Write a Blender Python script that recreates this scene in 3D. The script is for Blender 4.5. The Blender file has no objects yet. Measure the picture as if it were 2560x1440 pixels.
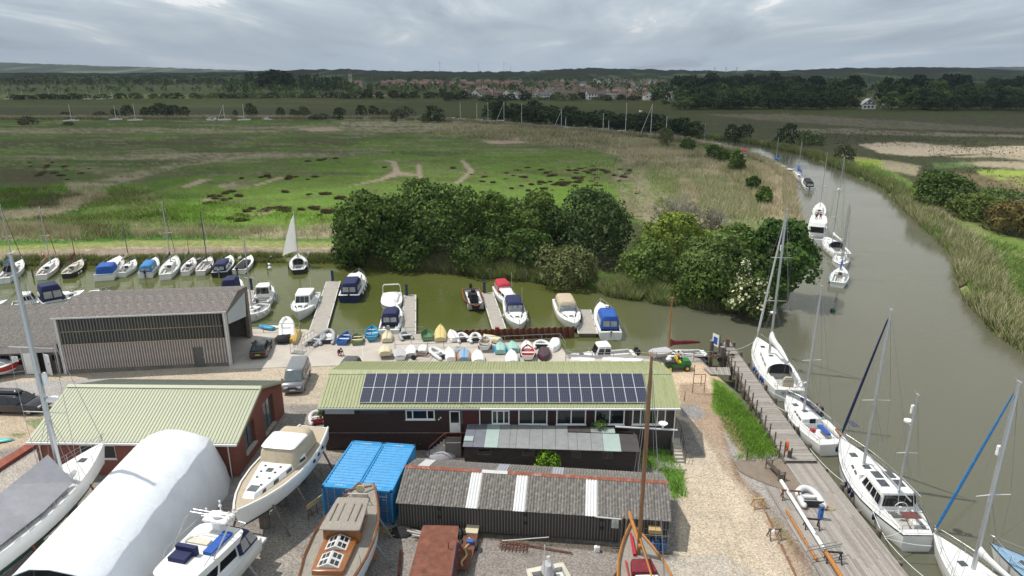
import bpy, bmesh, math, random
from math import sin, cos, pi, hypot, atan2
import numpy as np
from mathutils import Vector, Matrix
R=math.radians
SC=bpy.context.scene
COL=SC.collection
CH=29.0; PIT=R(17.6); FPX=1706.0
cam_d=bpy.data.cameras.new("camera"); cam=bpy.data.objects.new("camera",cam_d); COL.objects.link(cam)
cam.location=(0,0,CH); cam.rotation_euler=(R(90)-PIT,0,0)
cam_d.sensor_width=36.0; cam_d.lens=FPX/2560*36; cam_d.clip_start=0.5; cam_d.clip_end=40000
SC.camera=cam
SUN=Vector((-0.52,0.16,1.0)).normalized()      # direction towards the sun
sd=bpy.data.lights.new("sun","SUN"); sd.energy=3.9; sd.angle=R(0.53); sd.color=(1.0,0.955,0.89)
so=bpy.data.objects.new("sun",sd); COL.objects.link(so); so.location=(0,0,200)
so.rotation_euler=SUN.to_track_quat('Z','Y').to_euler()
SC.view_settings.view_transform='Standard'; SC.view_settings.look='None'
SC.view_settings.exposure=0.0; SC.view_settings.gamma=1.0; SC.view_settings.use_curve_mapping=False
SC.cycles.use_denoising=True
SC.cycles.max_bounces=5; SC.cycles.diffuse_bounces=2; SC.cycles.glossy_bounces=2; SC.cycles.transmission_bounces=2
SC.cycles.transparent_max_bounces=8; SC.cycles.volume_bounces=0; SC.cycles.caustics_reflective=False; SC.cycles.caustics_refractive=False
SC.cycles.sample_clamp_indirect=3.0; SC.cycles.use_adaptive_sampling=True
W=bpy.data.worlds.new("World"); SC.world=W; W.use_nodes=True
nt=W.node_tree; nt.nodes.clear()
def N(t,kind,**kw):
    n=t.nodes.new(kind)
    for k,v in kw.items():
        if k in n.inputs.keys(): n.inputs[k].default_value=v
        else: setattr(n,k,v)
    return n
def LK(t,a,b): t.links.new(a,b)
sky=N(nt,'ShaderNodeTexSky'); sky.sky_type='NISHITA'; sky.sun_disc=False
sky.sun_elevation=math.asin(SUN.z); sky.sun_rotation=atan2(SUN.x,SUN.y); sky.air_density=1.0; sky.dust_density=1.5
bg1=N(nt,'ShaderNodeBackground',Strength=0.09); LK(nt,sky.outputs[0],bg1.inputs[0])
tc=N(nt,'ShaderNodeTexCoord'); sx=N(nt,'ShaderNodeSeparateXYZ'); LK(nt,tc.outputs['Generated'],sx.inputs[0])
def MA(t,op,a,b=None,c=None,clamp=False):
    n=t.nodes.new('ShaderNodeMath'); n.operation=op; n.use_clamp=clamp
    for i,v in enumerate((a,b,c)):
        if v is None: continue
        if isinstance(v,(int,float)): n.inputs[i].default_value=v
        else: t.links.new(v,n.inputs[i])
    return n.outputs[0]
zc=MA(nt,'ADD',MA(nt,'MAXIMUM',sx.outputs[2],0.0),0.09)
px=MA(nt,'DIVIDE',sx.outputs[0],zc); py=MA(nt,'MULTIPLY',MA(nt,'DIVIDE',sx.outputs[1],zc),0.32)
cv=N(nt,'ShaderNodeCombineXYZ'); LK(nt,px,cv.inputs[0]); LK(nt,py,cv.inputs[1])
n1=N(nt,'ShaderNodeTexNoise',Scale=1.1,Detail=8.0,Roughness=0.6,Distortion=0.5); LK(nt,cv.outputs[0],n1.inputs['Vector'])
n2=N(nt,'ShaderNodeTexNoise',Scale=0.5,Detail=3.0,Roughness=0.5); LK(nt,cv.outputs[0],n2.inputs['Vector'])
mixn=MA(nt,'ADD',MA(nt,'MULTIPLY',n1.outputs[0],0.62),MA(nt,'MULTIPLY',n2.outputs[0],0.38))
cr=N(nt,'ShaderNodeValToRGB'); LK(nt,mixn,cr.inputs[0])
el=cr.color_ramp.elements
el[0].position=0.38; el[0].color=(0.40,0.465,0.54,1)
el[1].position=0.59; el[1].color=(0.95,0.97,0.98,1)
e=el.new(0.45); e.color=(0.48,0.555,0.63,1)
e=el.new(0.52); e.color=(0.57,0.645,0.71,1)
e=el.new(0.57); e.color=(0.71,0.77,0.815,1)
hz=N(nt,'ShaderNodeMapRange',clamp=True); hz.inputs[1].default_value=0.0; hz.inputs[2].default_value=0.075; hz.inputs[3].default_value=1.0; hz.inputs[4].default_value=0.0
LK(nt,sx.outputs[2],hz.inputs[0])
cm=N(nt,'ShaderNodeMix',data_type='RGBA'); LK(nt,MA(nt,'MULTIPLY',hz.outputs[0],0.85),cm.inputs[0]); LK(nt,cr.outputs[0],cm.inputs[6]); cm.inputs[7].default_value=(0.50,0.59,0.67,1)
bg2=N(nt,'ShaderNodeBackground',Strength=1.1); LK(nt,cm.outputs[2],bg2.inputs[0])
cmask=N(nt,'ShaderNodeMapRange',clamp=True); cmask.inputs[1].default_value=0.33; cmask.inputs[2].default_value=0.40; cmask.inputs[3].default_value=0.6; cmask.inputs[4].default_value=0.96
LK(nt,mixn,cmask.inputs[0])
ms=N(nt,'ShaderNodeMixShader'); LK(nt,cmask.outputs[0],ms.inputs[0]); LK(nt,bg1.outputs[0],ms.inputs[1]); LK(nt,bg2.outputs[0],ms.inputs[2])
wo=N(nt,'ShaderNodeOutputWorld'); LK(nt,ms.outputs[0],wo.inputs[0])

HAZE=0.00006; CLY=505.0      # air density; where the cloud edge lies
_c,_s=cos(PIT),sin(PIT)
def G(px,py,z=0.0):
    u=(px-1280)/FPX; v=(720-py)/FPX
    dy=_c+v*_s; dz=-_s+v*_c; t=(z-CH)/dz
    return Vector((u*t,dy*t,z))
def pxy(x,y,z=0.0):
    dz=z-CH; zc=y*_c-dz*_s; v=(y*_s+dz*_c)/zc
    return 1280+FPX*x/zc, 720-FPX*v
def zat(x,y,py):                                    # height at which the vertical through (x,y) is seen at picture row py
    v=(720-py)/FPX
    return CH+y*(v*_c-_s)/(_c+v*_s)
def V2(p): return (p[0],p[1])
MT={}
def mk(name,col,rough=0.6,metal=0.0,var=0.12,scale=3.0,bump=0.0,bscale=None,spec=0.5,dirt=None,dscale=1.0,damt=0.5,attr=None,stretch=None,trans=0.0,coat=0.0):
    m=bpy.data.materials.new(name); m.use_nodes=True; t=m.node_tree; b=t.nodes['Principled BSDF']
    b.inputs['Roughness'].default_value=rough; b.inputs['Metallic'].default_value=metal
    b.inputs['Specular IOR Level'].default_value=spec
    if coat: b.inputs['Coat Weight'].default_value=coat
    tcn=N(t,'ShaderNodeTexCoord'); src=tcn.outputs['Object']
    if stretch:
        mp=N(t,'ShaderNodeMapping'); mp.inputs['Scale'].default_value=stretch; LK(t,src,mp.inputs[0]); src=mp.outputs[0]
    cur=None
    if attr:
        a=N(t,'ShaderNodeAttribute',attribute_name=attr); cur=a.outputs['Color']
        if col is not None:
            mm=N(t,'ShaderNodeMix',data_type='RGBA',blend_type='MULTIPLY'); mm.inputs[0].default_value=1.0
            LK(t,cur,mm.inputs[6]); mm.inputs[7].default_value=(*col,1); cur=mm.outputs[2]
    if var:
        nz=N(t,'ShaderNodeTexNoise',Scale=scale,Detail=4.0,Roughness=0.6); LK(t,src,nz.inputs['Vector'])
        mr=N(t,'ShaderNodeMapRange',clamp=True); mr.inputs[1].default_value=0.3; mr.inputs[2].default_value=0.7; mr.inputs[3].default_value=1-var; mr.inputs[4].default_value=1+var
        LK(t,nz.outputs[0],mr.inputs[0])
        mm=N(t,'ShaderNodeMix',data_type='RGBA',blend_type='MULTIPLY'); mm.inputs[0].default_value=1.0
        if cur is None: mm.inputs[6].default_value=(*col,1)
        else: LK(t,cur,mm.inputs[6])
        LK(t,mr.outputs[0],mm.inputs[7]); cur=mm.outputs[2]
    if dirt:
        nz=N(t,'ShaderNodeTexNoise',Scale=dscale,Detail=6.0,Roughness=0.68); LK(t,src,nz.inputs['Vector'])
        mr=N(t,'ShaderNodeMapRange',clamp=True); mr.inputs[1].default_value=0.5; mr.inputs[2].default_value=0.72; mr.inputs[3].default_value=0.0; mr.inputs[4].default_value=damt
        LK(t,nz.outputs[0],mr.inputs[0])
        mm=N(t,'ShaderNodeMix',data_type='RGBA'); LK(t,mr.outputs[0],mm.inputs[0])
        if cur is None: mm.inputs[6].default_value=(*col,1)
        else: LK(t,cur,mm.inputs[6])
        mm.inputs[7].default_value=(*dirt,1); cur=mm.outputs[2]
    if cur is None: b.inputs['Base Color'].default_value=(*col,1)
    else: LK(t,cur,b.inputs['Base Color'])
    if bump:
        nz=N(t,'ShaderNodeTexNoise',Scale=bscale or scale*4,Detail=3.0,Roughness=0.6); LK(t,src,nz.inputs['Vector'])
        bp=N(t,'ShaderNodeBump'); bp.inputs['Strength'].default_value=1.0; bp.inputs['Distance'].default_value=bump
        LK(t,nz.outputs[0],bp.inputs['Height']); LK(t,bp.outputs[0],b.inputs['Normal'])
    if trans:
        tr=N(t,'ShaderNodeBsdfTranslucent')
        if cur is None: tr.inputs[0].default_value=(*col,1)
        else: LK(t,cur,tr.inputs[0])
        mx=N(t,'ShaderNodeMixShader'); mx.inputs[0].default_value=trans
        LK(t,b.outputs[0],mx.inputs[1]); LK(t,tr.outputs[0],mx.inputs[2]); LK(t,mx.outputs[0],t.nodes['Material Output'].inputs[0])
    MT[name]=m; return m
mk('gelcoat',(0.80,0.80,0.78),0.32,var=0.04,scale=1.2,dirt=(0.62,0.60,0.54),dscale=1.4,damt=0.35)
mk('gelcoat_worn',(0.70,0.69,0.65),0.5,var=0.07,scale=2,dirt=(0.5,0.46,0.38),dscale=2.4,damt=0.6)
mk('deck_white',(0.72,0.72,0.70),0.6,var=0.06,scale=2,dirt=(0.55,0.53,0.48),dscale=2.0,damt=0.4,bump=0.004,bscale=60)
mk('deck_cream',(0.60,0.56,0.46),0.65,var=0.08,scale=3,dirt=(0.42,0.38,0.3),dscale=2.0,damt=0.5)
mk('cockpit_grey',(0.45,0.44,0.41),0.7,var=0.15,scale=4)  # warm grey for cockpit wells, darker than the deck white
mk('teak_grey',(0.29,0.262,0.222),0.8,var=0.3,scale=2.5,stretch=(1,14,14),dirt=(0.14,0.125,0.10),dscale=2,damt=0.5)
mk('teak_worn',(0.42,0.36,0.27),0.75,var=0.18,scale=3,stretch=(1,6,6),dirt=(0.52,0.33,0.13),dscale=0.9,damt=0.6)
mk('varnish',(0.27,0.10,0.028),0.25,var=0.3,scale=3,stretch=(1,8,8),coat=0.5,dirt=(0.17,0.06,0.02),dscale=1.8,damt=0.5)
mk('spar_orange',(0.42,0.17,0.035),0.4,var=0.2,scale=2,stretch=(8,8,1))
mk('spar_brown',(0.20,0.10,0.045),0.5,var=0.25,scale=2,stretch=(8,8,1))
mk('rust',(0.17,0.06,0.035),0.85,var=0.35,scale=2,dirt=(0.09,0.035,0.025),dscale=3,damt=0.7,bump=0.006,bscale=30)
mk('alloy',(0.55,0.57,0.58),0.42,metal=0.75,var=0.06,scale=1)
mk('alloy_white',(0.70,0.71,0.71),0.4,var=0.04,scale=1)
mk('alloy_black',(0.045,0.045,0.05),0.45,var=0.1)
mk('steel',(0.5,0.5,0.5),0.3,metal=0.9,var=0.0)
mk('galv',(0.30,0.31,0.31),0.55,metal=0.5,var=0.15,scale=4)
mk('wire',(0.30,0.30,0.30),0.4,metal=0.6,var=0.0)
mk('black_rubber',(0.022,0.022,0.024),0.7,var=0.2)
mk('black_plastic',(0.02,0.02,0.022),0.4,var=0.1)
mk('glass_dark',(0.012,0.015,0.018),0.08,var=0.0,spec=0.8)
mk('glass_grey',(0.10,0.12,0.13),0.08,var=0.2,scale=3,spec=0.8)
mk('clear_vinyl',(0.36,0.37,0.36),0.15,var=0.25,scale=2.5,spec=0.8)
mk('perspex',(0.06,0.07,0.08),0.15,var=0.1)
mk('navy',(0.012,0.018,0.075),0.8,var=0.25,scale=4,bump=0.01,bscale=8)
mk('royal',(0.015,0.085,0.36),0.75,var=0.2,scale=4,bump=0.01,bscale=8)
mk('sky_blue',(0.03,0.19,0.45),0.75,var=0.2,scale=4,bump=0.01,bscale=8)
mk('maroon',(0.16,0.014,0.022),0.8,var=0.25,scale=4,bump=0.01,bscale=8)
mk('red_cloth',(0.42,0.025,0.045),0.8,var=0.2,scale=4,bump=0.01,bscale=8)
mk('beige_cloth',(0.47,0.39,0.28),0.85,var=0.12,scale=3,bump=0.015,bscale=6)
mk('grey_cloth',(0.43,0.42,0.44),0.85,var=0.10,scale=1.2,bump=0.03,bscale=3)
mk('sail_white',(0.78,0.78,0.76),0.7,var=0.04,scale=1,trans=0.55)
mk('white_cloth',(0.72,0.72,0.71),0.8,var=0.06,scale=2,bump=0.01,bscale=6)
mk('black_cloth',(0.015,0.015,0.018),0.85,var=0.2)
mk('green_cloth',(0.02,0.13,0.06),0.8,var=0.2)
mk('brown_cloth',(0.14,0.045,0.04),0.8,var=0.2,scale=4)
mk('antifoul_green',(0.02,0.085,0.06),0.7,var=0.2,scale=2)
mk('antifoul_blue',(0.02,0.05,0.13),0.7,var=0.2,scale=2)
mk('boot_dark',(0.02,0.022,0.03),0.6,var=0.2)
mk('orange_paint',(0.60,0.13,0.015),0.5,var=0.1)
mk('red_paint',(0.40,0.03,0.025),0.45,var=0.1)
mk('hyp_grey',(0.36,0.37,0.38),0.6,var=0.1,scale=3,bump=0.01,bscale=5)
mk('hyp_white',(0.66,0.66,0.65),0.6,var=0.08,scale=3,dirt=(0.45,0.44,0.40),dscale=3,damt=0.5)
mk('ding_blue',(0.03,0.13,0.42),0.5,var=0.15,scale=3,dirt=(0.2,0.3,0.42),dscale=4,damt=0.4)
mk('ding_cyan',(0.02,0.29,0.50),0.5,var=0.12,scale=3,dirt=(0.2,0.4,0.5),dscale=4,damt=0.4)
mk('ding_aqua',(0.30,0.50,0.45),0.6,var=0.12,scale=3,dirt=(0.4,0.5,0.45),dscale=3,damt=0.5)
mk('ding_green',(0.08,0.17,0.07),0.6,var=0.2,scale=4)
mk('ding_olive',(0.17,0.21,0.09),0.6,var=0.2,scale=4)
mk('ding_cream',(0.62,0.55,0.38),0.6,var=0.1,scale=3,dirt=(0.42,0.34,0.2),dscale=3,damt=0.5)
mk('ding_yellow',(0.58,0.48,0.20),0.6,var=0.1,scale=3)
mk('ding_yellow2',(0.62,0.40,0.08),0.6,var=0.1,scale=3)
mk('ding_orange',(0.50,0.19,0.06),0.6,var=0.15,scale=3)
mk('ding_plum',(0.055,0.022,0.032),0.35,var=0.25,scale=4)
mk('pale_blue',(0.22,0.36,0.50),0.6,var=0.12,scale=3)
mk('turquoise',(0.16,0.55,0.50),0.5,var=0.1)
mk('skin',(0.50,0.28,0.20),0.6,var=0.05)
mk('timber_new',(0.48,0.33,0.15),0.75,var=0.2,scale=3,stretch=(1,10,10))
mk('timber_old',(0.16,0.13,0.105),0.85,var=0.3,scale=3,dirt=(0.25,0.22,0.18),dscale=3,damt=0.6)
mk('pile_wood',(0.13,0.11,0.09),0.9,var=0.35,scale=3,stretch=(4,4,0.6),dirt=(0.05,0.055,0.03),dscale=1.5,damt=0.7)
for i,(a,b_) in enumerate([((0.295,0.265,0.235),0.25),((0.345,0.315,0.285),0.22),((0.245,0.215,0.19),0.28)]):
    mk('plank%d'%i,a,0.85,var=b_,scale=2.0,stretch=(1,9,9),dirt=(0.42,0.40,0.37),dscale=2.5,damt=0.45,bump=0.004,bscale=30)
mk('pontoon_deck',(0.36,0.33,0.29),0.85,var=0.14,scale=2,dirt=(0.24,0.21,0.17),dscale=1.0,damt=0.5,bump=0.004,bscale=40)
mk('concrete',(0.47,0.425,0.37),0.85,var=0.12,scale=0.35,dirt=(0.36,0.31,0.25),dscale=0.28,damt=0.75,bump=0.006,bscale=14)
mk('concrete_pale',(0.54,0.50,0.44),0.85,var=0.1,scale=0.8)
mk('concrete_dark',(0.20,0.185,0.165),0.9,var=0.2,scale=0.8,dirt=(0.09,0.09,0.06),dscale=0.9,damt=0.7)
mk('stone',(0.44,0.40,0.34),0.9,var=0.25,scale=2)
mk('paint_white',(0.78,0.78,0.76),0.5,var=0.05,scale=2)
mk('paint_white_dirty',(0.58,0.57,0.55),0.6,var=0.12,scale=2,dirt=(0.36,0.33,0.3),dscale=2,damt=0.5)
mk('paint_blue_pile',(0.012,0.03,0.11),0.55,var=0.2,scale=2)
def thing(name,label,cat,loc=(0,0,0),rz=0.0,group=None):
    o=bpy.data.objects.new(name,None); COL.objects.link(o); o.location=loc; o.rotation_euler=(0,0,rz)
    o.empty_display_size=0.2
    o['label']=label; o['category']=cat
    if group: o['group']=group
    return o
def tag(o,label,cat,group=None):
    o['label']=label; o['category']=cat
    if group: o['group']=group
    return o
def put(name,me,parent=None,loc=(0,0,0),rz=0.0,scale=None):
    o=bpy.data.objects.new(name,me); COL.objects.link(o); o.location=loc; o.rotation_euler=(0,0,rz)
    if scale is not None: o.scale=scale
    if parent: o.parent=parent
    return o
def inst(src,loc,rz,label,group=None,scale=None):          # copy a thing with its parts and sub-parts
    r=src.copy(); COL.objects.link(r); r.location=loc; r.rotation_euler=(0,0,rz); r['label']=label
    if scale is not None: r.scale=scale
    if group: r['group']=group
    for ch in KIDS(src):
        c=ch.copy(); COL.objects.link(c); c.parent=r
        for g in KIDS(ch):
            d=g.copy(); COL.objects.link(d); d.parent=c
    return r
def KIDS(o): return [c for c in o.children]
def CI(n): return [2*pi*k/n for k in range(n)]
def m_(x): return MT[x] if isinstance(x,str) else x
class MB:
    def __init__(s): s.v=[]; s.f=[]; s.m=[]; s.mi=0
    def add(s,vs,fs):
        b=len(s.v); s.v+= [tuple(p) for p in vs]; s.f+=[tuple(i+b for i in f) for f in fs]; s.m+=[s.mi]*len(fs); return s
    def quad(s,a,b,c,d): return s.add([a,b,c,d],[(0,1,2,3)])
    def box(s,c,d,rz=0.0):
        x,y,z=[q/2 for q in d]; cs,sn=cos(rz),sin(rz); vs=[]
        for dz in (-z,z):
            for dx,dy in ((-x,-y),(x,-y),(x,y),(-x,y)): vs.append((c[0]+dx*cs-dy*sn,c[1]+dx*sn+dy*cs,c[2]+dz))
        return s.add(vs,[(3,2,1,0),(4,5,6,7),(0,1,5,4),(1,2,6,5),(2,3,7,6),(3,0,4,7)])
    def b2(s,x0,x1,y0,y1,z0,z1): return s.box(((x0+x1)/2,(y0+y1)/2,(z0+z1)/2),(abs(x1-x0),abs(y1-y0),abs(z1-z0)))
    def prism(s,poly,z0,z1):
        n=len(poly); a=sum(poly[i][0]*poly[(i+1)%n][1]-poly[(i+1)%n][0]*poly[i][1] for i in range(n))
        if a<0: poly=poly[::-1]
        vs=[(p[0],p[1],z0) for p in poly]+[(p[0],p[1],z1) for p in poly]
        return s.add(vs,[tuple(range(n-1,-1,-1)),tuple(range(n,2*n))]+[(i,(i+1)%n,n+(i+1)%n,n+i) for i in range(n)])
    def tube(s,p0,p1,r0,r1=None,n=8,cap=True):
        r1=r0 if r1 is None else r1
        p0=Vector(p0); p1=Vector(p1); d=(p1-p0)
        if d.length<1e-6: return s
        d.normalize(); a=d.orthogonal().normalized(); b=d.cross(a); vs=[]
        for p,r in ((p0,r0),(p1,r1)):
            for k in range(n):
                t=2*pi*k/n; vs.append(p+a*(r*cos(t))+b*(r*sin(t)))
        fs=[(k,(k+1)%n,n+(k+1)%n,n+k) for k in range(n)]
        if cap: fs+=[tuple(range(n-1,-1,-1)),tuple(range(n,2*n))]
        return s.add(vs,fs)
    def path(s,pts,r,n=6,closed=False):
        pts=[Vector(p) for p in pts]; m=len(pts); rr=r if isinstance(r,(list,tuple)) else [r]*m
        up=Vector((0,0,1)); rings=[]
        for i,p in enumerate(pts):
            if closed: d=pts[(i+1)%m]-pts[i-1]
            else: d=pts[min(i+1,m-1)]-pts[max(i-1,0)]
            d.normalize(); a=d.cross(up)
            if a.length<0.05: a=d.cross(Vector((1,0,0)))
            a.normalize(); b=a.cross(d); rings.append([p+a*(rr[i]*cos(2*pi*k/n))+b*(rr[i]*sin(2*pi*k/n)) for k in range(n)])
        vs=[q for g in rings for q in g]; fs=[]
        for i in range(m if closed else m-1):
            j=(i+1)%m
            for k in range(n): fs.append((i*n+k,i*n+(k+1)%n,j*n+(k+1)%n,j*n+k))
        if not closed: fs+=[tuple(range(n-1,-1,-1)),tuple(range((m-1)*n,m*n))]
        return s.add(vs,fs)
    def loft(s,rings,cap=True,closed=True):
        n=len(rings[0]); vs=[q for g in rings for q in g]; fs=[]
        for i in range(len(rings)-1):
            for k in range(n if closed else n-1): fs.append((i*n+k,i*n+(k+1)%n,(i+1)*n+(k+1)%n,(i+1)*n+k))
        if cap: fs+=[tuple(range(n-1,-1,-1)),tuple(range((len(rings)-1)*n,len(rings)*n))]
        return s.add(vs,fs)
    def ball(s,c,r,n=8,m=6,sz=(1,1,1)):
        vs=[];fs=[]
        for i in range(m+1):
            ph=pi*i/m
            for k in range(n):
                t=2*pi*k/n; vs.append((c[0]+r*sz[0]*sin(ph)*cos(t),c[1]+r*sz[1]*sin(ph)*sin(t),c[2]+r*sz[2]*cos(ph)))
        for i in range(m):
            for k in range(n): fs.append((i*n+k,(i+1)*n+k,(i+1)*n+(k+1)%n,i*n+(k+1)%n))
        return s.add(vs,fs)
    def panel(s,f,u0,u1,v0,v1,off=0.01,th=0.0):
        a,b,c,d=[Vector(p) for p in f]; nrm=(b-a).cross(d-a)
        if nrm.length<1e-9: return s
        nrm.normalize()
        def P(u,v): return (a*(1-u)+b*u)*(1-v)+(d*(1-u)+c*u)*v+nrm*off
        q=[P(u0,v0),P(u1,v0),P(u1,v1),P(u0,v1)]
        k=[p-nrm*(off+0.004) for p in q]
        return s.add(q+k,[(0,1,2,3),(0,4,5,1),(1,5,6,2),(2,6,7,3),(3,7,4,0)])
    def mesh(s,name,mats,smooth=False):
        me=bpy.data.meshes.new(name); me.from_pydata(s.v,[],s.f)
        mats=mats if isinstance(mats,(list,tuple)) else [mats]
        for m in mats: me.materials.append(m_(m))
        if len(mats)>1: me.polygons.foreach_set('material_index',s.m)
        if smooth:
            me.polygons.foreach_set('use_smooth',[True]*len(me.polygons))
            try: me.set_sharp_from_angle(angle=R(42))
            except Exception: pass
        me.update(); return me
    def build(s,name,mats,parent=None,smooth=False,loc=(0,0,0),rz=0.0):
        return put(name,s.mesh(name,mats,smooth),parent,loc,rz)
def np_mesh(name,v,f,mat,tint=None,smooth=False):
    me=bpy.data.meshes.new(name); n=len(f); k=f.shape[1]
    me.vertices.add(len(v)); me.vertices.foreach_set('co',np.asarray(v,dtype=np.float32).ravel())
    me.loops.add(n*k); me.loops.foreach_set('vertex_index',np.asarray(f,dtype=np.int32).ravel())
    me.polygons.add(n); me.polygons.foreach_set('loop_start',np.arange(0,n*k,k,dtype=np.int32)); me.polygons.foreach_set('loop_total',np.full(n,k,dtype=np.int32))
    if smooth: me.polygons.foreach_set('use_smooth',np.ones(n,dtype=bool))
    me.update(calc_edges=True)
    if tint is not None:
        at=me.color_attributes.new('tint','FLOAT_COLOR','POINT')
        c=np.ones((len(v),4),dtype=np.float32); c[:,:3]=tint; at.data.foreach_set('color',c.ravel())
    me.materials.append(m_(mat)); return me
def rrect(x0,x1,w0,w1,z,n=5,r=0.25):
    pts=[]
    cx=(x0+x1)/2; hx=(x1-x0)/2
    for q in range(4):
        for k in range(n):
            a=(q+ (k/(n-1)))*pi/2
            ex=math.copysign(abs(cos(a))**r,cos(a)); ey=math.copysign(abs(sin(a))**r,sin(a))
            x=cx+hx*ex; w=w0+(w1-w0)*((x-x0)/(x1-x0)); pts.append((x,w*ey,z))
    return pts
def boxloft(mb,levels,r=0.25):
    mb.loft([rrect(x0,x1,w0,w1,z,r=r) for (z,x0,x1,w0,w1) in levels]); return mb
def faces_of(l0,l1):
    z0,a0,b0,wa0,wb0=l0; z1,a1,b1,wa1,wb1=l1
    return {'front':[(b0,-wb0,z0),(b0,wb0,z0),(b1,wb1,z1),(b1,-wb1,z1)],
            'back':[(a0,wa0,z0),(a0,-wa0,z0),(a1,-wa1,z1),(a1,wa1,z1)],
            'left':[(b0,wb0,z0),(a0,wa0,z0),(a1,wa1,z1),(b1,wb1,z1)],
            'right':[(a0,-wa0,z0),(b0,-wb0,z0),(b1,-wb1,z1),(a1,-wa1,z1)]}
def text(s,size,mat,parent,loc,rot,ext=0.003,name='lettering'):
    c=bpy.data.curves.new(name,'FONT'); c.body=s; c.size=size; c.extrude=ext; c.align_x='CENTER'; c.align_y='CENTER'; c.resolution_u=1
    c.materials.append(m_(mat)); tmp=bpy.data.objects.new(name,c); COL.objects.link(tmp); bpy.context.view_layer.update()
    me=bpy.data.meshes.new_from_object(tmp.evaluated_get(bpy.context.evaluated_depsgraph_get())); bpy.data.objects.remove(tmp)
    o=bpy.data.objects.new(name,me); COL.objects.link(o); o.location=loc; o.rotation_euler=rot
    if parent: o.parent=parent
    return o
def _hash(ix,iy,seed):
    h=(ix.astype(np.int64)*374761393+iy.astype(np.int64)*668265263+seed*1442695041)&0x7fffffff
    h=((h^(h>>13))*1274126177)&0x7fffffff
    return ((h^(h>>16))&0xffff)/65535.0
def vnoise(x,y,seed=0):
    ix=np.floor(x); iy=np.floor(y); fx=x-ix; fy=y-iy; fx=fx*fx*(3-2*fx); fy=fy*fy*(3-2*fy)
    a=_hash(ix,iy,seed); b=_hash(ix+1,iy,seed); c=_hash(ix,iy+1,seed); d=_hash(ix+1,iy+1,seed)
    return (a*(1-fx)+b*fx)*(1-fy)+(c*(1-fx)+d*fx)*fy
def fbm(x,y,seed=0,o=4):
    s=0;a=0.5;t=0
    for k in range(o): s=s+a*vnoise(x*2**k,y*2**k,seed+k*17); t+=a; a*=0.5
    return s/t
def inside(poly,x,y):
    r=np.zeros(x.shape,bool); n=len(poly)
    for i in range(n):
        x0,y0=poly[i]; x1,y1=poly[(i+1)%n]
        if y0==y1: continue
        c=((y0>y)!=(y1>y)); r^= c&(x<(x1-x0)*(y-y0)/(y1-y0)+x0)
    return r
def pdist(poly,x,y,closed=True):
    d=np.full(x.shape,1e9); n=len(poly)
    for i in range(n if closed else n-1):
        x0,y0=poly[i]; x1,y1=poly[(i+1)%n]; dx,dy=x1-x0,y1-y0; l=dx*dx+dy*dy+1e-9
        t=np.clip(((x-x0)*dx+(y-y0)*dy)/l,0,1); d=np.minimum(d,(x-x0-t*dx)**2+(y-y0-t*dy)**2)
    return np.sqrt(d)
def sdist(poly,x,y):
    d=pdist(poly,x,y); return np.where(inside(poly,x,y),d,-d)
def sstep(a,b,x):
    t=np.clip((x-a)/(b-a),0,1); return t*t*(3-2*t)
WZ=-1.3
mw=bpy.data.materials.new('river_water'); mw.use_nodes=True; t=mw.node_tree; b=t.nodes['Principled BSDF']
b.inputs['Roughness'].default_value=0.07; b.inputs['IOR'].default_value=1.333
tcn=N(t,'ShaderNodeTexCoord')
nz=N(t,'ShaderNodeTexNoise',Scale=0.035,Detail=3.0); LK(t,tcn.outputs['Object'],nz.inputs['Vector'])
r_=N(t,'ShaderNodeValToRGB'); LK(t,nz.outputs[0],r_.inputs[0])
r_.color_ramp.elements[0].position=0.38; r_.color_ramp.elements[0].color=(0.075,0.088,0.020,1)
r_.color_ramp.elements[1].position=0.62; r_.color_ramp.elements[1].color=(0.095,0.104,0.030,1)
xs_=N(t,'ShaderNodeSeparateXYZ'); LK(t,tcn.outputs['Object'],xs_.inputs[0]); mr_=N(t,'ShaderNodeMapRange',clamp=True,interpolation_type='SMOOTHSTEP'); mr_.inputs[1].default_value=12; mr_.inputs[2].default_value=34; LK(t,MA(t,'ADD',xs_.outputs[0],MA(t,'MULTIPLY',nz.outputs[0],14.0)),mr_.inputs[0])
mx_=N(t,'ShaderNodeMix',data_type='RGBA'); LK(t,mr_.outputs[0],mx_.inputs[0]); LK(t,r_.outputs[0],mx_.inputs[6]); mx_.inputs[7].default_value=(0.112,0.112,0.078,1); LK(t,mx_.outputs[2],b.inputs['Base Color'])
mp=N(t,'ShaderNodeMapping'); mp.inputs['Scale'].default_value=(0.9,2.6,1); mp.inputs['Rotation'].default_value=(0,0,R(12)); LK(t,tcn.outputs['Object'],mp.inputs[0])
w1=N(t,'ShaderNodeTexNoise',Scale=0.9,Detail=4.0,Roughness=0.6); LK(t,mp.outputs[0],w1.inputs['Vector'])
w2=N(t,'ShaderNodeTexNoise',Scale=0.06,Detail=2.0); LK(t,tcn.outputs['Object'],w2.inputs['Vector'])
amp=N(t,'ShaderNodeMapRange',clamp=True); amp.inputs[1].default_value=0.4; amp.inputs[2].default_value=0.65; amp.inputs[3].default_value=0.15; amp.inputs[4].default_value=1.0; LK(t,w2.outputs[0],amp.inputs[0])
hh=MA(t,'MULTIPLY',w1.outputs[0],amp.outputs[0])
bp=N(t,'ShaderNodeBump'); bp.inputs['Strength'].default_value=1.0; bp.inputs['Distance'].default_value=0.035; LK(t,hh,bp.inputs['Height']); LK(t,bp.outputs[0],b.inputs['Normal'])
wm=MB(); wm.quad((-420,25,WZ),(420,25,WZ),(420,620,WZ),(-420,620,WZ))
wo_=wm.build('water',mw); wo_['kind']='structure'
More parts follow.
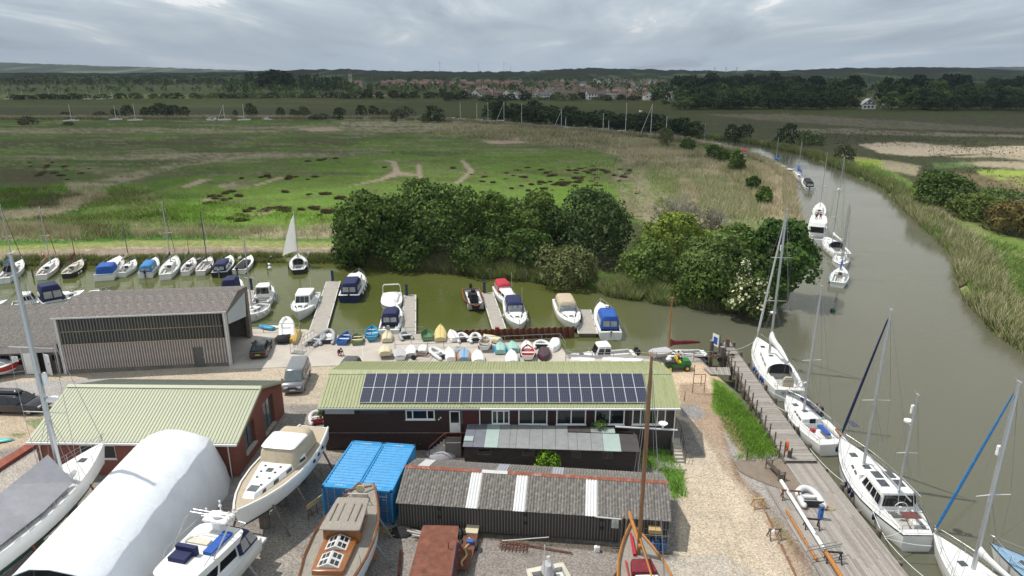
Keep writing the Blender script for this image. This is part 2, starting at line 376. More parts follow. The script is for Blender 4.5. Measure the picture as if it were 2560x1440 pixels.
WATER=[(-900,672),(0,664),(240,662),(620,655),(850,657),(960,668),(1130,683),(1250,695),(1390,710),(1490,722),(1520,740),(1650,760),(1760,772),(1860,782),(1930,775),(1975,752),(1985,700),(1985,640),(2000,600),(2003,560),(1990,500),(1985,450),(1930,410),(1870,385),(1800,370),(1740,357),(1650,347),(1500,333),(1300,317),(1130,305),(1000,298),(600,298),(0,299),(-900,300),
(-900,296),(0,296),(600,294),(1000,294),(1130,298),(1300,308),(1500,322),(1650,336),(1740,345),(1830,353),(1900,364),(2010,388),(2100,425),(2200,465),(2235,500),(2280,545),(2330,590),(2385,640),(2395,700),(2400,740),(2450,790),(2475,825),(2560,885),(3400,1200),(3400,1600),
(2420,1600),(2310,1500),(2060,1230),(1960,1120),(1880,1010),(1800,935),(1775,905),(1700,900),(1420,893),(1400,866),(1250,862),(1200,850),(1050,842),(870,846),(800,840),(620,824),(400,815),(0,800),(-900,790)]
NEAR=[(-900,740),(620,790),(1050,815),(1240,850),(1400,855),(1700,880),(1790,900),(2000,1120),(2330,1500),(2330,3000),(-900,3000)]
WATERW=[V2(G(x,y,-1.2)) for x,y in WATER]
ys=np.concatenate([np.arange(186,200,1.6),np.arange(200,420,2.6),np.arange(420,1540,4.2)])
us=np.concatenate([np.arange(-900,-60,40),np.arange(-60,2620,5),np.arange(2620,3460,40)])
vv=(720-ys)/FPX; dy=_c+vv*_s; dz=-_s+vv*_c; tt=(-0.9-CH)/dz
GY=(dy*tt)[:,None]*np.ones((1,len(us))); GX=((us-1280)/FPX)[None,:]*tt[:,None]
PXX=np.ones((len(ys),1))*us[None,:]; PYY=ys[:,None]*np.ones((1,len(us)))
def grid_px(z):                                     # picture position of each ground node when it lies at height z
    dz_=z-CH; zc=GY*_c-dz_*_s; v=(GY*_s+dz_*_c)/zc
    return 1280+FPX*GX/zc,720-FPX*v
sdw=np.full(GX.shape,60.0)
near_rows=(GY<700)
sub=near_rows
sdw[sub]=-sdist(WATERW,GX[sub],GY[sub])             # metres inland (negative in the water)
PX0,PY0=grid_px(0.0)
nearm=inside(NEAR,PX0,PY0)
cap=np.where(nearm,0.0,-0.85)
n_=fbm(GX*0.12,GY*0.12,3,4)
wob=(n_-0.5)*1.6*np.where(nearm,0.3,1.0)
GZ=np.clip(-1.5+(sdw+wob)*0.85,-2.6,None); GZ=np.minimum(GZ,cap)
rel=(fbm(GX*0.05,GY*0.05,9,4)-0.5)*0.5+(fbm(GX*0.4,GY*0.4,5,3)-0.5)*0.22
GZ+=np.where((~nearm)&(GZ>-1.0),rel*np.clip(sdw/4,0,1),0)+np.where(nearm&(sdw>2.5),(fbm(GX*0.5,GY*0.5,5,3)-0.5)*0.05-0.03,0)
GZ=np.where((~nearm)&(sdw<=0.0),np.minimum(GZ,-1.6),GZ)
C=np.zeros(GX.shape+(3,))
def col(c): return np.array(c,dtype=float)
GRN=col((0.082,0.145,0.016)); GRN2=col((0.062,0.108,0.016)); OLV=col((0.078,0.092,0.020)); DRK=col((0.045,0.054,0.016)); TAN=col((0.29,0.252,0.165))
MUD=col((0.30,0.235,0.175)); PINK=col((0.215,0.155,0.125)); SCR=col((0.11,0.105,0.05))
dist=GY
na=fbm(GX*0.035,GY*0.05,11,5); nb=fbm(GX*0.16,GY*0.2,12,4); nc=fbm(GX*0.7,GY*0.7,13,3); nd=fbm(GX*0.012,GY*0.03,14,4)
rv=np.random.default_rng(99).uniform(0,1,GX.shape)
def mixc(c,m): 
    global C
    m=np.clip(m+(rv-0.5)*1.2*m*(1-m),0,1)[...,None]; C=C*(1-m)+np.asarray(c)*m
C[:]=GRN2
mixc(GRN,sstep(0.40,0.58,na)); mixc(OLV,sstep(0.52,0.66,nb)*0.7); mixc(DRK,sstep(0.60,0.74,nb+0.12*(nc-0.5))*0.6)
def area(poly,c,amt=1.0,soft=6.0,nz=10.0,ref=None,brk=0.0,wx=None):
    X,Y=(PX0,PY0) if ref=='yard' else (PXX,PYY)
    xs=[p[0] for p in poly]; yy=[p[1] for p in poly]
    bb=(X>min(xs)-40)&(X<max(xs)+40)&(Y>min(yy)-30)&(Y<max(yy)+30)
    if not bb.any(): return
    xx=X[bb]; y_=Y[bb]
    k=np.where(y_<420,2.4,1.0)                      # far ground is foreshortened: measure rows in a stretched scale
    d=sdist([(p[0],p[1]*2.2) for p in poly],xx,y_*2.2)
    d=d+(nb[bb]-0.5)*nz*2+(nc[bb]-0.5)*nz
    soft=soft*1.5; m=np.clip(sstep(-soft,soft,d)*amt,0,1); m=np.clip(m+(rv[bb]-0.5)*2.2*m*(1-m),0,1)
    if brk: m=m*sstep(0.5-brk*0.5,0.5+brk*0.2,nb[bb]*0.5+nc[bb]*0.5+0.08)
    cur=C[bb]; C[bb]=cur*(1-m[:,None])+np.asarray(c)*m[:,None]
area([(-900,180),(3460,180),(3460,296),(1700,330),(1130,297),(-900,297)],OLV*0.72,1,4,4)
mixc(DRK,np.where((PYY<296),sstep(0.45,0.62,nd)*0.75,0)); mixc((0.07,0.095,0.032),np.where((PYY<262),sstep(0.5,0.62,na)*0.6,0))
mixc((0.085,0.11,0.05),np.where((PYY<240)&(PXX<900),0.55,0));mixc((0.04,0.055,0.028),np.where((PYY<212),0.8,0)); 
area([(-900,238),(500,236),(900,238),(500,246),(-900,248)],(0.16,0.22,0.06),0.8,3,5)
area([(640,237),(1000,238),(840,243),(640,243)],(0.26,0.22,0.13),0.8,2,3)
area([(-900,262),(700,264),(1000,272),(700,270),(-900,268)],(0.075,0.10,0.035),0.8,3,5)
area([(-900,270),(740,268),(1120,282),(1120,290),(-900,292)],(0.055,0.062,0.028),0.9,4,6)
area([(-900,291),(700,288),(1130,294),(1130,297),(-900,295)],TAN*0.8,0.9,2,3)
area([(1320,183),(1700,183),(1700,193),(1400,192)],(0.50,0.40,0.15),1,2,2)
area([(1640,243),(1860,246),(1700,251)],(0.3,0.26,0.15),.9,1,2)
RT=[(1760,286),(2560,288),(3460,300),(3460,620),(2560,640),(2330,520),(2240,440),(2130,400),(1900,350),(1740,330)]
area(RT,(0.075,0.090,0.028),1,4,5)
area(RT,(0.055,0.055,0.028),0.85,4,5,brk=0.12)
area([(1760,286),(1960,285),(2560,322),(2560,332),(2200,320),(1900,300)],(0.15,0.125,0.09),0.8,3,7,brk=0.25)
area([(1960,322),(2130,322),(2260,330),(2560,338),(2560,345),(2150,336),(1960,328)],(0.24,0.20,0.15),0.8,3,7,brk=0.2)
area([(2150,362),(2250,356),(2420,368),(2560,366),(3200,378),(3200,396),(2560,392),(2480,384),(2280,392),(2200,382)],(0.40,0.335,0.245),1,3,8)
area([(2370,392),(2560,380),(3200,390),(3200,432),(2560,424),(2480,418),(2400,412)],(0.37,0.315,0.215),1,3,8)
area([(2150,388),(2300,395),(2480,392),(2560,400),(2560,404),(2400,405),(2330,430),(2280,425)],(0.05,0.060,0.025),.9,3,7)
area([(2330,408),(2430,405),(2450,418),(2340,420)],(0.11,0.18,0.055),.8,3,5)
area([(2440,424),(2560,425),(3200,440),(3200,480),(2560,475),(2520,462),(2450,440)],(0.27,0.34,0.07),1,3,6)
area([(2380,430),(2560,445),(3200,500),(3200,620),(2560,520),(2480,480)],(0.17,0.13,0.075),.8,3,8,brk=0.3)
RB=[(1900,350),(2010,378),(2130,400),(2240,430),(2300,470),(2360,540),(2560,600),(3200,760),(3460,1300),(2560,900),(2400,760),(2380,650),(2230,490),(2090,420),(1900,368)]
area(RB,(0.125,0.185,0.04),1,5,8)
area([(2100,385),(2200,400),(2300,415),(2290,440),(2200,425),(2110,400)],TAN*1.05,.95,4,6)
area([(2130,395),(2200,400),(2215,420),(2150,420)],(0.26,0.32,0.05),.9,3,4)
area([(2330,560),(2560,640),(3200,820),(3200,1000),(2560,800),(2420,660)],(0.11,0.165,0.045),.85,8,14)
fr=(sdw>-0.5)&(sdw<14)&(PXX>1880)&(PYY<900)&(PYY>345)
mixc(TAN*0.95,np.where(fr&(PXX>2230)&(PYY>480),sstep(0.44,0.58,nb)*0.75*(1-sstep(6,14,sdw)),0))
area([(840,300),(1130,304),(1300,318),(1500,336),(1640,348),(1740,372),(1880,400),(1960,430),(1985,470),(1990,540),(1995,620),(1940,640),(1830,640),(1700,620),(1640,500),(1600,430),(1540,390),(1450,372),(1250,352),(1060,336),(860,318)],TAN,1,8,14)
area([(1130,302),(1640,346),(1700,372),(1560,366),(1300,336),(1130,318)],TAN*1.0,.9,5,7)
area([(1250,322),(1420,336),(1560,352),(1500,362),(1300,345)],GRN2,.6,4,10,brk=0.4)
area([(1700,430),(1800,440),(1900,500),(1920,570),(1850,600),(1760,560),(1740,480)],(0.12,0.165,0.055),.8,8,18)
area([(1820,400),(1900,430),(1930,480),(1880,500),(1800,440)],OLV*1.1,.7,6,14)
area([(1620,330),(1760,360),(1900,395),(1860,430),(1760,400),(1660,370)],GRN2*0.9,.55,6,14,brk=0.3)
area([(960,345),(1230,360),(1500,380),(1600,430),(1640,500),(1560,520),(1000,500),(380,480),(520,430),(760,400)],(0.095,0.165,0.018),1,12,26)
area([(700,480),(1100,440),(1640,440),(1640,520),(1000,540),(900,580),(500,560),(380,520)],(0.12,0.205,0.028),1,10,12)
area([(870,440),(960,420),(1080,412),(1250,440),(1180,470),(960,470)],(0.16,0.225,0.04),.5,10,16)
area([(1560,385),(1680,440),(1710,540),(1640,590),(1570,540),(1530,440)],TAN*0.9,.9,14,30,brk=0.2); area([(1600,400),(1700,430),(1720,520),(1690,560),(1640,500)],GRN,.8,10,26,brk=0.3)
area([(430,350),(560,346),(640,352),(600,362),(440,360)],PINK,.8,4,8,brk=0.3)
for P in ([(-100,322),(500,318),(880,312),(960,322),(880,330),(500,334),(-100,336)],[(-100,390),(260,392),(430,382),(640,380),(860,374),(980,376),(980,384),(640,398),(430,402),(260,402),(-100,400)],
          [(160,455),(230,452),(390,418),(440,408),(560,392),(600,398),(440,420),(400,430),(330,452),(265,470),(275,495),(200,525),(100,545),(-100,555),(-100,535),(120,520),(180,490)],
          [(980,300),(1130,306),(1130,330),(1000,330),(880,345),(860,335),(960,322)],[(560,455),(640,450),(620,470),(540,470)]):
    area(P,TAN*0.92,.95,5,9)
area([(-100,555),(90,560),(200,575),(210,600),(-100,612)],TAN*0.9,.8,6,14)
area([(330,560),(560,575),(850,560),(850,598),(560,592),(330,598)],TAN*0.95,.75,6,16,brk=0.5)
area([(600,575),(850,572),(850,600),(600,598)],TAN,.8,5,10)
for P in ([(-100,410),(120,420),(170,450),(100,462),(-100,455)],[(90,500),(190,478),(215,490),(150,520),(60,524)],[(0,352),(160,350),(500,350),(620,366),(400,372),(0,366)],[(640,355),(900,352),(900,362),(640,368)]):
    area(P,(0.075,0.06,0.035),.8,4,12,brk=0.25)
area([(300,470),(420,490),(440,520),(260,560),(200,540),(260,500)],(0.13,0.17,0.045),.6,8,16)
area([(-100,600),(150,604),(400,594),(850,598),(850,606),(400,603),(150,612),(-100,612)],(0.055,0.15,0.02),.9,3,5)
area([(-900,640),(0,616),(330,604),(600,600),(860,606),(860,622),(600,619),(330,621),(0,634),(-900,660)],(0.225,0.245,0.085),1,3,2)
area([(-900,655),(0,633),(330,620),(600,618),(860,622),(860,634),(600,633),(330,639),(0,652),(-900,675)],(0.27,0.21,0.165),1,2.5,2)
area([(-900,650),(0,630),(330,619),(600,616),(860,620),(860,624),(600,620),(330,623),(0,635),(-900,655)],(0.40,0.34,0.24),.5,1.5,4)
area([(-900,672),(0,651),(330,638),(600,633),(860,635),(860,660),(-900,690)],(0.13,0.135,0.055),1,2.5,5)
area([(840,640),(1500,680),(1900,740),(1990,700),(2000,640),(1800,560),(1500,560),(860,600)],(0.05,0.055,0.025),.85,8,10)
gz=(~nearm)&(PYY>300)&(PXX<1760)&(PYY<600)
ns=fbm(GX*0.022,GY*0.10,51,4); n5=fbm(GX*0.05,GY*0.22,52,4)
mixc((0.048,0.062,0.022),np.where(gz&(PYY<470),sstep(0.52,0.60,ns*0.7+nc*0.3)*0.75,0)); mixc(TAN*0.75,np.where(gz&(PYY<440),sstep(0.545,0.61,n5*0.7+nc*0.3)*0.6,0)); mixc((0.075,0.055,0.032),np.where(gz&(PYY<480),sstep(0.57,0.63,fbm(GX*0.035,GY*0.15,53,4)*0.7+nc*0.3)*0.6,0))
mixc(OLV*0.95,np.where(gz,sstep(0.50,0.62,nb*0.6+nc*0.4)*0.55,0)); mixc((0.12,0.115,0.055),np.where(gz,sstep(0.56,0.66,nd*0.5+nb*0.5)*0.5,0)); mixc((0.13,0.20,0.05),np.where(gz,sstep(0.55,0.65,na*0.5+nc*0.5)*0.5,0))
for P in ([(868,467),(950,446),(985,428),(978,408),(950,398),(990,404),(1002,430),(1045,434),(1042,440),(1000,438),(950,452)],[(1040,412),(1052,412),(1058,448),(1046,448)],[(1160,398),(1185,430),(1145,460),(1135,460),(1172,430),(1150,402)],[(448,469),(500,448),(530,449),(470,468)],[(632,464),(700,442),(712,444),(640,465)],[(500,502),(545,490),(548,493),(505,505)],[(620,540),(680,526),(686,530),(630,544)],[(1200,352),(1300,350),(1325,358),(1230,360)],[(750,322),(830,318),(860,326),(780,330)]):
    area(P,MUD*1.15,1,2.6,2.0)
Y=np.where(nearm,1.0,0.0)
GRV=col((0.305,0.283,0.262)); mixc(GRV,Y); mixc((0.235,0.217,0.20),Y*sstep(0.42,0.62,nb)*0.7); mixc((0.21,0.18,0.155),Y*sstep(0.5,0.62,na)*0.6)
area([(-900,880),(640,905),(840,912),(840,1010),(640,1010),(-900,1010)],(0.44,0.37,0.285),1,5,6,'yard')
area([(-900,960),(60,955),(180,950),(300,940),(160,1000),(-900,1010)],(0.345,0.325,0.305),1,3,3,'yard')
area([(-900,1032),(200,1030),(110,1100),(-900,1330)],(0.43,0.345,0.255),1,4,5,'yard')
area([(-900,1290),(0,1185),(110,1112),(110,1180),(-60,1300),(-900,1560)],(0.38,0.345,0.305),1,2.5,1.5,'yard')
area([(60,1050),(130,1040),(100,1085)],(0.10,0.16,0.05),.7,4,8,'yard'); area([(0,1085),(70,1080),(50,1095)],(0.10,0.16,0.05),.7,3,6,'yard')
area([(820,925),(1640,905),(1800,905),(1820,1000),(1780,1100),(1700,1120),(1640,1000),(1640,950)],(0.50,0.385,0.27),1,4,6,'yard')
area([(1690,1040),(1780,1050),(1830,1160),(1900,1250),(1960,1330),(2030,1460),(2030,1540),(1700,1540),(1700,1200)],(0.45,0.375,0.29),1,5,8,'yard')
area([(1690,1180),(1790,1160),(1860,1230),(1900,1400),(1960,1540),(1700,1540)],(0.46,0.385,0.29),1,8,10,'yard')
area([(1660,1400),(1800,1380),(1900,1440),(1900,1540),(1640,1540)],(0.40,0.36,0.31),.8,10,16,'yard')
area([(1760,960),(1800,1020),(1830,1130),(1850,1180),(1960,1300),(2050,1460),(2010,1470),(1900,1290),(1800,1170),(1740,1060),(1700,1000),(1700,960)],(0.30,0.22,0.155),.9,4,12,'yard',brk=0.7)
area([(1800,1060),(1860,1200),(1960,1290),(2040,1440),(2000,1400),(1900,1270),(1830,1190)],(0.17,0.115,0.08),.75,4,9,'yard',brk=0.5)
area([(1890,1220),(1950,1290),(1985,1370),(1930,1310)],(0.15,0.16,0.05),.55,4,8,'yard',brk=0.4)
for q_ in (0,26): area([(1735+q_,1100),(1741+q_,1100),(1772+q_,1200),(1815+q_,1330),(1880+q_,1540),(1868+q_,1540),(1806+q_,1330),(1764+q_,1200)],(0.36,0.30,0.235),.5,3,4,'yard')
for q_ in (0,30): area([(300,1010),(560,1006),(800,985+q_*.3),(800,990+q_*.3),(560,1012+q_*.3),(300,1018+q_*.3)],(0.33,0.28,0.22),.4,3,4,'yard')
area([(1240,1360),(1330,1352),(1420,1380),(1300,1395)],(0.17,0.15,0.13),.6,5,12,'yard'); area([(700,1160),(790,1140),(800,1240),(720,1300)],(0.20,0.18,0.155),.6,6,12,'yard')
area([(1700,1010),(1740,1012),(1765,1035),(1745,1048),(1705,1040)],(0.25,0.235,0.225),1,2.5,3,'yard')
area([(1690,1045),(1722,1058),(1768,1140),(1722,1145),(1690,1100)],(0.20,0.185,0.17),.9,2.5,4,'yard')  # dark patch paints the brown building's cast shadow on the ground
area([(1775,940),(1800,950),(1860,1010),(1930,1090),(1965,1148),(1880,1150),(1815,1148),(1845,1130),(1820,1090),(1805,1040),(1785,1010),(1790,975)],(0.095,0.17,0.025),1,4,16,'yard')
area([(1820,1040),(1800,1060),(1850,1140),(1880,1150),(1850,1080)],(0.30,0.22,0.14),.55,3,10,'yard')
area([(1600,1120),(1690,1128),(1710,1180),(1722,1240),(1680,1250),(1650,1180),(1600,1170)],(0.11,0.20,0.04),1,4,7,'yard')
area([(1640,1155),(1700,1165),(1690,1180),(1640,1172)],(0.5,0.48,0.43),.6,3,6,'yard')
area([(830,1110),(960,1125),(900,1150),(820,1135)],(0.32,0.28,0.22),.9,4,6,'yard')
area([(560,1120),(600,1000),(700,1000),(760,1050),(720,1080),(700,1130)],(0.28,0.26,0.235),.9,4,5,'yard')
area([(1000,1300),(1680,1380),(1680,1398),(1000,1325)],(0.10,0.085,0.065),.85,3,8,'yard')
area([(560,1350),(700,1330),(760,1400),(640,1450)],(0.33,0.29,0.24),.6,8,14,'yard')
area([(200,1300),(560,1290),(560,1540),(100,1540)],(0.30,0.26,0.22),.6,8,14,'yard')
C*=(0.88+0.24*nc)[...,None]; C*=(0.93+0.14*fbm(GX*2.3,GY*2.3,31,2))[...,None]
nr,ncol=GX.shape
idx=np.arange(nr*ncol).reshape(nr,ncol)
F=np.stack([idx[:-1,:-1],idx[1:,:-1],idx[1:,1:],idx[:-1,1:]],-1).reshape(-1,4)
fy=nearm[:-1,:-1].reshape(-1)
Vv=np.stack([GX,GY,GZ],-1).reshape(-1,3); Cc=C.reshape(-1,3)
def sub_mesh(name,sel,mat):
    f=F[sel]; u,inv=np.unique(f,return_inverse=True); return put(name,np_mesh(name,Vv[u],inv.reshape(f.shape),mat,Cc[u],True))
def ground_mat(name,kind):
    m=bpy.data.materials.new(name); m.use_nodes=True; t=m.node_tree; b=t.nodes['Principled BSDF']; b.inputs['Roughness'].default_value=0.95; b.inputs['Specular IOR Level'].default_value=0.15
    a=N(t,'ShaderNodeAttribute',attribute_name='tint'); tcn=N(t,'ShaderNodeTexCoord'); cur=a.outputs['Color']
    for sc,lo,hi in (((7.0,0.58,1.48),(22.0,0.58,1.45)) if kind=='yard' else ((1.1,0.72,1.30),(5.0,0.70,1.32))):
        nz=N(t,'ShaderNodeTexNoise',Scale=sc,Detail=3.0,Roughness=0.7); LK(t,tcn.outputs['Object'],nz.inputs['Vector'])
        mr=N(t,'ShaderNodeMapRange',clamp=True); mr.inputs[1].default_value=0.3; mr.inputs[2].default_value=0.7; mr.inputs[3].default_value=lo; mr.inputs[4].default_value=hi; LK(t,nz.outputs[0],mr.inputs[0])
        mm=N(t,'ShaderNodeMix',data_type='RGBA',blend_type='MULTIPLY'); mm.inputs[0].default_value=1.0; LK(t,cur,mm.inputs[6]); LK(t,mr.outputs[0],mm.inputs[7]); cur=mm.outputs[2]
    if kind!='yard':
        nz=N(t,'ShaderNodeTexNoise',Scale=0.75,Detail=5.0,Roughness=0.72); LK(t,tcn.outputs['Object'],nz.inputs['Vector']); mr=N(t,'ShaderNodeMapRange',clamp=True); mr.inputs[1].default_value=0.55; mr.inputs[2].default_value=0.66; mr.inputs[3].default_value=0.0; mr.inputs[4].default_value=0.55; LK(t,nz.outputs[0],mr.inputs[0])
        mm=N(t,'ShaderNodeMix',data_type='RGBA',blend_type='MULTIPLY'); LK(t,mr.outputs[0],mm.inputs[0]); LK(t,cur,mm.inputs[6]); mm.inputs[7].default_value=(0.72,0.52,0.50,1); cur=mm.outputs[2]
    LK(t,cur,b.inputs['Base Color'])
    nz=N(t,'ShaderNodeTexNoise',Scale=14.0 if kind=='yard' else 3.0,Detail=3.0,Roughness=0.7); LK(t,tcn.outputs['Object'],nz.inputs['Vector'])
    bp=N(t,'ShaderNodeBump'); bp.inputs['Strength'].default_value=1.0; bp.inputs['Distance'].default_value=0.03 if kind=='yard' else 0.16; LK(t,nz.outputs[0],bp.inputs['Height']); LK(t,bp.outputs[0],b.inputs['Normal'])
    return m
yo=sub_mesh('yard_ground',fy,ground_mat('yard_gravel','yard')); yo['kind']='structure'
mo=sub_mesh('marsh_ground',~fy,ground_mat('marsh_cover','marsh')); mo['kind']='structure'
AP=[(-900,770),(0,778),(300,790),(620,822),(765,823),(800,838),(870,843),(1030,837),(1132,833),(1200,843),(1243,857),(1398,861),(1412,880),(1422,897),(1655,898),(1655,906),(1400,912),(1000,918),(835,914),(600,922),(500,921),(-900,945)]
mb=MB(); mb.prism([V2(G(x,y,0.02)) for x,y in AP],-3.0,0.02); o=mb.build('concrete_apron','concrete'); o['kind']='structure'
mb=MB()
for a,b_ in (((700,852),(798,838)),((686,881),(828,845)),((660,906),(845,868)),((670,915),(905,862)),((905,868),(908,892)),((908,892),(860,905)),((590,914),(640,862)),((1000,868),(1290,860)),((905,868),(1000,868))):
    p=G(*a,0.026); q=G(*b_,0.026); d=(q-p).normalized(); n=Vector((-d.y,d.x,0))*0.045; mb.quad(p-n,q-n,q+n,p+n)
o=mb.build('apron_joints','concrete_pale'); o['kind']='structure'
def sheet(name,poly,z,th,mat):
    mb=MB(); mb.prism([V2(G(x,y,z)) for x,y in poly],z-th,z); o=mb.build(name,mat); o['kind']='structure'; return o
mk('tarmac_brown',(0.215,0.17,0.13),0.9,var=0.14,scale=1.5,dirt=(0.15,0.12,0.095),dscale=1.0,damt=0.5,bump=0.006,bscale=30)
sheet('tarmac_stand',[(1832,1152),(1850,1149),(1960,1152),(2004,1222),(1960,1224),(1920,1211),(1875,1192),(1850,1178)],0.05,0.3,'tarmac_brown')
mk('asphalt',(0.20,0.19,0.185),0.9,var=0.12,scale=1.5,bump=0.005,bscale=30)
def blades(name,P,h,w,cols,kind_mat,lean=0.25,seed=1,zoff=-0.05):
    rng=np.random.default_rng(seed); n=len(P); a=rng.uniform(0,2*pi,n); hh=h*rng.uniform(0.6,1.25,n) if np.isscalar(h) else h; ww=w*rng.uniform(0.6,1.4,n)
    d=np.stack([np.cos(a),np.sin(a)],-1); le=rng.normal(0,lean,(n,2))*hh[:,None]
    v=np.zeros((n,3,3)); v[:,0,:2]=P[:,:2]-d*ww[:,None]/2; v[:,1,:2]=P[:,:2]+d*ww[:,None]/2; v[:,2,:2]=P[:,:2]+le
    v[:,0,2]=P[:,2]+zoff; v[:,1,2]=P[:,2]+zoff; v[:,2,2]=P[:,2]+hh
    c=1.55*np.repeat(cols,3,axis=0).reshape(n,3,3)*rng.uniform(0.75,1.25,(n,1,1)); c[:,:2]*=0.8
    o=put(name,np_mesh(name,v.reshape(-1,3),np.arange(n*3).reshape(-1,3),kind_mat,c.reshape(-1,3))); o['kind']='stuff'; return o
mk('reed_stalk',None,0.9,attr='tint',var=0.15,scale=0.6,trans=0.25,spec=0.1)
def ground_at(x,y):
    ty=y/(1.0); j=np.clip(np.searchsorted(-GY[:,0],-y),1,nr-1); 
    k=x/ y * (GY[j,0]/ (GY[j,0])); kk=GX[j]/GY[j] if False else None
    kcol=GX[0]/GY[0]*0
    zc=y*_c+(0.9+CH)*_s; pxv=1280+FPX*x/zc; i=np.clip(np.searchsorted(us,pxv),1,ncol-1)
    return GZ[j,i],C[j,i]
rngG=np.random.default_rng(7)
def scatter(poly,n,z=-0.9,seed=0):
    r=np.random.default_rng(seed); w=[V2(G(x,y,z)) for x,y in poly]; xs=[p[0] for p in w]; yy=[p[1] for p in w]; out=[]; got=0
    while got<n:
        x=r.uniform(min(xs),max(xs),n*2); y=r.uniform(min(yy),max(yy),n*2); k=inside(w,x,y); out.append(np.stack([x[k],y[k]],-1)); got+=k.sum()
    return np.concatenate(out)[:n]
def lay(P,minz=-1.45):
    z,c=ground_at(P[:,0],P[:,1]); k=z>minz; return np.concatenate([P[k],z[k][:,None]],1),c[k]
def reedbed(name,poly,n,h,w,seed,colr=None,mixr=0.6,z=-0.9,minz=-1.5,lean=0.45,fall=7.0):
    P0=scatter(poly,n,z,seed); pw_=[V2(G(x,y,z)) for x,y in poly]; sd_=sdist(pw_,P0[:,0],P0[:,1]); r0=np.random.default_rng(seed+3)
    cl=fbm(P0[:,0]*0.08,P0[:,1]*0.08,seed,3)
    P0=P0[r0.uniform(0,1,len(P0))<np.clip(sd_/fall,0,1)*np.clip(0.25+(cl-0.38)*5,0.12,1)]
    P,c=lay(P0,minz); c=c*1.25
    if colr is not None: 
        r=np.random.default_rng(seed+5); k=(r.uniform(0,1,len(P))<mixr)[:,None]; c=np.where(k,np.array(colr)[None,:],c*1.15)
    return blades(name,P,h,w,c,'reed_stalk',lean,seed)
def fringe(name,line,wid,n,h,w,seed,colr,mixr,side=1,z=-1.2,lean=0.4):
    pts=[G(x,y,z) for x,y in line]; L=[0]
    for a,b_ in zip(pts,pts[1:]): L.append(L[-1]+(b_-a).length)
    r=np.random.default_rng(seed); s=r.uniform(0,L[-1],n); o=r.uniform(0,1,n)**1.3*wid*side; P=np.zeros((n,2))
    for i in range(len(pts)-1):
        k=(s>=L[i])&(s<=L[i+1]); d=(pts[i+1]-pts[i]).normalized(); f=(s[k]-L[i]); P[k,0]=pts[i].x+d.x*f-d.y*o[k]; P[k,1]=pts[i].y+d.y*f+d.x*o[k]
    z_,c=ground_at(P[:,0],P[:,1]); P=np.concatenate([P,np.clip(z_,-1.45,None)[:,None]],1)
    cc=np.array([colr[i] for i in r.choice(len(colr),n,p=mixr)])
    clump=fbm(P[:,0]*0.35,P[:,1]*0.35,seed,3); k=clump>0.34
    return blades(name,P[k],h*(0.55+clump[k]*0.9)*r.uniform(0.7,1.2,k.sum()),w,cc[k],'reed_stalk',lean,seed)
RG=(0.155,0.18,0.055); RG2=(0.105,0.135,0.035); RT_=(0.42,0.36,0.25)
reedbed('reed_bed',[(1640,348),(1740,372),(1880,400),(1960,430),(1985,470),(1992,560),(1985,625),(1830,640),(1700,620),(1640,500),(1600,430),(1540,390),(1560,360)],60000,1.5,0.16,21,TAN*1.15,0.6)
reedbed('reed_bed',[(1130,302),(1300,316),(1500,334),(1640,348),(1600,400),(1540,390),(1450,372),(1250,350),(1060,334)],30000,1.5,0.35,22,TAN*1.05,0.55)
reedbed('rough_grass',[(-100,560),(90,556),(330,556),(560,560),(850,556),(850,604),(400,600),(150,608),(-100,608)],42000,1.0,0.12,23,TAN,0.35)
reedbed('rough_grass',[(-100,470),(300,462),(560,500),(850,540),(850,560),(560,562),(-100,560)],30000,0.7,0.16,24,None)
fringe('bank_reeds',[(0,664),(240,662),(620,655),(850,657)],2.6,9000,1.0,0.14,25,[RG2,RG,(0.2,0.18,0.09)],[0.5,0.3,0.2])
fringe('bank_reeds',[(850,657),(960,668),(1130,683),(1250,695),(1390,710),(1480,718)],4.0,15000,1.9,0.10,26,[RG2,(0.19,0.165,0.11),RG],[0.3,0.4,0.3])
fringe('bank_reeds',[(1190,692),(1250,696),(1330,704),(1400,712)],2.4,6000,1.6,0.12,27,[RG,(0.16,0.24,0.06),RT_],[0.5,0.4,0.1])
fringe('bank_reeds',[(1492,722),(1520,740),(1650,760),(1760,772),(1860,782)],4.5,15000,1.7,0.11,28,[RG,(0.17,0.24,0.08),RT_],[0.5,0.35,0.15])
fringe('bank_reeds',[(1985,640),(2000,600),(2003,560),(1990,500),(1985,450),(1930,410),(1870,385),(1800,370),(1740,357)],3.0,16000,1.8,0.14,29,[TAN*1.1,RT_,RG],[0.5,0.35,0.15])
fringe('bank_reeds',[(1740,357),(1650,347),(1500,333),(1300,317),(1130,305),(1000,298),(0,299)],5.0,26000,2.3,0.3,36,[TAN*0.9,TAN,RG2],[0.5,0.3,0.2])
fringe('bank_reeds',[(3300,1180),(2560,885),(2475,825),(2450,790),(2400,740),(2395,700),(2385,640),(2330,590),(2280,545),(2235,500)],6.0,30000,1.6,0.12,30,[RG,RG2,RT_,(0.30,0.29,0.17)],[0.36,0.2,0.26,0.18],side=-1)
fringe('bank_reeds',[(2235,500),(2200,465),(2100,425),(2010,388),(1900,364),(1830,353),(1740,345),(1650,336)],5.0,22000,1.9,0.18,31,[RG2,(0.13,0.165,0.05),(0.26,0.25,0.14)],[0.4,0.4,0.2],side=-1)
reedbed('bank_herbs',[(2300,520),(2360,560),(2560,620),(3000,760),(3000,1000),(2560,850),(2470,760),(2420,680),(2390,620)],46000,0.75,0.16,32,(0.15,0.20,0.06),0.5)
reedbed('bank_herbs',[(2240,440),(2300,470),(2340,540),(2300,530),(2240,470),(2130,410),(2180,405)],16000,0.8,0.18,33,(0.15,0.24,0.06),0.4)
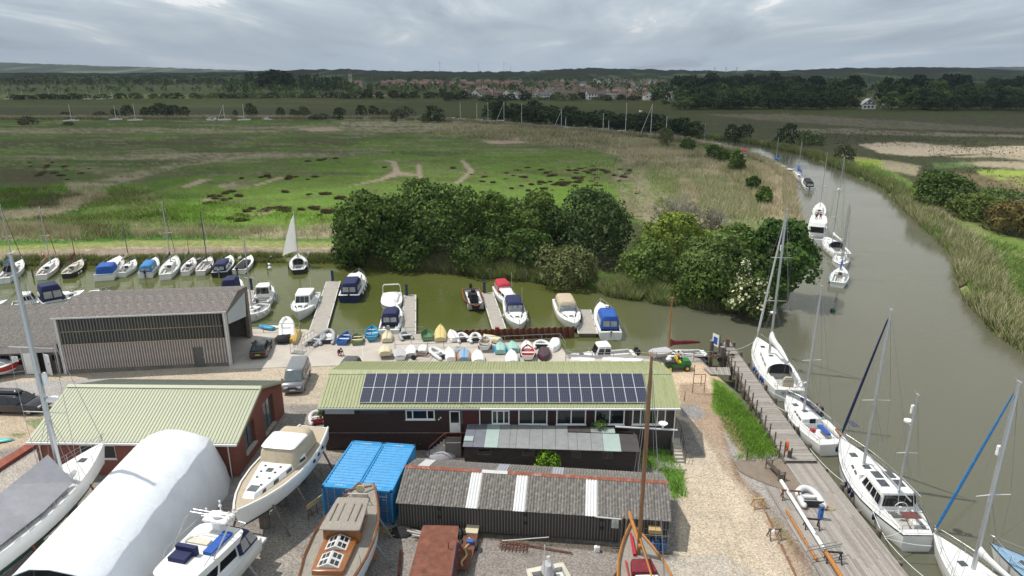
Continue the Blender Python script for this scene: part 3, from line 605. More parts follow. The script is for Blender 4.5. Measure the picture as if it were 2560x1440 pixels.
reedbed('rough_grass',[(1430,380),(1640,410),(1690,540),(1560,580),(1480,500)],9000,0.9,0.2,35,TAN,0.7,fall=25.0)
for q_ in (([(1786,950),(1860,1005),(1935,1088),(1972,1152),(1880,1156),(1815,1150),(1846,1132),(1815,1090),(1796,1040),(1780,1008),(1784,970)],15000,41),([(1598,1116),(1694,1126),(1714,1180),(1726,1244),(1680,1254),(1648,1180),(1598,1174)],7000,42)): reedbed('bank_grass',q_[0],q_[1],0.34,0.07,q_[2],(0.15,0.25,0.04),0.4,z=0,minz=-1.4,lean=0.6,fall=1.1)
mk('roof_olive',(0.325,0.345,0.175),0.5,var=0.10,scale=0.8,stretch=(3,0.6,1),dirt=(0.17,0.18,0.085),dscale=0.9,damt=0.7)
mk('roof_sage',(0.33,0.35,0.235),0.5,var=0.05,scale=0.8,dirt=(0.33,0.35,0.2),dscale=0.8,damt=0.6)
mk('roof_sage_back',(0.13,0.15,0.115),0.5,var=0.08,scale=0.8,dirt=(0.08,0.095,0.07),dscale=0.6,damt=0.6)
mk('asbestos',(0.17,0.148,0.137),0.9,var=0.25,scale=2.0,dirt=(0.42,0.385,0.35),dscale=4.0,damt=0.6,bump=0.01,bscale=20)
mk('asbestos2',(0.150,0.138,0.125),0.9,var=0.25,scale=2.6,dirt=(0.42,0.39,0.35),dscale=5.0,damt=0.65,bump=0.01,bscale=20)
mk('asbestos_wall',(0.47,0.425,0.40),0.85,var=0.1,scale=1.5,dirt=(0.27,0.24,0.22),dscale=1.2,damt=0.5)
mk('asbestos_wall_dark',(0.16,0.145,0.125),0.9,var=0.22,scale=1.2,stretch=(2.5,1,0.5),dirt=(0.055,0.05,0.04),dscale=1.2,damt=0.75)
mk('grp_sheet',(0.12,0.125,0.115),0.35,var=0.3,scale=0.7,stretch=(2.5,1,0.8),dirt=(0.18,0.18,0.15),dscale=1.2,damt=0.4)
mk('asbestos_wall_groove',(0.25,0.22,0.20),0.9,var=0.15,scale=1.5); mk('asbestos_wall_dark_groove',(0.06,0.052,0.045),0.9,var=0.2,scale=1.5); mk('grp_sheet_groove',(0.04,0.042,0.04),0.35,var=0.3,scale=0.7)  # darker copies that paint shade into the sheet grooves
mk('grp_light',(0.64,0.645,0.63),0.5,var=0.06,scale=2)
mk('grp_light2',(0.36,0.36,0.40),0.5,var=0.08,scale=2)
mk('brown_boards',(0.030,0.012,0.010),0.6,var=0.25,scale=1.2,stretch=(1,1,6),dirt=(0.06,0.03,0.025),dscale=1.4,damt=0.5)
mk('red_boards',(0.075,0.012,0.011),0.6,var=0.25,scale=1.2,stretch=(1,1,6))
mk('dark_boards',(0.05,0.04,0.036),0.8,var=0.3,scale=1.4,stretch=(1,1,6),dirt=(0.10,0.09,0.08),dscale=1.6,damt=0.5)
mk('roof_grey',(0.24,0.245,0.245),0.8,var=0.1,scale=2,dirt=(0.17,0.17,0.165),dscale=2.5,damt=0.6)
mk('roof_greyblue',(0.155,0.16,0.19),0.7,var=0.12,scale=2)
mk('roof_paleaqua',(0.33,0.41,0.38),0.6,var=0.06,scale=2)
mk('roof_dark',(0.06,0.052,0.05),0.8,var=0.2,scale=2)
mk('ridge_red',(0.26,0.08,0.045),0.85,var=0.18,scale=3,dirt=(0.5,0.42,0.38),dscale=2.2,damt=0.6)
mk('fascia',(0.36,0.375,0.37),0.5,var=0.08,scale=2)
mk('door_grey',(0.10,0.11,0.105),0.5,var=0.08)
mk('door_shutter',(0.42,0.45,0.46),0.55,var=0.08,scale=1.5)
mk('dark_inside',(0.012,0.011,0.010),0.9,var=0.2)  # near-black, paints the shade inside openings
m=bpy.data.materials.new('red_brick'); m.use_nodes=True; t=m.node_tree; b=t.nodes['Principled BSDF']; b.inputs['Roughness'].default_value=0.9
tcn=N(t,'ShaderNodeTexCoord'); mp=N(t,'ShaderNodeMapping'); LK(t,tcn.outputs['Object'],mp.inputs[0])
sx_=N(t,'ShaderNodeSeparateXYZ'); LK(t,mp.outputs[0],sx_.inputs[0]); cb=N(t,'ShaderNodeCombineXYZ'); LK(t,MA(t,'ADD',sx_.outputs[0],sx_.outputs[1]),cb.inputs[0]); LK(t,sx_.outputs[2],cb.inputs[1])
br=N(t,'ShaderNodeTexBrick',Scale=1.0); br.inputs['Brick Width'].default_value=0.225; br.inputs['Row Height'].default_value=0.075; br.inputs['Mortar Size'].default_value=0.009
br.inputs['Color1'].default_value=(0.30,0.085,0.052,1); br.inputs['Color2'].default_value=(0.225,0.060,0.038,1); br.inputs['Mortar'].default_value=(0.16,0.10,0.08,1); LK(t,cb.outputs[0],br.inputs['Vector']); LK(t,br.outputs[0],b.inputs['Base Color'])
MT['red_brick']=m
m=bpy.data.materials.new('solar_cells'); m.use_nodes=True; t=m.node_tree; b=t.nodes['Principled BSDF']; b.inputs['Roughness'].default_value=0.15
tcn=N(t,'ShaderNodeTexCoord'); mp=N(t,'ShaderNodeMapping'); LK(t,tcn.outputs['Object'],mp.inputs[0])
br=N(t,'ShaderNodeTexBrick',Scale=1.0); br.offset=0.0; br.inputs['Brick Width'].default_value=0.158; br.inputs['Row Height'].default_value=0.158; br.inputs['Mortar Size'].default_value=0.009
br.inputs['Color1'].default_value=(0.020,0.024,0.055,1); br.inputs['Color2'].default_value=(0.026,0.030,0.060,1); br.inputs['Mortar'].default_value=(0.14,0.14,0.15,1); LK(t,mp.outputs[0],br.inputs['Vector']); LK(t,br.outputs[0],b.inputs['Base Color'])
MT['solar_cells']=m
def corr_mesh(name,w,run,rise,mat,pitch=0.15,amp=0.025,trap=False,th=0.012):
    n=max(2,round(w/pitch)); xs=[];hs=[]
    for k in range(n):
        if trap:
            for f,h in ((0,0),(0.62,0),(0.70,1),(0.92,1)): xs.append((k+f)*pitch); hs.append(h*amp)
        else:
            for f,h in ((0,0),(0.25,0.7),(0.5,1.0),(0.75,0.7)): xs.append((k+f)*pitch); hs.append(h*amp)
    xs.append(w); hs.append(0); L=hypot(run,rise); ny,nz_=-rise/L,run/L; mb=MB(); vs=[]
    for t0 in (0,1):
        for o in (0,-th):
            for x,h in zip(xs,hs): vs.append((min(x,w),run*t0+ny*(h+o),rise*t0+nz_*(h+o)))
    m_n=len(xs); fs=[]
    for k in range(m_n-1): fs+=[(k,k+1,2*m_n+k+1,2*m_n+k),(m_n+k+1,m_n+k,3*m_n+k,3*m_n+k+1),(k+1,k,m_n+k,m_n+k+1)]
    fs+=[(0,2*m_n,3*m_n,m_n),(m_n-1,2*m_n-1,4*m_n-1,3*m_n-1)]
    mb.add(vs,fs); return mb.mesh(name,mat)
def roof_slope(th,x0,x1,y0,z0,y1,z1,mat,sw=1.0,pitch=0.15,amp=0.025,trap=False,alt=None,name='roof_sheet'):
    n=max(1,round((x1-x0)/sw)); w=(x1-x0)/n; me=corr_mesh(name,w,y1-y0,z1-z0,mat,pitch,amp,trap); cache={}
    out=[]
    for k in range(n):
        mm=me
        if alt and k in alt:
            if alt[k] not in cache: cache[alt[k]]=corr_mesh(name,w,y1-y0,z1-z0,alt[k],pitch,amp,trap)
            mm=cache[alt[k]]
        out.append(put(name,mm,th,(x0+k*w,y0,z0+0.004*(k%2))))
    return out
def wall_holes(name,th,x0,x1,y0,y1,z0,z1,holes,mat,corr=None):
    xs=sorted({x0,x1,*[h[0] for h in holes],*[h[1] for h in holes]}); zs=sorted({z0,z1,*[h[2] for h in holes],*[h[3] for h in holes]}); mb=MB()
    for i in range(len(xs)-1):
        for j in range(len(zs)-1):
            cx,cz=(xs[i]+xs[i+1])/2,(zs[j]+zs[j+1])/2
            if any(h[0]<cx<h[1] and h[2]<cz<h[3] for h in holes): continue
            mb.b2(xs[i],xs[i+1],y0,y1,zs[j],zs[j+1])
    return mb.build(name,mat,th)
def window(th,xa,xb,za,zb,y,splits=(),fr=0.07,mat='paint_white',glass='glass_dark',sill=True,label=None,name='window'):
    mb=MB(); mb.b2(xa,xb,y-0.03,y+0.06,za,za+fr); mb.b2(xa,xb,y-0.03,y+0.06,zb-fr,zb); 
    cuts=[xa]+[xa+(xb-xa)*s for s in splits]+[xb]
    for i,c in enumerate(cuts):
        a,b_=(c,c+fr) if i==0 else ((c-fr,c) if i==len(cuts)-1 else (c-fr/2,c+fr/2)); mb.b2(a,b_,y-0.03,y+0.06,za+fr,zb-fr)
    f=mb.build(name,mat,th)
    for i in range(len(cuts)-1):
        g=MB(); a=cuts[i]+(fr if i==0 else fr/2); b_=cuts[i+1]-(fr if i==len(cuts)-2 else fr/2); g.b2(a,b_,y+0.01,y+0.03,za+fr,zb-fr); g.build('pane',glass,f)
    if sill: s=MB(); s.b2(xa-0.05,xb+0.05,y-0.10,y-0.031,za-0.05,za+0.01); s.build('sill',mat,f)
    return f
def downpipe(th,x,y,z0,z1,mat='paint_white',r=0.045):
    mb=MB(); mb.tube((x,y,z0),(x,y,z1),r,n=6); mb.b2(x-0.07,x+0.07,y-0.07,y+0.07,z1-0.15,z1); mb.build('downpipe',mat,th)
def gable(mb,x,th_,y0,y1,z0,ze0,yr,zr,ze1):
    p=[(y0,z0),(y1,z0),(y1,ze1),(yr,zr),(y0,ze0)]; n=len(p)
    vs=[(x,a,b_) for a,b_ in p]+[(x+th_,a,b_) for a,b_ in p]
    mb.add(vs,[tuple(range(n-1,-1,-1)),tuple(range(n,2*n))]+[(i,(i+1)%n,n+(i+1)%n,n+i) for i in range(n)])
B=thing('boatyard_store','long brown boarded building with olive green ribbed roof carrying solar panels','building',(-14.95,48.35,0))
LB=27.9; RY,RZ=3.5,5.35; DB=8.3; EZ=4.02
wins=[(6.55,8.85,2.75,3.6,(0.24,0.74)),(13.35,14.75,2.35,3.55,(0.30,0.68)),(15.45,17.75,2.3,3.75,(0.5,)),(18.45,20.8,2.3,3.75,(0.5,)),(21.5,23.85,2.3,3.75,(0.5,)),(24.45,27.1,2.3,3.75,(0.25,0.5,0.75))]
holes=[w[:4] for w in wins]+[(10.0,10.85,1.35,3.5)]
wall_holes('front_wall',B,0,11.1,0,0.15,0.0,3.95,[h for h in holes if h[1]<11.1],'brown_boards')
wall_holes('front_wall',B,12.45,24.2,0,0.15,0.0,3.95,[h for h in holes if 12<h[0]<24.2],'brown_boards')
wall_holes('red_wall_panel',B,11.1,12.45,0,0.15,0.0,3.95,[],'red_boards')
wall_holes('front_wall',B,24.2,LB,0,0.15,0.0,3.95,[h for h in holes if h[0]>24.2],'dark_boards')
for w in wins: window(B,w[0],w[1],w[2],w[3],-0.01,w[4],fr=0.09)
mb=MB(); gable(mb,0,0.15,0.15,DB,0,3.95,RY,RZ-0.08,3.95); mb.build('gable_wall','brown_boards',B)
mb=MB(); gable(mb,LB-0.15,0.15,0.15,DB,0,3.95,RY,RZ-0.08,3.95); mb.build('gable_wall','dark_boards',B)
mb=MB(); mb.b2(0.15,LB-0.15,DB-0.15,DB,0,3.95); mb.build('back_wall','brown_boards',B)
for z in (0.95,1.15,1.35):
    mb=MB(); mb.b2(0.0,12.4,-0.03,0,z,z+0.17); mb.build('cladding_board','brown_boards',B)
mb=MB(); mb.b2(-0.02,LB,0.02,0.1,1.52,1.56); 
roof_slope(B,-0.25,LB+0.25,-0.35,EZ-0.06,RY,RZ,'roof_olive',1.02,0.255,0.05,True)
roof_slope(B,-0.25,LB+0.25,DB+0.3,EZ-0.06,RY,RZ,'roof_olive',1.02,0.255,0.05,True)
for k in range(9):
    a=-0.25+k*(LB+0.5)/9; mb=MB(); w=(LB+0.5)/9
    mb.add([(a,RY-0.42,RZ-0.10),(a+w,RY-0.42,RZ-0.10),(a+w,RY,RZ+0.07),(a,RY,RZ+0.07),(a,RY+0.42,RZ-0.06),(a+w,RY+0.42,RZ-0.06),(a,RY,RZ-0.05),(a+w,RY,RZ-0.05)],[(0,1,2,3),(3,2,5,4),(0,6,7,1),(6,4,5,7),(0,3,4,6),(1,7,5,2)]); mb.build('ridge_capping','roof_olive',B)
for a,b_ in ((-0.2,12.4),(12.44,LB+0.2)):
    mb=MB(); mb.b2(a,b_,-0.50,-0.36,EZ-0.20,EZ-0.07); mb.build('gutter','fascia' if a<0 else 'paint_white',B)
downpipe(B,12.4,-0.09,1.9,3.8); downpipe(B,18.1,-0.09,1.9,3.8,'brown_boards'); downpipe(B,LB-0.1,-0.09,0,3.8)
mb=MB(); mb.b2(10.0,10.85,0.0,0.06,1.35,3.5); d=mb.build('door','paint_white',B); mb=MB(); mb.b2(10.1,10.75,-0.012,-0.002,2.45,3.4); mb.build('pane','glass_dark',d)
mb=MB(); mb.b2(10.72,10.78,-0.06,-0.002,2.3,2.36); mb.build('handle','steel',d)
for x0,x1,z0,z1,mt in ((0.2,2.5,3.25,3.7,'fascia'),(3.0,5.2,3.25,3.65,'dark_boards')):
    mb=MB(); mb.b2(x0,x1,-0.05,0,z0,z1); mb.build('board_panel',mt,B)
for z in (1.55,):
    mb=MB(); mb.b2(0,12.4,-0.06,-0.001,z,z+0.05); mb.build('batten','timber_old',B)
for x in (9.1,9.25):
    mb=MB(); mb.b2(x,x+0.11,-0.04,0,2.7+(x-9.1),2.82+(x-9.1)); mb.build('socket_box','paint_white',B)
pw=0.875; ph=1.62; L_=hypot(RY+0.35,RZ-EZ+0.06); sy,sz=(RY+0.35)/L_,(RZ-EZ+0.06)/L_; ang=atan2(sz,sy)
mb=MB(); mb.b2(0,pw-0.012,0,ph-0.012,0.0,0.04); mb.mi=1; mb.b2(0.02,pw-0.03,0.02,ph-0.03,0.0405,0.043); pm=mb.mesh('solar_panel',['alloy_white','solar_cells'])
for r in range(2):
    for k in range(26):
        s0=0.42+r*ph; o=put('solar_panel',pm,B,(2.95+k*pw,-0.35+sy*s0-sz*0.12,EZ-0.06+sz*s0+sy*0.12)); o.rotation_euler=(ang,0,0)
mb=MB(); mb.tube((3.2,-0.1,3.9),(3.2,-0.1,3.95),0.02)
for r in range(4):
    s0=0.42+0.4+r*0.85; mb=MB(); mb.box((2.95+13*pw,-0.35+sy*s0-sz*0.085,EZ-0.06+sz*s0+sy*0.085),(26*pw,0.05,0.05)); mb.build('mounting_rail','alloy_white',B)
mb=MB(); mb.tube((11.0,-0.1,2.4),(11.0,-0.1,5.4),0.025); mb.build('aerial_pole','galv',B)
ST=thing('stone_steps','flight of stone steps with iron handrail at right end of brown building','steps',tuple(G(1700,1158,0)))
for k in range(7):
    mb=MB(); mb.b2(-0.32,0.32,k*0.27,k*0.27+0.30,0,0.16*(k+1)); mb.build('step','stone',ST)
mb=MB(); pts=[(0.42,0,0.9),(0.42,1.9,2.0),(0.42,3.6,2.0)]; mb.path(pts,0.025)
for y,z in ((0,0.9),(0.95,1.45),(1.9,2.0),(3.6,2.0)): mb.tube((0.42,y,0),(0.42,y,z),0.025)
mb.path([(0.42,0,0.45),(0.42,1.9,1.5),(0.42,3.6,1.5)],0.018); mb.build('handrail','black_plastic',ST)
mb=MB(); mb.b2(-0.5,0.3,-0.95,-0.05,0.0,0.05); mb.build('slab','stone',ST)
mb=MB(); mb.b2(-0.3,0.36,1.9,3.4,0,1.3); mb.build('landing','concrete_dark',ST)
ST=thing('door_stoop','concrete stoop with pale steps and brown rail under the white back door','steps',(-4.6,47.3,0))
mb=MB(); mb.b2(-0.6,0.6,0.0,1.0,0,1.25); mb.build('landing','concrete_dark',ST)
for k in range(5): mb=MB(); mb.b2(-0.62-0.26*(k+1),-0.62-0.26*k,0.05,0.95,0,1.25-0.22*(k+1)); mb.build('step','concrete_pale',ST)
mb=MB(); mb.path([(-1.9,0,0.9),(-0.6,0,2.15),(0.6,0,2.15)],0.03)
for x,z in ((-1.9,0.9),(-0.6,2.15),(0.6,2.15)): mb.tube((x,0,0.0),(x,0,z),0.03)
mb.path([(-0.6,0,1.7),(0.6,0,1.7)],0.022); mb.build('handrail','rust',ST)
K=thing('brick_workshop','red brick workshop with pale sage ribbed roof and large side openings','building',(-35.5,44.9,0),R(-1.2))
WK=15.0; DK=10.1; ER=3.0; RKY,RKZ=5.05,4.95
wall_holes('front_wall',K,0,WK,0,0.25,0,ER,[(3.25,4.25,1.35,2.5),(4.9,5.95,1.35,2.5)],'red_brick')
window(K,3.25,4.25,1.35,2.5,0.08,()); window(K,4.9,5.95,1.35,2.5,0.08,())
mb=MB(); gable(mb,0,0.25,0.25,DK-0.25,0,ER,RKY,RKZ-0.1,ER); mb.build('gable_wall','red_brick',K)
mb=MB(); mb.b2(0,WK,DK-0.25,DK,0,ER); mb.build('back_wall','red_brick',K)
hs=[(1.7,3.7,0.9,2.95),(5.6,7.9,0.35,3.1)]
mb=MB(); ysp=sorted({0.25,DK-0.25,RKY,*[h[0] for h in hs],*[h[1] for h in hs]})
def rz_(y): return ER+(RKZ-0.1-ER)*(y/RKY if y<RKY else (DK-y)/(DK-RKY))
for a,b_ in zip(ysp,ysp[1:]):
    h=[q for q in hs if q[0]<=a and q[1]>=b_]
    segs=[(0,None)] if not h else [(0,h[0][2]),(h[0][3],None)]
    for z0,z1 in segs:
        za=z1 if z1 is not None else rz_(a); zb=z1 if z1 is not None else rz_(b_)
        x=WK-0.25; vs=[(x,a,z0),(x,b_,z0),(x,b_,zb),(x,a,za),(WK,a,z0),(WK,b_,z0),(WK,b_,zb),(WK,a,za)]
        mb.add(vs,[(3,2,1,0),(4,5,6,7),(0,1,5,4),(1,2,6,5),(2,3,7,6),(3,0,4,7)])
mb.build('gable_wall','red_brick',K)
for h in hs:
    mb=MB(); mb.b2(WK-0.22,WK+0.12,h[0]-0.05,h[1]+0.05,h[2]-0.14,h[2]+0.001); mb.build('sill','stone',K)
    mb=MB(); mb.b2(WK-0.34,WK-0.26,h[0]-0.1,h[1]+0.1,h[2],h[3]+0.1); f=mb.build('window','dark_inside',K)  # near-black sheet behind the panes paints the unlit interior
    mb=MB(); w=(h[1]-h[0]); mb.b2(WK-0.25,WK-0.22,h[0]+0.08,h[0]+w*0.46,h[2]+0.1,h[3]-0.1); mb.b2(WK-0.25,WK-0.22,h[0]+w*0.54,h[1]-0.08,h[2]+0.1,h[3]-0.1); mb.build('pane','glass_grey',f)
roof_slope(K,-0.3,WK+0.35,-0.35,ER-0.02,RKY,RKZ,'roof_sage',1.04,0.26,0.04,True)
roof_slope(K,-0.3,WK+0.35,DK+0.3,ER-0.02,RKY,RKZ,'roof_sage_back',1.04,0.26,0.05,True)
mb=MB(); mb.add([(-0.3,RKY-0.3,RKZ-0.02),(WK+0.35,RKY-0.3,RKZ-0.02),(WK+0.35,RKY,RKZ+0.11),(-0.3,RKY,RKZ+0.11),(-0.3,RKY+0.3,RKZ-0.02),(WK+0.35,RKY+0.3,RKZ-0.02)],[(0,1,2,3),(3,2,5,4),(0,3,4),(1,5,2),(0,4,5,1)]); mb.build('ridge_capping','roof_sage',K)
for y0,z0,y1,z1 in ((-0.35,ER-0.05,RKY,RKZ-0.04),(DK+0.3,ER-0.05,RKY,RKZ-0.04)):
    mb=MB(); x=WK+0.36; mb.add([(x,y0,z0-0.12),(x,y1,z1-0.12),(x,y1,z1+0.12),(x,y0,z0+0.12),(x+0.04,y0,z0-0.12),(x+0.04,y1,z1-0.12),(x+0.04,y1,z1+0.12),(x+0.04,y0,z0+0.12)],[(0,1,2,3),(7,6,5,4),(0,4,5,1),(1,5,6,2),(2,6,7,3),(3,7,4,0)]); mb.build('bargeboard','roof_sage',K)
mb=MB(); mb.b2(-0.3,WK+0.35,-0.49,-0.36,ER-0.18,ER-0.04); mb.build('gutter','paint_white',K)
for x in (0.35,8.4,WK-0.5): downpipe(K,x,-0.08,0,ER-0.15)
mb=MB(); mb.prism([V2(G(x,y,0)-Vector((0,0,0))) for x,y in ((-500,1470),(-10,1164),(108,1092),(116,1102),(0,1178),(-500,1495))],0,0.25); o=mb.build('brick_kerb','red_brick'); tag(o,'low red brick kerb running left from the brick workshop','kerb')
p0=G(160,935,0); p1=G(582,915,0); dd=(p1-p0); LH=dd.length; rh=atan2(dd.y,dd.x)
Hn=thing('boat_hangar','tall grey hangar with mossy corrugated roof, glazed upper wall and open right end','building',tuple(p0),rh)
HH=6.0; DH=8.6
mb=MB(); mb.b2(0.1,LH-0.1,0.05,0.3,0,0.5); mb.build('plinth','concrete_dark',Hn)
def cwall(th,x0,x1,y,z0,z1,mat,pitch=0.27,amp=0.07,sw=1.2,name='wall_sheet'):
    n=max(1,round((x1-x0)/sw)); w=(x1-x0)/n; k=max(2,round(w/pitch)); mb=MB(); P=[]
    for i in range(k): P+=[((i+f)*w/k,-amp*h) for f,h in ((0,1),(0.42,1),(0.52,0),(0.9,0))]
    P.append((w,-amp)); vs=[q for x,yy in P for q in ((x,yy,z0),(x,yy,z1),(x,yy+0.015+amp,z0),(x,yy+0.015+amp,z1))]
    mb.v=vs
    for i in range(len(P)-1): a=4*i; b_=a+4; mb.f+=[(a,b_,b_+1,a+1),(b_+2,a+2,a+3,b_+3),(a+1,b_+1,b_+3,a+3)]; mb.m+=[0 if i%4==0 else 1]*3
    me=mb.mesh(name,[mat,mat+'_groove'])  # valley faces take the copy with groove shade in its colour
    for i in range(n): put(name,me,th,(x0+i*w,y-0.003*(i%2),0))
dx0,dx1=LH-3.6,LH-2.65
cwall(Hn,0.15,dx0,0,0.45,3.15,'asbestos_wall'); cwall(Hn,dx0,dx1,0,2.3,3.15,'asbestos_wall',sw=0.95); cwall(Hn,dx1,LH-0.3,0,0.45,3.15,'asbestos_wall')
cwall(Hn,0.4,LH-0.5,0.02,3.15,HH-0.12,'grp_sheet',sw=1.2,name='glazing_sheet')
for z in (3.12,4.45): 
    mb=MB(); mb.b2(0.4,LH-0.5,-0.05,-0.035,z,z+0.07); mb.build('wall_rail','timber_new',Hn)
mb=MB(); mb.b2(dx0,dx1,-0.02,0.04,0.1,2.3); d=mb.build('door','door_grey',Hn); mb=MB(); mb.b2(dx1-0.12,dx1-0.06,-0.07,-0.021,1.1,1.2); mb.build('handle','steel',d)
for x in (0.05,LH-0.35): mb=MB(); mb.b2(x,x+0.3,-0.06,0.3,0,HH-0.1); mb.build('corner_post','paint_white_dirty',Hn)
downpipe(Hn,0.28,-0.13,0,HH-0.1); downpipe(Hn,LH-0.18,-0.13,0,HH-0.1)
mb=MB(); mb.b2(-0.1,LH+0.1,-0.24,-0.1,HH-0.12,HH+0.02); mb.build('gutter','paint_white_dirty',Hn)
hy=4.5; hz_=6.7
roof_slope(Hn,-0.15,LH+0.15,-0.2,HH-0.02,hy,hz_,'asbestos',1.05,0.21,0.045)
roof_slope(Hn,-0.15,LH+0.15,DH+0.2,HH-0.02,hy,hz_,'asbestos',1.05,0.21,0.045)
mb=MB(); mb.add([(-0.15,hy-0.2,hz_+0.01),(LH+0.15,hy-0.2,hz_+0.01),(LH+0.15,hy,hz_+0.09),(-0.15,hy,hz_+0.09),(-0.15,hy+0.2,hz_+0.01),(LH+0.15,hy+0.2,hz_+0.01)],[(0,1,2,3),(3,2,5,4),(0,3,4),(1,5,2),(0,4,5,1)]); mb.build('ridge_capping','asbestos2',Hn)
mb=MB(); gable(mb,0.0,0.12,0.3,DH-0.2,0,HH-0.1,hy,hz_-0.05,HH-0.1); mb.build('gable_wall','asbestos_wall',Hn)
mb=MB(); mb.b2(0.12,LH,DH-0.2,DH,0,HH-0.1); mb.build('back_wall','asbestos_wall_dark',Hn)
mb=MB(); x=LH-0.12
mb.add([(x,0.6,4.4),(x,DH-1.5,2.9),(x,DH-0.9,5.6),(x,0.6,5.6),(x+0.08,0.6,4.4),(x+0.08,DH-1.5,2.9),(x+0.08,DH-0.9,5.6),(x+0.08,0.6,5.6)],[(3,2,1,0),(4,5,6,7),(0,1,5,4),(1,2,6,5),(2,3,7,6),(3,0,4,7)]); mb.build('raised_door','door_shutter',Hn)
mb=MB(); gable(mb,LH-0.1,0.1,0.3,DH,5.6,HH-0.1,hy,hz_-0.05,HH-0.1); mb.build('gable_head','asbestos_wall_dark',Hn)
mb=MB(); mb.b2(LH-0.35,LH+0.02,DH-0.9,DH,0,5.6); mb.build('end_post','timber_old',Hn)
mb=MB(); mb.b2(LH-0.3,LH-0.05,0.3,0.6,0,5.6); mb.build('end_post','timber_old',Hn)
mb=MB(); mb.b2(3.0,LH-0.4,0.9,1.0,0.02,0.04); mb.build('inner_floor','concrete_dark',Hn)
q0=G(-260,948,0); q1=G(155,933,0); dd=q1-q0; LL=dd.length; rl=atan2(dd.y,dd.x)
Ls=thing('low_shed','low mossy-roofed shed left of the hangar with white double doors ajar','building',tuple(q0),rl)
E_=3.05; DL=13.5
wall_holes('front_wall',Ls,0,LL,0.1,0.3,0,2.3,[(LL-5.6,LL-4.6,1.0,2.1),(LL-4.35,LL-3.6,1.0,2.1),(LL-2.1,LL-1.2,0.1,2.25),(LL-0.75,LL-0.2,1.3,2.0)],'asbestos_wall_dark')
mb=MB(); mb.b2(0,LL,0.0,0.12,2.3,E_); mb.build('fascia','asbestos_wall',Ls)
mb=MB(); mb.b2(0,LL,0.45,0.5,0.1,2.3); mb.build('interior_shade_sheet','dark_inside',Ls)  # added near-black sheet behind the openings, painting the interior shade
roof_slope(Ls,0,LL,-0.15,E_,4.6,4.0,'asbestos2',1.1,0.21,0.045); roof_slope(Ls,0,LL,4.62,4.0,DL-1,3.3,'asbestos2',1.1,0.21,0.045)
mb=MB(); mb.b2(0,LL,DL-1.2,DL-1,0,3.2); mb.build('back_wall','asbestos_wall_dark',Ls)
mb=MB(); mb.b2(LL-3.3,LL-2.15,-0.04,0.09,0.05,2.3); d=mb.build('door','paint_white',Ls)
d=MB(); d.box((LL-0.95,-0.35,1.15),(1.0,0.06,2.2),R(-35)); d=d.build('door','paint_white',Ls); h=MB(); h.ball((LL-0.75,-0.55,1.3),0.05); h.build('handle','black_plastic',d)
for x in (LL-3.45,LL-0.2): mb=MB(); mb.b2(x,x+0.1,-0.05,0.09,0,E_); mb.build('post','paint_white_dirty',Ls)
s=thing('warning_sign','white square warning board on the low shed wall behind the red boat','sign',tuple(Ls.matrix_basis@Vector((LL-4.1,-0.06,1.75))),rl)
mb=MB(); mb.b2(-0.3,0.3,-0.02,0.02,-0.3,0.3); mb.build('board','paint_white',s)
mb=MB(); mb.path([(-0.18,-0.025,-0.12),(0.18,-0.025,-0.12),(0,-0.025,0.2)],0.018,4,True); mb.build('emblem','black_plastic',s)
p0=G(1000,1318,0); p1=G(1667,1365,0); dd=p1-p0; LS=dd.length; rs=atan2(dd.y,dd.x)
S_=thing('corrugated_shed','long grey corrugated shed with terracotta ridge and white rooflight strips','building',tuple(p0),rs)
SE=2.0; SD=5.3
alt={7:'asbestos_wall_dark'}
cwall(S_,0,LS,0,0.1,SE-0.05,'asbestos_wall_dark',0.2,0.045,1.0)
for x in (2.6,8.3,13.2): 
    for z in (1.55,0.95): mb=MB(); mb.b2(x,x+0.26,-0.09,-0.035,z,z+0.22); mb.build('vent',('black_plastic' if z>1 else 'brown_boards'),S_)
for x in (0.02,LS-0.12): mb=MB(); gable(mb,x,0.1,0.03,SD-0.15,0,SE-0.1,2.55,2.95,SE-0.1); mb.build('gable_wall','asbestos_wall_dark',S_)
mb=MB(); mb.b2(0.15,LS-0.15,SD-0.25,SD-0.15,0,SE-0.1); mb.build('back_wall','asbestos_wall_dark',S_)
roof_slope(S_,-0.15,LS+0.15,-0.2,SE-0.02,2.55,3.05,'asbestos2',0.76,0.19,0.06,alt={6:'grp_light',10:'grp_light',16:'grp_light'})
roof_slope(S_,-0.15,LS+0.15,SD,SE-0.02,2.55,3.05,'asbestos2',0.76,0.19,0.05,alt={1:'grp_light',8:'grp_light2',13:'grp_light2'})
for k in range(10):
    a=-0.15+k*(LS+0.3)/10; w=(LS+0.3)/10-0.02; mb=MB(); mb.add([(a,2.35,3.04),(a+w,2.35,3.04),(a+w,2.55,3.15),(a,2.55,3.15),(a,2.75,3.04),(a+w,2.75,3.04)],[(0,1,2,3),(3,2,5,4),(0,3,4),(1,5,2),(0,4,5,1)]); mb.build('ridge_tile','paint_white_dirty' if k==3 else 'ridge_red',S_)
for px_,w_ in ((12.9,2.4),): mb=MB(); mb.tube((px_,-0.32,2.06),(px_+1.7,-0.32,2.0),0.05); mb.build('scaffold_pole','paint_white_dirty',S_)
for x in (14.55,14.85): mb=MB(); mb.tube((x,-0.38,0),(x,-0.38,2.1),0.06); mb.build('post','timber_old',S_)
s=thing('hazard_sign','white hazard sign with black triangle on the corrugated shed front','sign',tuple(S_.matrix_basis@Vector((14.15,-0.12,1.5))),rs)
mb=MB(); mb.b2(-0.22,0.22,-0.02,0.02,-0.32,0.32); mb.build('board','paint_white',s)
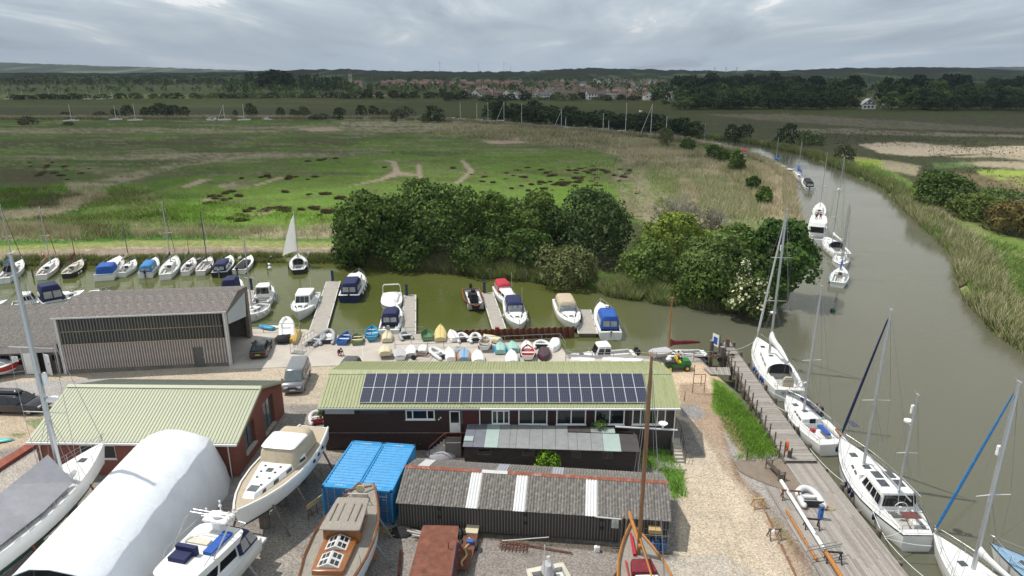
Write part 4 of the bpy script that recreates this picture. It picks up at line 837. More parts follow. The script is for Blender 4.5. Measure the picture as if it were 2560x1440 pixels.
mb=MB(); mb.path([(-0.17,-0.03,-0.08),(0.17,-0.03,-0.08),(0,-0.03,0.24)],0.014,4,True); mb.path([(-0.06,-0.03,-0.02),(0.0,-0.03,0.06),(0.07,-0.03,-0.02)],0.014,4); mb.build('emblem','black_plastic',s)
text('WARNING',0.08,'black_plastic',s,(0,-0.024,-0.18),(R(90),0,0)); text('DANGER',0.07,'black_plastic',s,(0,-0.024,-0.26),(R(90),0,0))
p0=G(1160,1168,0); p1=G(1592,1182,0); dd=p1-p0; LD=dd.length; rd=atan2(dd.y,dd.x)
D_=thing('patched_shed','dark boarded shed with patched grey and pale aqua roof panels','building',tuple(p0),rd)
for k in range(8): mb=MB(); mb.b2(0.05,LD,-0.02-0.004*(k%2),0.12,0.25*k,0.25*k+0.243); mb.build('cladding_board','dark_boards',D_)
for xa,xb in ((1.1,2.1),(4.5,5.4),(8.2,8.9),(10.5,11.3)): window(D_,xa,xb,1.2,1.75,-0.06,(0.5,) if xa>9 else (),fr=0.04,mat='timber_old',sill=False)
mb=MB(); mb.b2(0.05,LD,2.4,2.45,0,2.1); mb.b2(0.05,0.15,0.12,2.4,0,2.04); mb.b2(LD-0.1,LD,0.12,2.4,0,2.04); mb.build('frame_wall','dark_boards',D_)
pm=[(0,.75,'roof_greyblue'),(.75,1.6,'roof_greyblue'),(1.6,2.65,'roof_paleaqua'),(2.65,3.5,'roof_grey'),(3.5,4.0,'roof_grey'),(4.0,5.0,'roof_grey'),(5.0,6.0,'roof_grey'),(6.0,7.0,'roof_grey'),(7.0,7.95,'roof_grey'),(7.95,8.65,'roof_grey'),(8.65,9.7,'roof_grey'),(9.7,10.6,'roof_grey'),(10.6,11.9,'roof_paleaqua'),(11.9,LD+0.1,'roof_dark')]
for i,(a,b_,mt) in enumerate(pm):
    top=2.6 if i<9 else 1.75; z1=2.08+top*0.09; h=0.003*(i%3)
    mb=MB(); mb.add([(a,-0.45,2.03+h),(b_-0.02,-0.45,2.03+h),(b_-0.02,top,z1+h),(a,top,z1+h),(a,-0.45,2.07+h),(b_-0.02,-0.45,2.07+h),(b_-0.02,top,z1+0.04+h),(a,top,z1+0.04+h)],[(3,2,1,0),(4,5,6,7),(0,1,5,4),(1,2,6,5),(2,3,7,6),(3,0,4,7)]); mb.build('roof_panel',mt,D_)
for a,b_,mt in ((7.97,9.0,'roof_dark'),(9.02,9.7,'roof_dark'),(9.72,10.5,'roof_grey'),(10.52,11.6,'roof_paleaqua')):
    mb=MB(); mb.box(((a+b_)/2,2.22,2.31),(b_-a,0.85,0.04)); mb.build('roof_panel',mt,D_)
mb=MB(); mb.b2(0.0,0.7,0.2,0.9,2.15,2.20); mb.build('roof_patch','roof_paleaqua',D_)
mk('container_blue',(0.028,0.27,0.56),0.5,var=0.08,scale=1.5,dirt=(0.02,0.12,0.28),dscale=3.5,damt=0.75)
mk('container_door',(0.022,0.12,0.28),0.5,var=0.15,scale=2.5,dirt=(0.10,0.22,0.36),dscale=3,damt=0.5)
ca=atan2(-0.62,4.85)
def container(x,y,label,code):
    T=thing('shipping_container',label,'container',(x,y,0),ca,'blue shipping containers'); L,Wd,Hc=6.0,2.40,2.59
    mb=MB(); n=17; vs=[]; fs=[]
    for k in range(n*2+1):
        yy=0.12+(L-0.24)*k/(2*n); z=Hc-0.04-(0.055 if k%2 else 0.0); vs+=[(0.06,yy,z),(Wd-0.06,yy,z)]
    for k in range(n*2): fs.append((2*k,2*k+1,2*k+3,2*k+2))
    mb.add(vs,fs); mb.b2(0.06,Wd-0.06,0.12,L-0.12,Hc-0.16,Hc-0.10); mb.b2(0.06,Wd-0.06,0.12,0.45,Hc-0.09,Hc-0.02); mb.b2(0.06,Wd-0.06,L-0.45,L-0.12,Hc-0.09,Hc-0.02); mb.build('roof_panel','container_blue',T)
    for s_,x_ in ((-1,0.03),(1,Wd-0.03)):
        mb=MB(); vs=[];fs=[]; n=18
        for k in range(n*2+1):
            yy=0.1+(L-0.2)*k/(2*n); xx=x_+s_*(0.0 if k%2 else -0.035); vs+=[(xx,yy,0.14),(xx,yy,Hc-0.1)]
        for k in range(n*2): fs.append((2*k,2*k+2,2*k+3,2*k+1) if s_>0 else (2*k,2*k+1,2*k+3,2*k+2))
        mb.add(vs,fs); mb.build('side_panel','container_blue',T)
    mb=MB(); mb.b2(0.05,Wd-0.05,L-0.06,L-0.02,0.1,Hc-0.1); mb.build('end_panel','container_blue',T)
    mb=MB()
    for xx in (0,Wd-0.1):
        for yy in (0,L-0.12): mb.b2(xx,xx+0.1,yy,yy+0.12,0.12,Hc-0.12)
        mb.b2(xx,xx+0.1,0.16,L-0.16,0.02,0.14); mb.b2(xx,xx+0.1,0.16,L-0.16,Hc-0.11,Hc-0.005)
    for yy in (0.0,L-0.1): mb.b2(0.16,Wd-0.16,yy,yy+0.1,0.02,0.13); mb.b2(0.16,Wd-0.16,yy,yy+0.1,Hc-0.12,Hc-0.005)
    mb.build('frame','container_blue',T)
    for xx in (0,Wd-0.16):
        for yy in (0,L-0.16):
            for zz in (0,Hc-0.118): mb=MB(); mb.b2(xx-0.004,xx+0.164,yy-0.004,yy+0.164,zz,zz+0.122); mb.build('corner_casting','navy',T)
    for i,(a,b_) in enumerate(((0.11,Wd/2-0.01),(Wd/2+0.01,Wd-0.11))):
        mb=MB(); mb.b2(a,b_,0.03,0.08,0.14,Hc-0.13)
        for z in (0.5,1.0,1.5,2.0): mb.b2(a+0.08,b_-0.08,0.01,0.03,z,z+0.16)
        d=mb.build('door','container_door',T)
        for x_ in (a+0.28,b_-0.28):
            r=MB(); r.tube((x_,-0.02,0.12),(x_,-0.02,Hc-0.14),0.022,n=6); 
            for z in (0.3,1.25,2.2): r.b2(x_-0.05,x_+0.05,-0.03,0.02,z,z+0.06)
            r.build('lock_rod','galv',d)
        r=MB(); r.b2(a+0.25,b_-0.2,-0.05,-0.03,1.05,1.1); r.build('handle','galv',d)
    text(code,0.19,'paint_white',T,(Wd/2,0.30,Hc-0.014),(0,0,0)); text(code,0.19,'paint_white',T,(Wd/2,L-0.30,Hc-0.014),(0,0,R(180)))
    text(code,0.15,'paint_white',T,(Wd*0.75,-0.045,2.15),(R(90),0,0)); text('22G1',0.13,'paint_white',T,(Wd*0.78,-0.045,1.92),(R(90),0,0))
cf=G(803,1215,2.6); container(cf.x,cf.y,'left bright blue steel shipping container of the pair, crisp ribbed roof','290652 1')
cg=Vector((cf.x+2.46*cos(ca),cf.y+2.46*sin(ca),0)); container(cg.x,cg.y,'right bright blue steel shipping container beside the grey shed, dented scuffed roof','296062 5')
def hull_form(L,B,fb,tw=0.75,p=2.1,shb=0.35,shs=0.05,dr=0.45,rake=0.5,trake=0.0,tm=0.42,flare=0.35):
    def b(t):
        if t<tm: f=tw+(1-tw)*sin(pi/2*t/tm)
        else: f=max(0.0,1-((t-tm)/(1-tm))**p)
        return max(B/2*f,0.012)
    def zd(t): return fb+shb*max(0,(t-0.3)/0.7)**2+shs*max(0,(0.3-t)/0.3)**2
    def pt(t,k):
        fr=(0.0,0.60,0.88,0.96,0.99,1.0)[k]; z_=zd(t); d=dr*max(0.12,1-abs((t-0.42)/0.6)**3)
        hz=(-d,-d*0.6,0.0,0.16,z_*0.72,z_)[k]
        q=1-flare*(t**3)*(1-max(0,min(1,(hz+d)/(z_+d)))); hn=(hz+dr)/(z_+dr)
        x=-L/2+L*t-rake*(1-hn)*t**5+trake*(1-hn)*(1-t)**8
        return x,b(t)*fr*q,hz
    return b,zd,pt
def make_hull(th,L,B,fb,hullc,bottom,strip,mid=None,**kw):
    b,zd,pt=hull_form(L,B,fb,**kw); T=[0,0.06,0.14,0.24,0.34,0.44,0.54,0.64,0.73,0.81,0.88,0.94,0.975,1.0]
    mats=[hullc,bottom,strip,mid or hullc]; vs=[];fs=[];ms=[]; n=11
    for t in T:
        for k in range(5,0,-1): x,y,z=pt(t,k); vs.append((x,y,z))
        x,y,z=pt(t,0); vs.append((x,0,z))
        for k in range(1,6): x,y,z=pt(t,k); vs.append((x,-y,z))
    for i in range(len(T)-1):
        for k in range(10):
            fs.append((i*n+k,i*n+k+1,(i+1)*n+k+1,(i+1)*n+k)); ms.append({0:2,9:2,1:0,8:0,2:3,7:3,3:1,6:1,4:1,5:1}[k] if k not in (0,9) else 0)
    fs.append(tuple(range(n))); ms.append(0)
    mb=MB(); mb.v=vs; mb.f=fs; mb.m=ms; h=mb.build('hull',mats,th,smooth=True)
    if strip!=hullc:
        s=MB()
        for sg in (1,-1):
            pts=[(pt(t,5)[0],sg*(pt(t,5)[1]+0.015),pt(t,5)[2]-0.03) for t in T]; s.path(pts,0.035,5)
        x,y,z=pt(0,5); s.path([(x-0.01,y,z-0.03),(x-0.01,-y,z-0.03)],0.035,5); s.build('rubbing_strake',strip,th)
    return b,zd,pt
def make_deck(th,L,b,zd,mat,ck=None,cockc='cockpit_grey',cwf=0.62,depth=0.5,drop=0.02,name='deck'):
    T=sorted(set([0,0.06,0.14,0.24,0.34,0.44,0.54,0.64,0.73,0.81,0.88,0.94,0.975,1.0]+(list(ck) if ck else [])))
    mb=MB(); cw=(b((ck[0]+ck[1])/2)*cwf) if ck else 0
    for i in range(len(T)-1):
        t0,t1=T[i],T[i+1]; w=cw if (ck and ck[0]<=(t0+t1)/2<=ck[1]) else 0.0
        x0,x1=-L/2+L*t0,-L/2+L*t1; z0,z1=zd(t0)-drop,zd(t1)-drop
        for sg in (1,-1):
            q=[(x0,sg*b(t0)*0.985,z0),(x0,sg*min(w,b(t0)*0.98),z0+0.03),(x1,sg*min(w,b(t1)*0.98),z1+0.03),(x1,sg*b(t1)*0.985,z1)]
            mb.quad(*(q if sg>0 else q[::-1]))
    mb.build(name,mat,th)
    if ck:
        x0,x1=-L/2+L*ck[0],-L/2+L*ck[1]; z1=min(zd(ck[0]),zd(ck[1])); zf=z1-depth; m2=MB()
        zt0,zt1=zd(ck[0])+0.01,zd(ck[1])+0.01
        m2.quad((x0,cw,zt0),(x1,cw,zt1),(x1,cw,zf),(x0,cw,zf)); m2.quad((x1,-cw,zt1),(x0,-cw,zt0),(x0,-cw,zf),(x1,-cw,zf))
        m2.quad((x0,-cw,zt0),(x0,cw,zt0),(x0,cw,zf),(x0,-cw,zf)); m2.quad((x1,cw,zt1),(x1,-cw,zt1),(x1,-cw,zf),(x1,cw,zf)); m2.quad((x0,-cw,zf),(x1,-cw,zf),(x1,cw,zf),(x0,cw,zf))
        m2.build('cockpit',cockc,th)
        for sg in (1,-1):
            s=MB(); ya,yb=sorted((sg*cw*0.98,sg*cw*0.58)); s.b2(x0+0.03,x1-0.03,ya,yb,zf+0.01,zf+min(0.3,depth*0.6)); s.build('seat','deck_white',th)
        c=MB(); c.path([(x0,cw+0.04,zt0+0.06),(x1,cw+0.04,zt1+0.09)],0.06,5); c.path([(x0,-cw-0.04,zt0+0.06),(x1,-cw-0.04,zt1+0.09)],0.06,5); c.build('coaming',mat if mat!='teak_grey' else 'varnish',th)
    return cw
def make_cabin(th,x0,x1,w0,w1,z0,h,mat,rf=0.3,rb=0.05,ins=0.12,side=(),front=0,back=0,vr=(0.3,0.78),glass='glass_dark',roof=None,name='cabin',r=0.22,z0f=None,frame=None):
    l0=(z0,x0,x1,w0,w1); l1=(z0+h,x0+rb,x1-rf,w0-ins,w1-ins); mb=MB(); boxloft(mb,[l0,l1],r)
    c=(z0+h+0.05,x0+rb+0.10,x1-rf-0.10,max(0.03,w0-ins-0.14),max(0.02,w1-ins-0.14)); boxloft(mb,[l1,c],r)
    cb=mb.build(name,mat,th,smooth=True); F=faces_of(l0,l1)
    for key in ('left','right'):
        for a,b_ in side:
            u=(1-b_,1-a) if key=='left' else (a,b_); g=MB(); g.panel(F[key],u[0],u[1],vr[0],vr[1],0.015); g.build('window',glass,cb)
    for key,n in (('front',front),('back',back)):
        for i in range(n):
            g=MB(); g.panel(F[key],0.08+0.84*i/n+0.012,0.08+0.84*(i+1)/n-0.012,vr[0]*0.8,min(0.92,vr[1]+0.06),0.02); g.build('window' if key=='front' else 'cabin_door',glass,cb)
    if roof: g=MB(); q=(z0+h+0.055,)+c[1:]; boxloft(g,[q,(q[0]+0.02,q[1]+0.02,q[2]-0.02,q[3]-0.02,max(0.01,q[4]-0.02))],r); g.build('roof',roof,cb,smooth=True)
    return cb
def canopy(th,x0,x1,w0,w1,z0,h,mat,rf=0.3,rb=0.1,ins=0.15,clear=('side','back','front'),nb=2,nf=3,name='canopy',v=(0.28,0.72),glass='clear_vinyl'):
    l0=(z0,x0,x1,w0,w1); l1=(z0+h*0.78,x0+rb*0.78,x1-rf*0.78,w0-ins*0.6,w1-ins*0.6); l2=(z0+h,x0+rb+0.1,x1-rf-0.12,w0-ins-0.16,w1-ins-0.16); l3=(z0+h+0.05,x0+rb+0.35,x1-rf-0.4,w0*0.45,w1*0.45)
    mb=MB(); boxloft(mb,[l0,l1,l2,l3],0.22); cb=mb.build(name,mat,th,smooth=True); F=faces_of(l0,l1)
    if 'side' in clear:
        for key in ('left','right'):
            for a,b_ in ((0.1,0.48),(0.54,0.92)): g=MB(); g.panel(F[key],a,b_,v[0],v[1]+0.12,0.02); g.build('window',glass,cb)
    if 'back' in clear:
        for i in range(nb): g=MB(); g.panel(F['back'],0.1+0.8*i/nb+0.03,0.1+0.8*(i+1)/nb-0.03,v[0],v[1]+0.12,0.02); g.build('window',glass,cb)
    if 'front' in clear:
        for i in range(nf): g=MB(); g.panel(F['front'],0.06+0.88*i/nf+0.015,0.06+0.88*(i+1)/nf-0.015,v[0],v[1]+0.16,0.02); g.build('window',glass,cb)
    return cb
def sprayhood(th,x,w,z,h,ln,mat,glass='clear_vinyl'):
    mb=MB(); rings=[]
    for s,hh,ww in ((0,1.0,1.0),(0.35,1.0,1.0),(0.62,0.75,0.96),(1.0,0.05,0.86)):
        rings.append([(x+ln*s,w*ww*cos(a),z+h*hh*(abs(sin(a))**0.6)) for a in [pi*k/10 for k in range(11)]])
    mb.loft(rings,cap=False,closed=False); c=mb.build('sprayhood',mat,th,smooth=True)
    g=MB(); r1,r2=rings[2],rings[3]
    for a,b_ in ((1,4),(4,6),(6,9)):
        P=lambda k,s:(r1[k][0]*(1-s)+r2[k][0]*s+0.03,r1[k][1]*(1-s)+r2[k][1]*s,r1[k][2]*(1-s)+r2[k][2]*s+0.03)
        g.quad(P(a,0.15),P(a,0.8),P(b_,0.8),P(b_,0.15))
    g.build('window',glass,c); d=MB(); d.quad((x+0.1,-w*0.8,z),(x+0.1,w*0.8,z),(x+0.15,w*0.7,z+h*0.8),(x+0.15,-w*0.7,z+h*0.8)); d.build('companionway','black_cloth',c)
    return c
def rails(th,L,b,zd,h=0.55,t0=0.02,t1=0.985,n=7,pulpit=True,mat='steel',stern=True,r=0.016,mid=True):
    mb=MB(); T=[t0+(t1-t0)*i/(n*2) for i in range(n*2+1)]
    P=lambda t,sg,z:(-L/2+L*t,sg*max(b(t)-0.06,0.0),zd(t)+z)
    for sg in (1,-1):
        mb.path([P(t,sg,h) for t in T],r,4)
        if mid: mb.path([P(t,sg,h*0.5) for t in T],r*0.6,3)
        for i in range(0,n*2+1,2): mb.tube(P(T[i],sg,0),P(T[i],sg,h),r,n=4)
    if pulpit: mb.path([P(t1,1,h),(L/2+0.1,0,zd(1)+h),P(t1,-1,h)],r*1.3,4)
    if stern: mb.path([P(t0,1,h),P(t0,-1,h)],r*1.3,4)
    return mb.build('guard_rail',mat,th)
def fender(th,x,y,z,mat='paint_white',r=0.11,l=0.5):
    mb=MB(); mb.loft([[(x+rr*cos(a),y+rr*sin(a),zz) for a in CI(8)] for zz,rr in ((z,0.03),(z-0.06,r*0.8),(z-0.12,r),(z-l+0.08,r),(z-l,0.04))]); mb.tube((x,y,z),(x,y*0.97,z+0.35),0.012,n=3); return mb.build('fender',mat,th,smooth=True)
def outboard(th,x,y,z,mat='black_plastic',s=1.0):
    mb=MB(); boxloft(mb,[(z+0.1*s,x-0.38*s,x+0.05,0.15*s,0.17*s),(z+0.32*s,x-0.44*s,x+0.05,0.2*s,0.2*s),(z+0.56*s,x-0.34*s,x-0.02,0.12*s,0.14*s)],0.5); mb.b2(x-0.26*s,x-0.06*s,-0.07*s,0.07*s,z-0.75*s,z+0.12*s); mb.b2(x-0.4*s,x-0.02*s,-0.1*s,0.1*s,z-0.5*s,z-0.46*s)
    mb.v=[(a,b_+y,c) for a,b_,c in mb.v]; return mb.build('outboard_motor',mat,th,smooth=True)
def mast_rig(th,L,b,zd,xm,zb,H,mat='alloy',r=0.075,spreaders=(0.55,),spw=0.8,boomL=0.0,cover=None,coverr=0.16,genoa=None,genr=0.05,backstay=True,gt=1.0,stay=True,boomz=1.2,name='mast',radar=False,refl=False,bmat=None,xf=None,wr=0.008,shr=True):
    mb=MB(); mb.loft([[(xm+rr*1.25*cos(a),rr*sin(a),z) for a in CI(8)] for z,rr in ((zb,r),(zb+H*0.75,r),(zb+H,r*0.62))]); m=mb.build(name,mat,th,smooth=True)
    h=MB(); h.box((xm,0,zb+H+0.04),(0.3,0.12,0.07)); h.tube((xm-0.1,0,zb+H),(xm-0.1,0,zb+H+0.45),0.01,n=3); h.tube((xm+0.1,0,zb+H+0.06),(xm+0.45,0,zb+H+0.18),0.012,n=3); h.build('masthead',mat,m)
    for s_ in spreaders:
        sp=MB(); zz=zb+H*s_; sp.tube((xm,0,zz),(xm-0.12,spw,zz+0.04),0.035,0.022,n=5); sp.tube((xm,0,zz),(xm-0.12,-spw,zz+0.04),0.035,0.022,n=5); sp.build('spreader','alloy_white',m)
    w=MB(); tb=(xm+L/2)/L
    if shr:
        for sg in (1,-1):
            last=(xm-0.1,sg*b(tb)*0.93,zd(tb))
            for s_ in spreaders: p=(xm-0.12,sg*spw,zb+H*s_+0.04); w.tube(last,p,wr,n=3,cap=False); last=p
            w.tube(last,(xm,0,zb+H*0.98),wr,n=3,cap=False)
            if spreaders: w.tube((xm+0.5,sg*b(tb)*0.9,zd(tb)),(xm,0,zb+H*spreaders[0]-0.1),wr,n=3,cap=False); w.tube((xm-0.7,sg*b(max(0,tb-.08))*0.9,zd(tb)),(xm,0,zb+H*spreaders[0]-0.1),wr,n=3,cap=False)
    xf=L/2-0.12 if xf is None else xf; zf=zd(1)+0.05; top=(xm+0.08,0,zb+H*gt)
    if stay and not genoa: w.tube((xf,0,zf),top,wr*1.3,n=3,cap=False)
    if backstay: w.tube((-L/2+0.1,0,zd(0)+0.05),(xm,0,zb+H),wr,n=3,cap=False)
    if w.v: w.build('rigging','wire',m)
    if genoa:
        P=[Vector((xf,0,zf+0.35)).lerp(Vector(top),s_) for s_ in (0,0.03,0.1,0.4,0.7,0.95,0.97)]
        g=MB(); g.path(P,[genr*0.4,genr*0.9,genr*1.15,genr,genr*0.8,genr*0.5,genr*0.2],7); g.build('furled_sail',genoa,m,smooth=True); g=MB(); g.tube((xf,0,zf),P[0],0.02,n=4); g.tube(P[-1],top,0.012,n=4); g.ball((xf,0,zf+0.28),0.1); g.build('furling_drum','steel',m)
    if boomL:
        zz=zb+boomz; bm=MB(); bm.tube((xm-0.1,0,zz),(xm-boomL,0,zz+0.08),0.05,n=6); bo=bm.build('boom',bmat or mat,th)
        w=MB(); w.tube((xm-boomL,0,zz+0.08),(xm,0,zb+H),wr*0.8,n=3,cap=False); w.tube((xm-boomL*0.9,0,zz),(xm-boomL*0.85,0,zd(0.2)),wr*1.5,n=3,cap=False); w.build('mainsheet','wire',bo)
        if cover:
            c=MB(); c.loft([[(xm-0.16-(boomL-0.2)*s_,rr*0.72*cos(a),zz+0.05+0.08*s_+rr*0.7+rr*1.25*sin(a)*(1+0.5*(s_==0.0))) for a in CI(8)] for s_,rr in ((0,coverr*1.3),(0.12,coverr*1.15),(0.3,coverr*0.95),(0.5,coverr),(0.75,coverr*0.75),(1,coverr*0.4))]); c.build('sail_cover',cover,bo,smooth=True)
    if radar:
        q=MB(); zz=zb+H*radar; q.loft([[(xm+0.42+rr*cos(a),rr*sin(a),z) for a in CI(10)] for z,rr in ((zz,0.2),(zz+0.05,0.3),(zz+0.16,0.3),(zz+0.22,0.15))]); q.b2(xm,xm+0.42,-0.06,0.06,zz-0.06,zz); q.build('radar','paint_white',m,smooth=True)
    if refl:
        q=MB(); zz=zb+H*refl; q.loft([[(xm+0.24+rr*cos(a),rr*sin(a),z) for a in CI(8)] for z,rr in ((zz,0.08),(zz+0.05,0.14),(zz+0.28,0.14),(zz+0.31,0.11),(zz+0.34,0.14),(zz+0.6,0.14),(zz+0.64,0.08))]); q.build('radar_reflector','paint_white',m,smooth=True)
    return m
def place(bow,stern,zdk):
    a=G(*bow,zdk) if len(bow)==2 else Vector(bow); b_=G(*stern,zdk) if len(stern)==2 else Vector(stern)
    a.z=b_.z=0; d=a-b_; return (a+b_)/2,atan2(d.y,d.x),d.length
def start(name,label,cat,bow,stern,B,fb,zw=WZ,group=None,shb=0.35,**hk):
    c,h,L=place(bow,stern,zw+fb+shb*0.45); T=thing(name,label,cat,(c.x,c.y,zw),h,group); return T,L,c,h
def mast_world(T,L,xm):                    # world position of a point on the centreline
    h=T.rotation_euler[2]; return T.location.x+xm*cos(h),T.location.y+xm*sin(h)
def boot(hk): return hk
def sailboat(label,bow,stern,B,fb,top=None,mt=0.6,hull='gelcoat',strip='boot_dark',deck='deck_white',bottom='antifoul_blue',ck=(0.06,0.34),cab=(0.36,0.72),cabh=0.38,cabm=None,mast='alloy',
    boom=True,cover=None,genoa=None,spr=(0.5,),hood=None,rail=True,zw=WZ,group=None,tw=0.6,fend=(),fmat='paint_white',name='sailing_yacht',H=None,detail=2,cov_r=0.15,out=False,shb=0.35,dr=0.45,cat='sailboat',tarp=None,mr=0.07,spw=None,radar=False,refl=False,hatches=True,bz=1.2,wr=0.009,rake=0.7,p=2.1,midc=None,gr=0.05,bmat=None,teak=None):
    T,L,c,h=start(name,label,cat,bow,stern,B,fb,zw,group,shb)
    b,zd,pt=make_hull(T,L,B,fb,hull,bottom,strip,mid=midc,tw=tw,shb=shb,dr=dr,rake=rake,p=p); cw=make_deck(T,L,b,zd,deck,ck if not tarp else None,cockc=teak or 'cockpit_grey')
    X=lambda t:-L/2+L*t
    if cab:
        w0=b(cab[0])*0.62; w1=b(cab[1])*0.5; z0=min(zd(cab[0]),zd(cab[1]))-0.03
        cb=make_cabin(T,X(cab[0]),X(cab[1]),w0,w1,z0,cabh+0.05,cabm or deck,rf=0.45 if L>6 else 0.25,rb=0.03,ins=0.08,side=((0.12,0.36),(0.42,0.62),(0.68,0.82)) if L>7 else ((0.15,0.5),(0.58,0.82)),vr=(0.35,0.75))
        if ck and not hood:
            g=MB(); g.b2(X(cab[0])-0.03,X(cab[0])+0.55*min(1,L/8),-0.26,0.26,z0+0.02,z0+cabh+0.075); g.build('companionway','glass_dark',cb)
        if hatches and detail>1:
            for t in ((cab[1]*0.55+cab[0]*0.45),cab[1]+0.06):
                g=MB(); zz=(z0+cabh+0.07) if t<cab[1] else zd(t); g.b2(X(t)-0.22,X(t)+0.22,-0.22,0.22,zz,zz+0.05); g.build('hatch','perspex',T)
    if tarp:
        g=MB(); A=[(X(0.03),0.75),(X(0.3),1.0),(X(0.6),0.85)]; 
        g.loft([[(x,b((x+L/2)/L)*0.97,zd(0.3)+0.02),(x,0.3,zd(.3)+hh*0.8),(x,0,zd(.3)+hh),(x,-0.3,zd(.3)+hh*0.8),(x,-b((x+L/2)/L)*0.97,zd(0.3)+0.02)] for x,hh in A],closed=False,cap=False); g.build('tarpaulin',tarp,T,smooth=False)
    if hood: sprayhood(T,X(cab[0])-0.35,b(cab[0])*0.66,zd(cab[0])+0.05,cabh+0.62,1.5,hood)
    if rail: rails(T,L,b,zd,n=6 if L>8 else 4)
    xm=X(mt)
    if top or H:
        wx,wy=mast_world(T,L,xm); zb=zd(mt)+(cabh if cab and cab[0]<mt<cab[1] else 0); Hh=H or (zat(wx,wy,top[1])-(zw+zb))
        mast_rig(T,L,b,zd,xm,zb,Hh,mast,mr,spr,spw or B*0.27,boomL=(L*(mt-0.12) if boom else 0),cover=cover,coverr=cov_r,genoa=genoa,genr=gr,radar=radar,refl=refl,boomz=bz,wr=wr,bmat=bmat,gt=0.97)
    for sg,t in fend: fender(T,X(t),sg*(b(t)+0.1),zd(t)-0.05,fmat)
    if out: outboard(T,-L/2-0.02,0.3,fb)
    if detail>1 and ck:
        g=MB(); g.tube((X(ck[0])+0.25,0,fb-0.1),(X(ck[0])+1.2,0,fb+0.12),0.03,n=5); g.build('tiller','varnish',T)
    return T,L,b,zd
def motorboat(label,bow,stern,B,fb,hull='gelcoat',strip='boot_dark',deck='deck_white',bottom='antifoul_blue',ck=(0.04,0.42),cab=None,cabh=0.9,cabm='gelcoat',can=None,canm='navy',canh=1.25,screen=None,rail=True,out=None,zw=WZ,group=None,tw=0.9,fend=(),fmat='paint_white',name='motor_cruiser',cat='motorboat',shb=0.45,arch=False,radar=False,roof=None,antenna=False,p=2.5,fore=None,midc=None,cside=((0.08,0.45),(0.52,0.9)),cback=1,cfront=3,clear=('side','back','front'),dr=0.4,bz=0.0,tarp=None):
    T,L,c,h=start(name,label,cat,bow,stern,B,fb,zw,group,shb)
    b,zd,pt=make_hull(T,L,B,fb,hull,bottom,strip,mid=midc,tw=tw,shb=shb,dr=dr,rake=0.9,p=p,flare=0.5); make_deck(T,L,b,zd,deck,ck if not tarp else None,cwf=0.8,depth=0.55)
    X=lambda t:-L/2+L*t
    if fore:
        make_cabin(T,X(fore[0]),X(fore[1]),b(fore[0])*0.72,b(fore[1])*0.45,zd(fore[0])-0.05,fore[2],deck,rf=L*0.12,rb=0.02,ins=0.15,side=((0.25,0.62),),vr=(0.3,0.7),name='foredeck',r=0.35)
        t=(fore[0]+fore[1])/2; g=MB(); g.b2(X(t)-0.24,X(t)+0.24,-0.24,0.24,zd(fore[0])+fore[2]-0.02,zd(fore[0])+fore[2]+0.045); g.build('hatch','perspex',T)
    if cab: 
        cb=make_cabin(T,X(cab[0]),X(cab[1]),b(cab[0])*0.8,b(cab[1])*0.74,zd(cab[0])-0.04,cabh,cabm,rf=0.55 if cabh>0.7 else 0.3,rb=0.0,ins=0.14,side=cside,front=cfront,back=cback,vr=(0.42,0.84),roof=roof)
    if screen:
        x=X(screen); w=b(screen)*0.82; l0=(zd(screen)+0.02+bz,x-1.1,x+0.35,w,w*0.8); l1=(zd(screen)+0.52+bz,x-1.1,x-0.25,w*0.9,w*0.66); g=MB(); boxloft(g,[l0,l1],0.3); s=g.build('windscreen','glass_grey',T,smooth=True)
        g=MB(); g.path([(q[0],q[1],q[2]+0.02) for q in rrect(*l1[1:],l1[0],r=0.3)],0.03,4,True); g.build('frame','steel',s)
    if can: canopy(T,X(can[0]),X(can[1]),b(can[0])*0.84,b(can[1])*0.8,zd(can[0])+(0.02 if len(can)<3 else can[2]),canh,canm,clear=clear)
    if tarp: g=MB(); boxloft(g,[(zd(0.3)+0.0,X(0.02),X(0.8),b(.02)*0.97,b(.8)*0.8),(zd(0.3)+0.35,X(0.1),X(0.66),b(.1)*0.7,b(.66)*0.6),(zd(0.3)+0.5,X(0.2),X(0.55),0.25,0.2)],0.4); g.build('tarpaulin',tarp,T,smooth=True)
    if rail: rails(T,L,b,zd,h=0.5,t0=0.5,n=4,stern=False,mid=False,r=0.02)
    if arch:
        x=X(arch); w=b(arch)*0.9; g=MB()
        for dx in (0,0.3): g.path([(x+dx*2,w,zd(arch)),(x+dx,w*0.95,zd(arch)+1.25),(x+dx,w*0.8,zd(arch)+1.5),(x+dx,-w*0.8,zd(arch)+1.5),(x+dx,-w*0.95,zd(arch)+1.25),(x+dx*2,-w,zd(arch))],0.04,5)
        g.build('radar_arch','paint_white',T)
    if radar: g=MB(); g.loft([[(X(radar[0])+rr*cos(a),rr*sin(a),z) for a in CI(10)] for z,rr in ((zd(.4)+radar[1],0.2),(zd(.4)+radar[1]+0.06,0.28),(zd(.4)+radar[1]+0.18,0.28),(zd(.4)+radar[1]+0.24,0.12))]); g.tube((X(radar[0]),0,zd(.4)+radar[1]-0.6),(X(radar[0]),0,zd(.4)+radar[1]),0.05); g.build('radar','paint_white',T,smooth=True)
    if antenna: g=MB(); g.tube((X(0.45),b(.45)*0.6,zd(.4)+1.2),(X(0.43),b(.45)*0.6,zd(.4)+3.2),0.018,n=4); g.build('antenna','paint_white',T)
    if out:
        for y in out[0]: outboard(T,-L/2-0.02,y,fb,out[1],out[2] if len(out)>2 else 1.1)
    for sg,t in fend: fender(T,X(t),sg*(b(t)+0.1),zd(t)-0.05,fmat)
    return T,L,b,zd
N_='boats moored stern-out along the grassy bank'
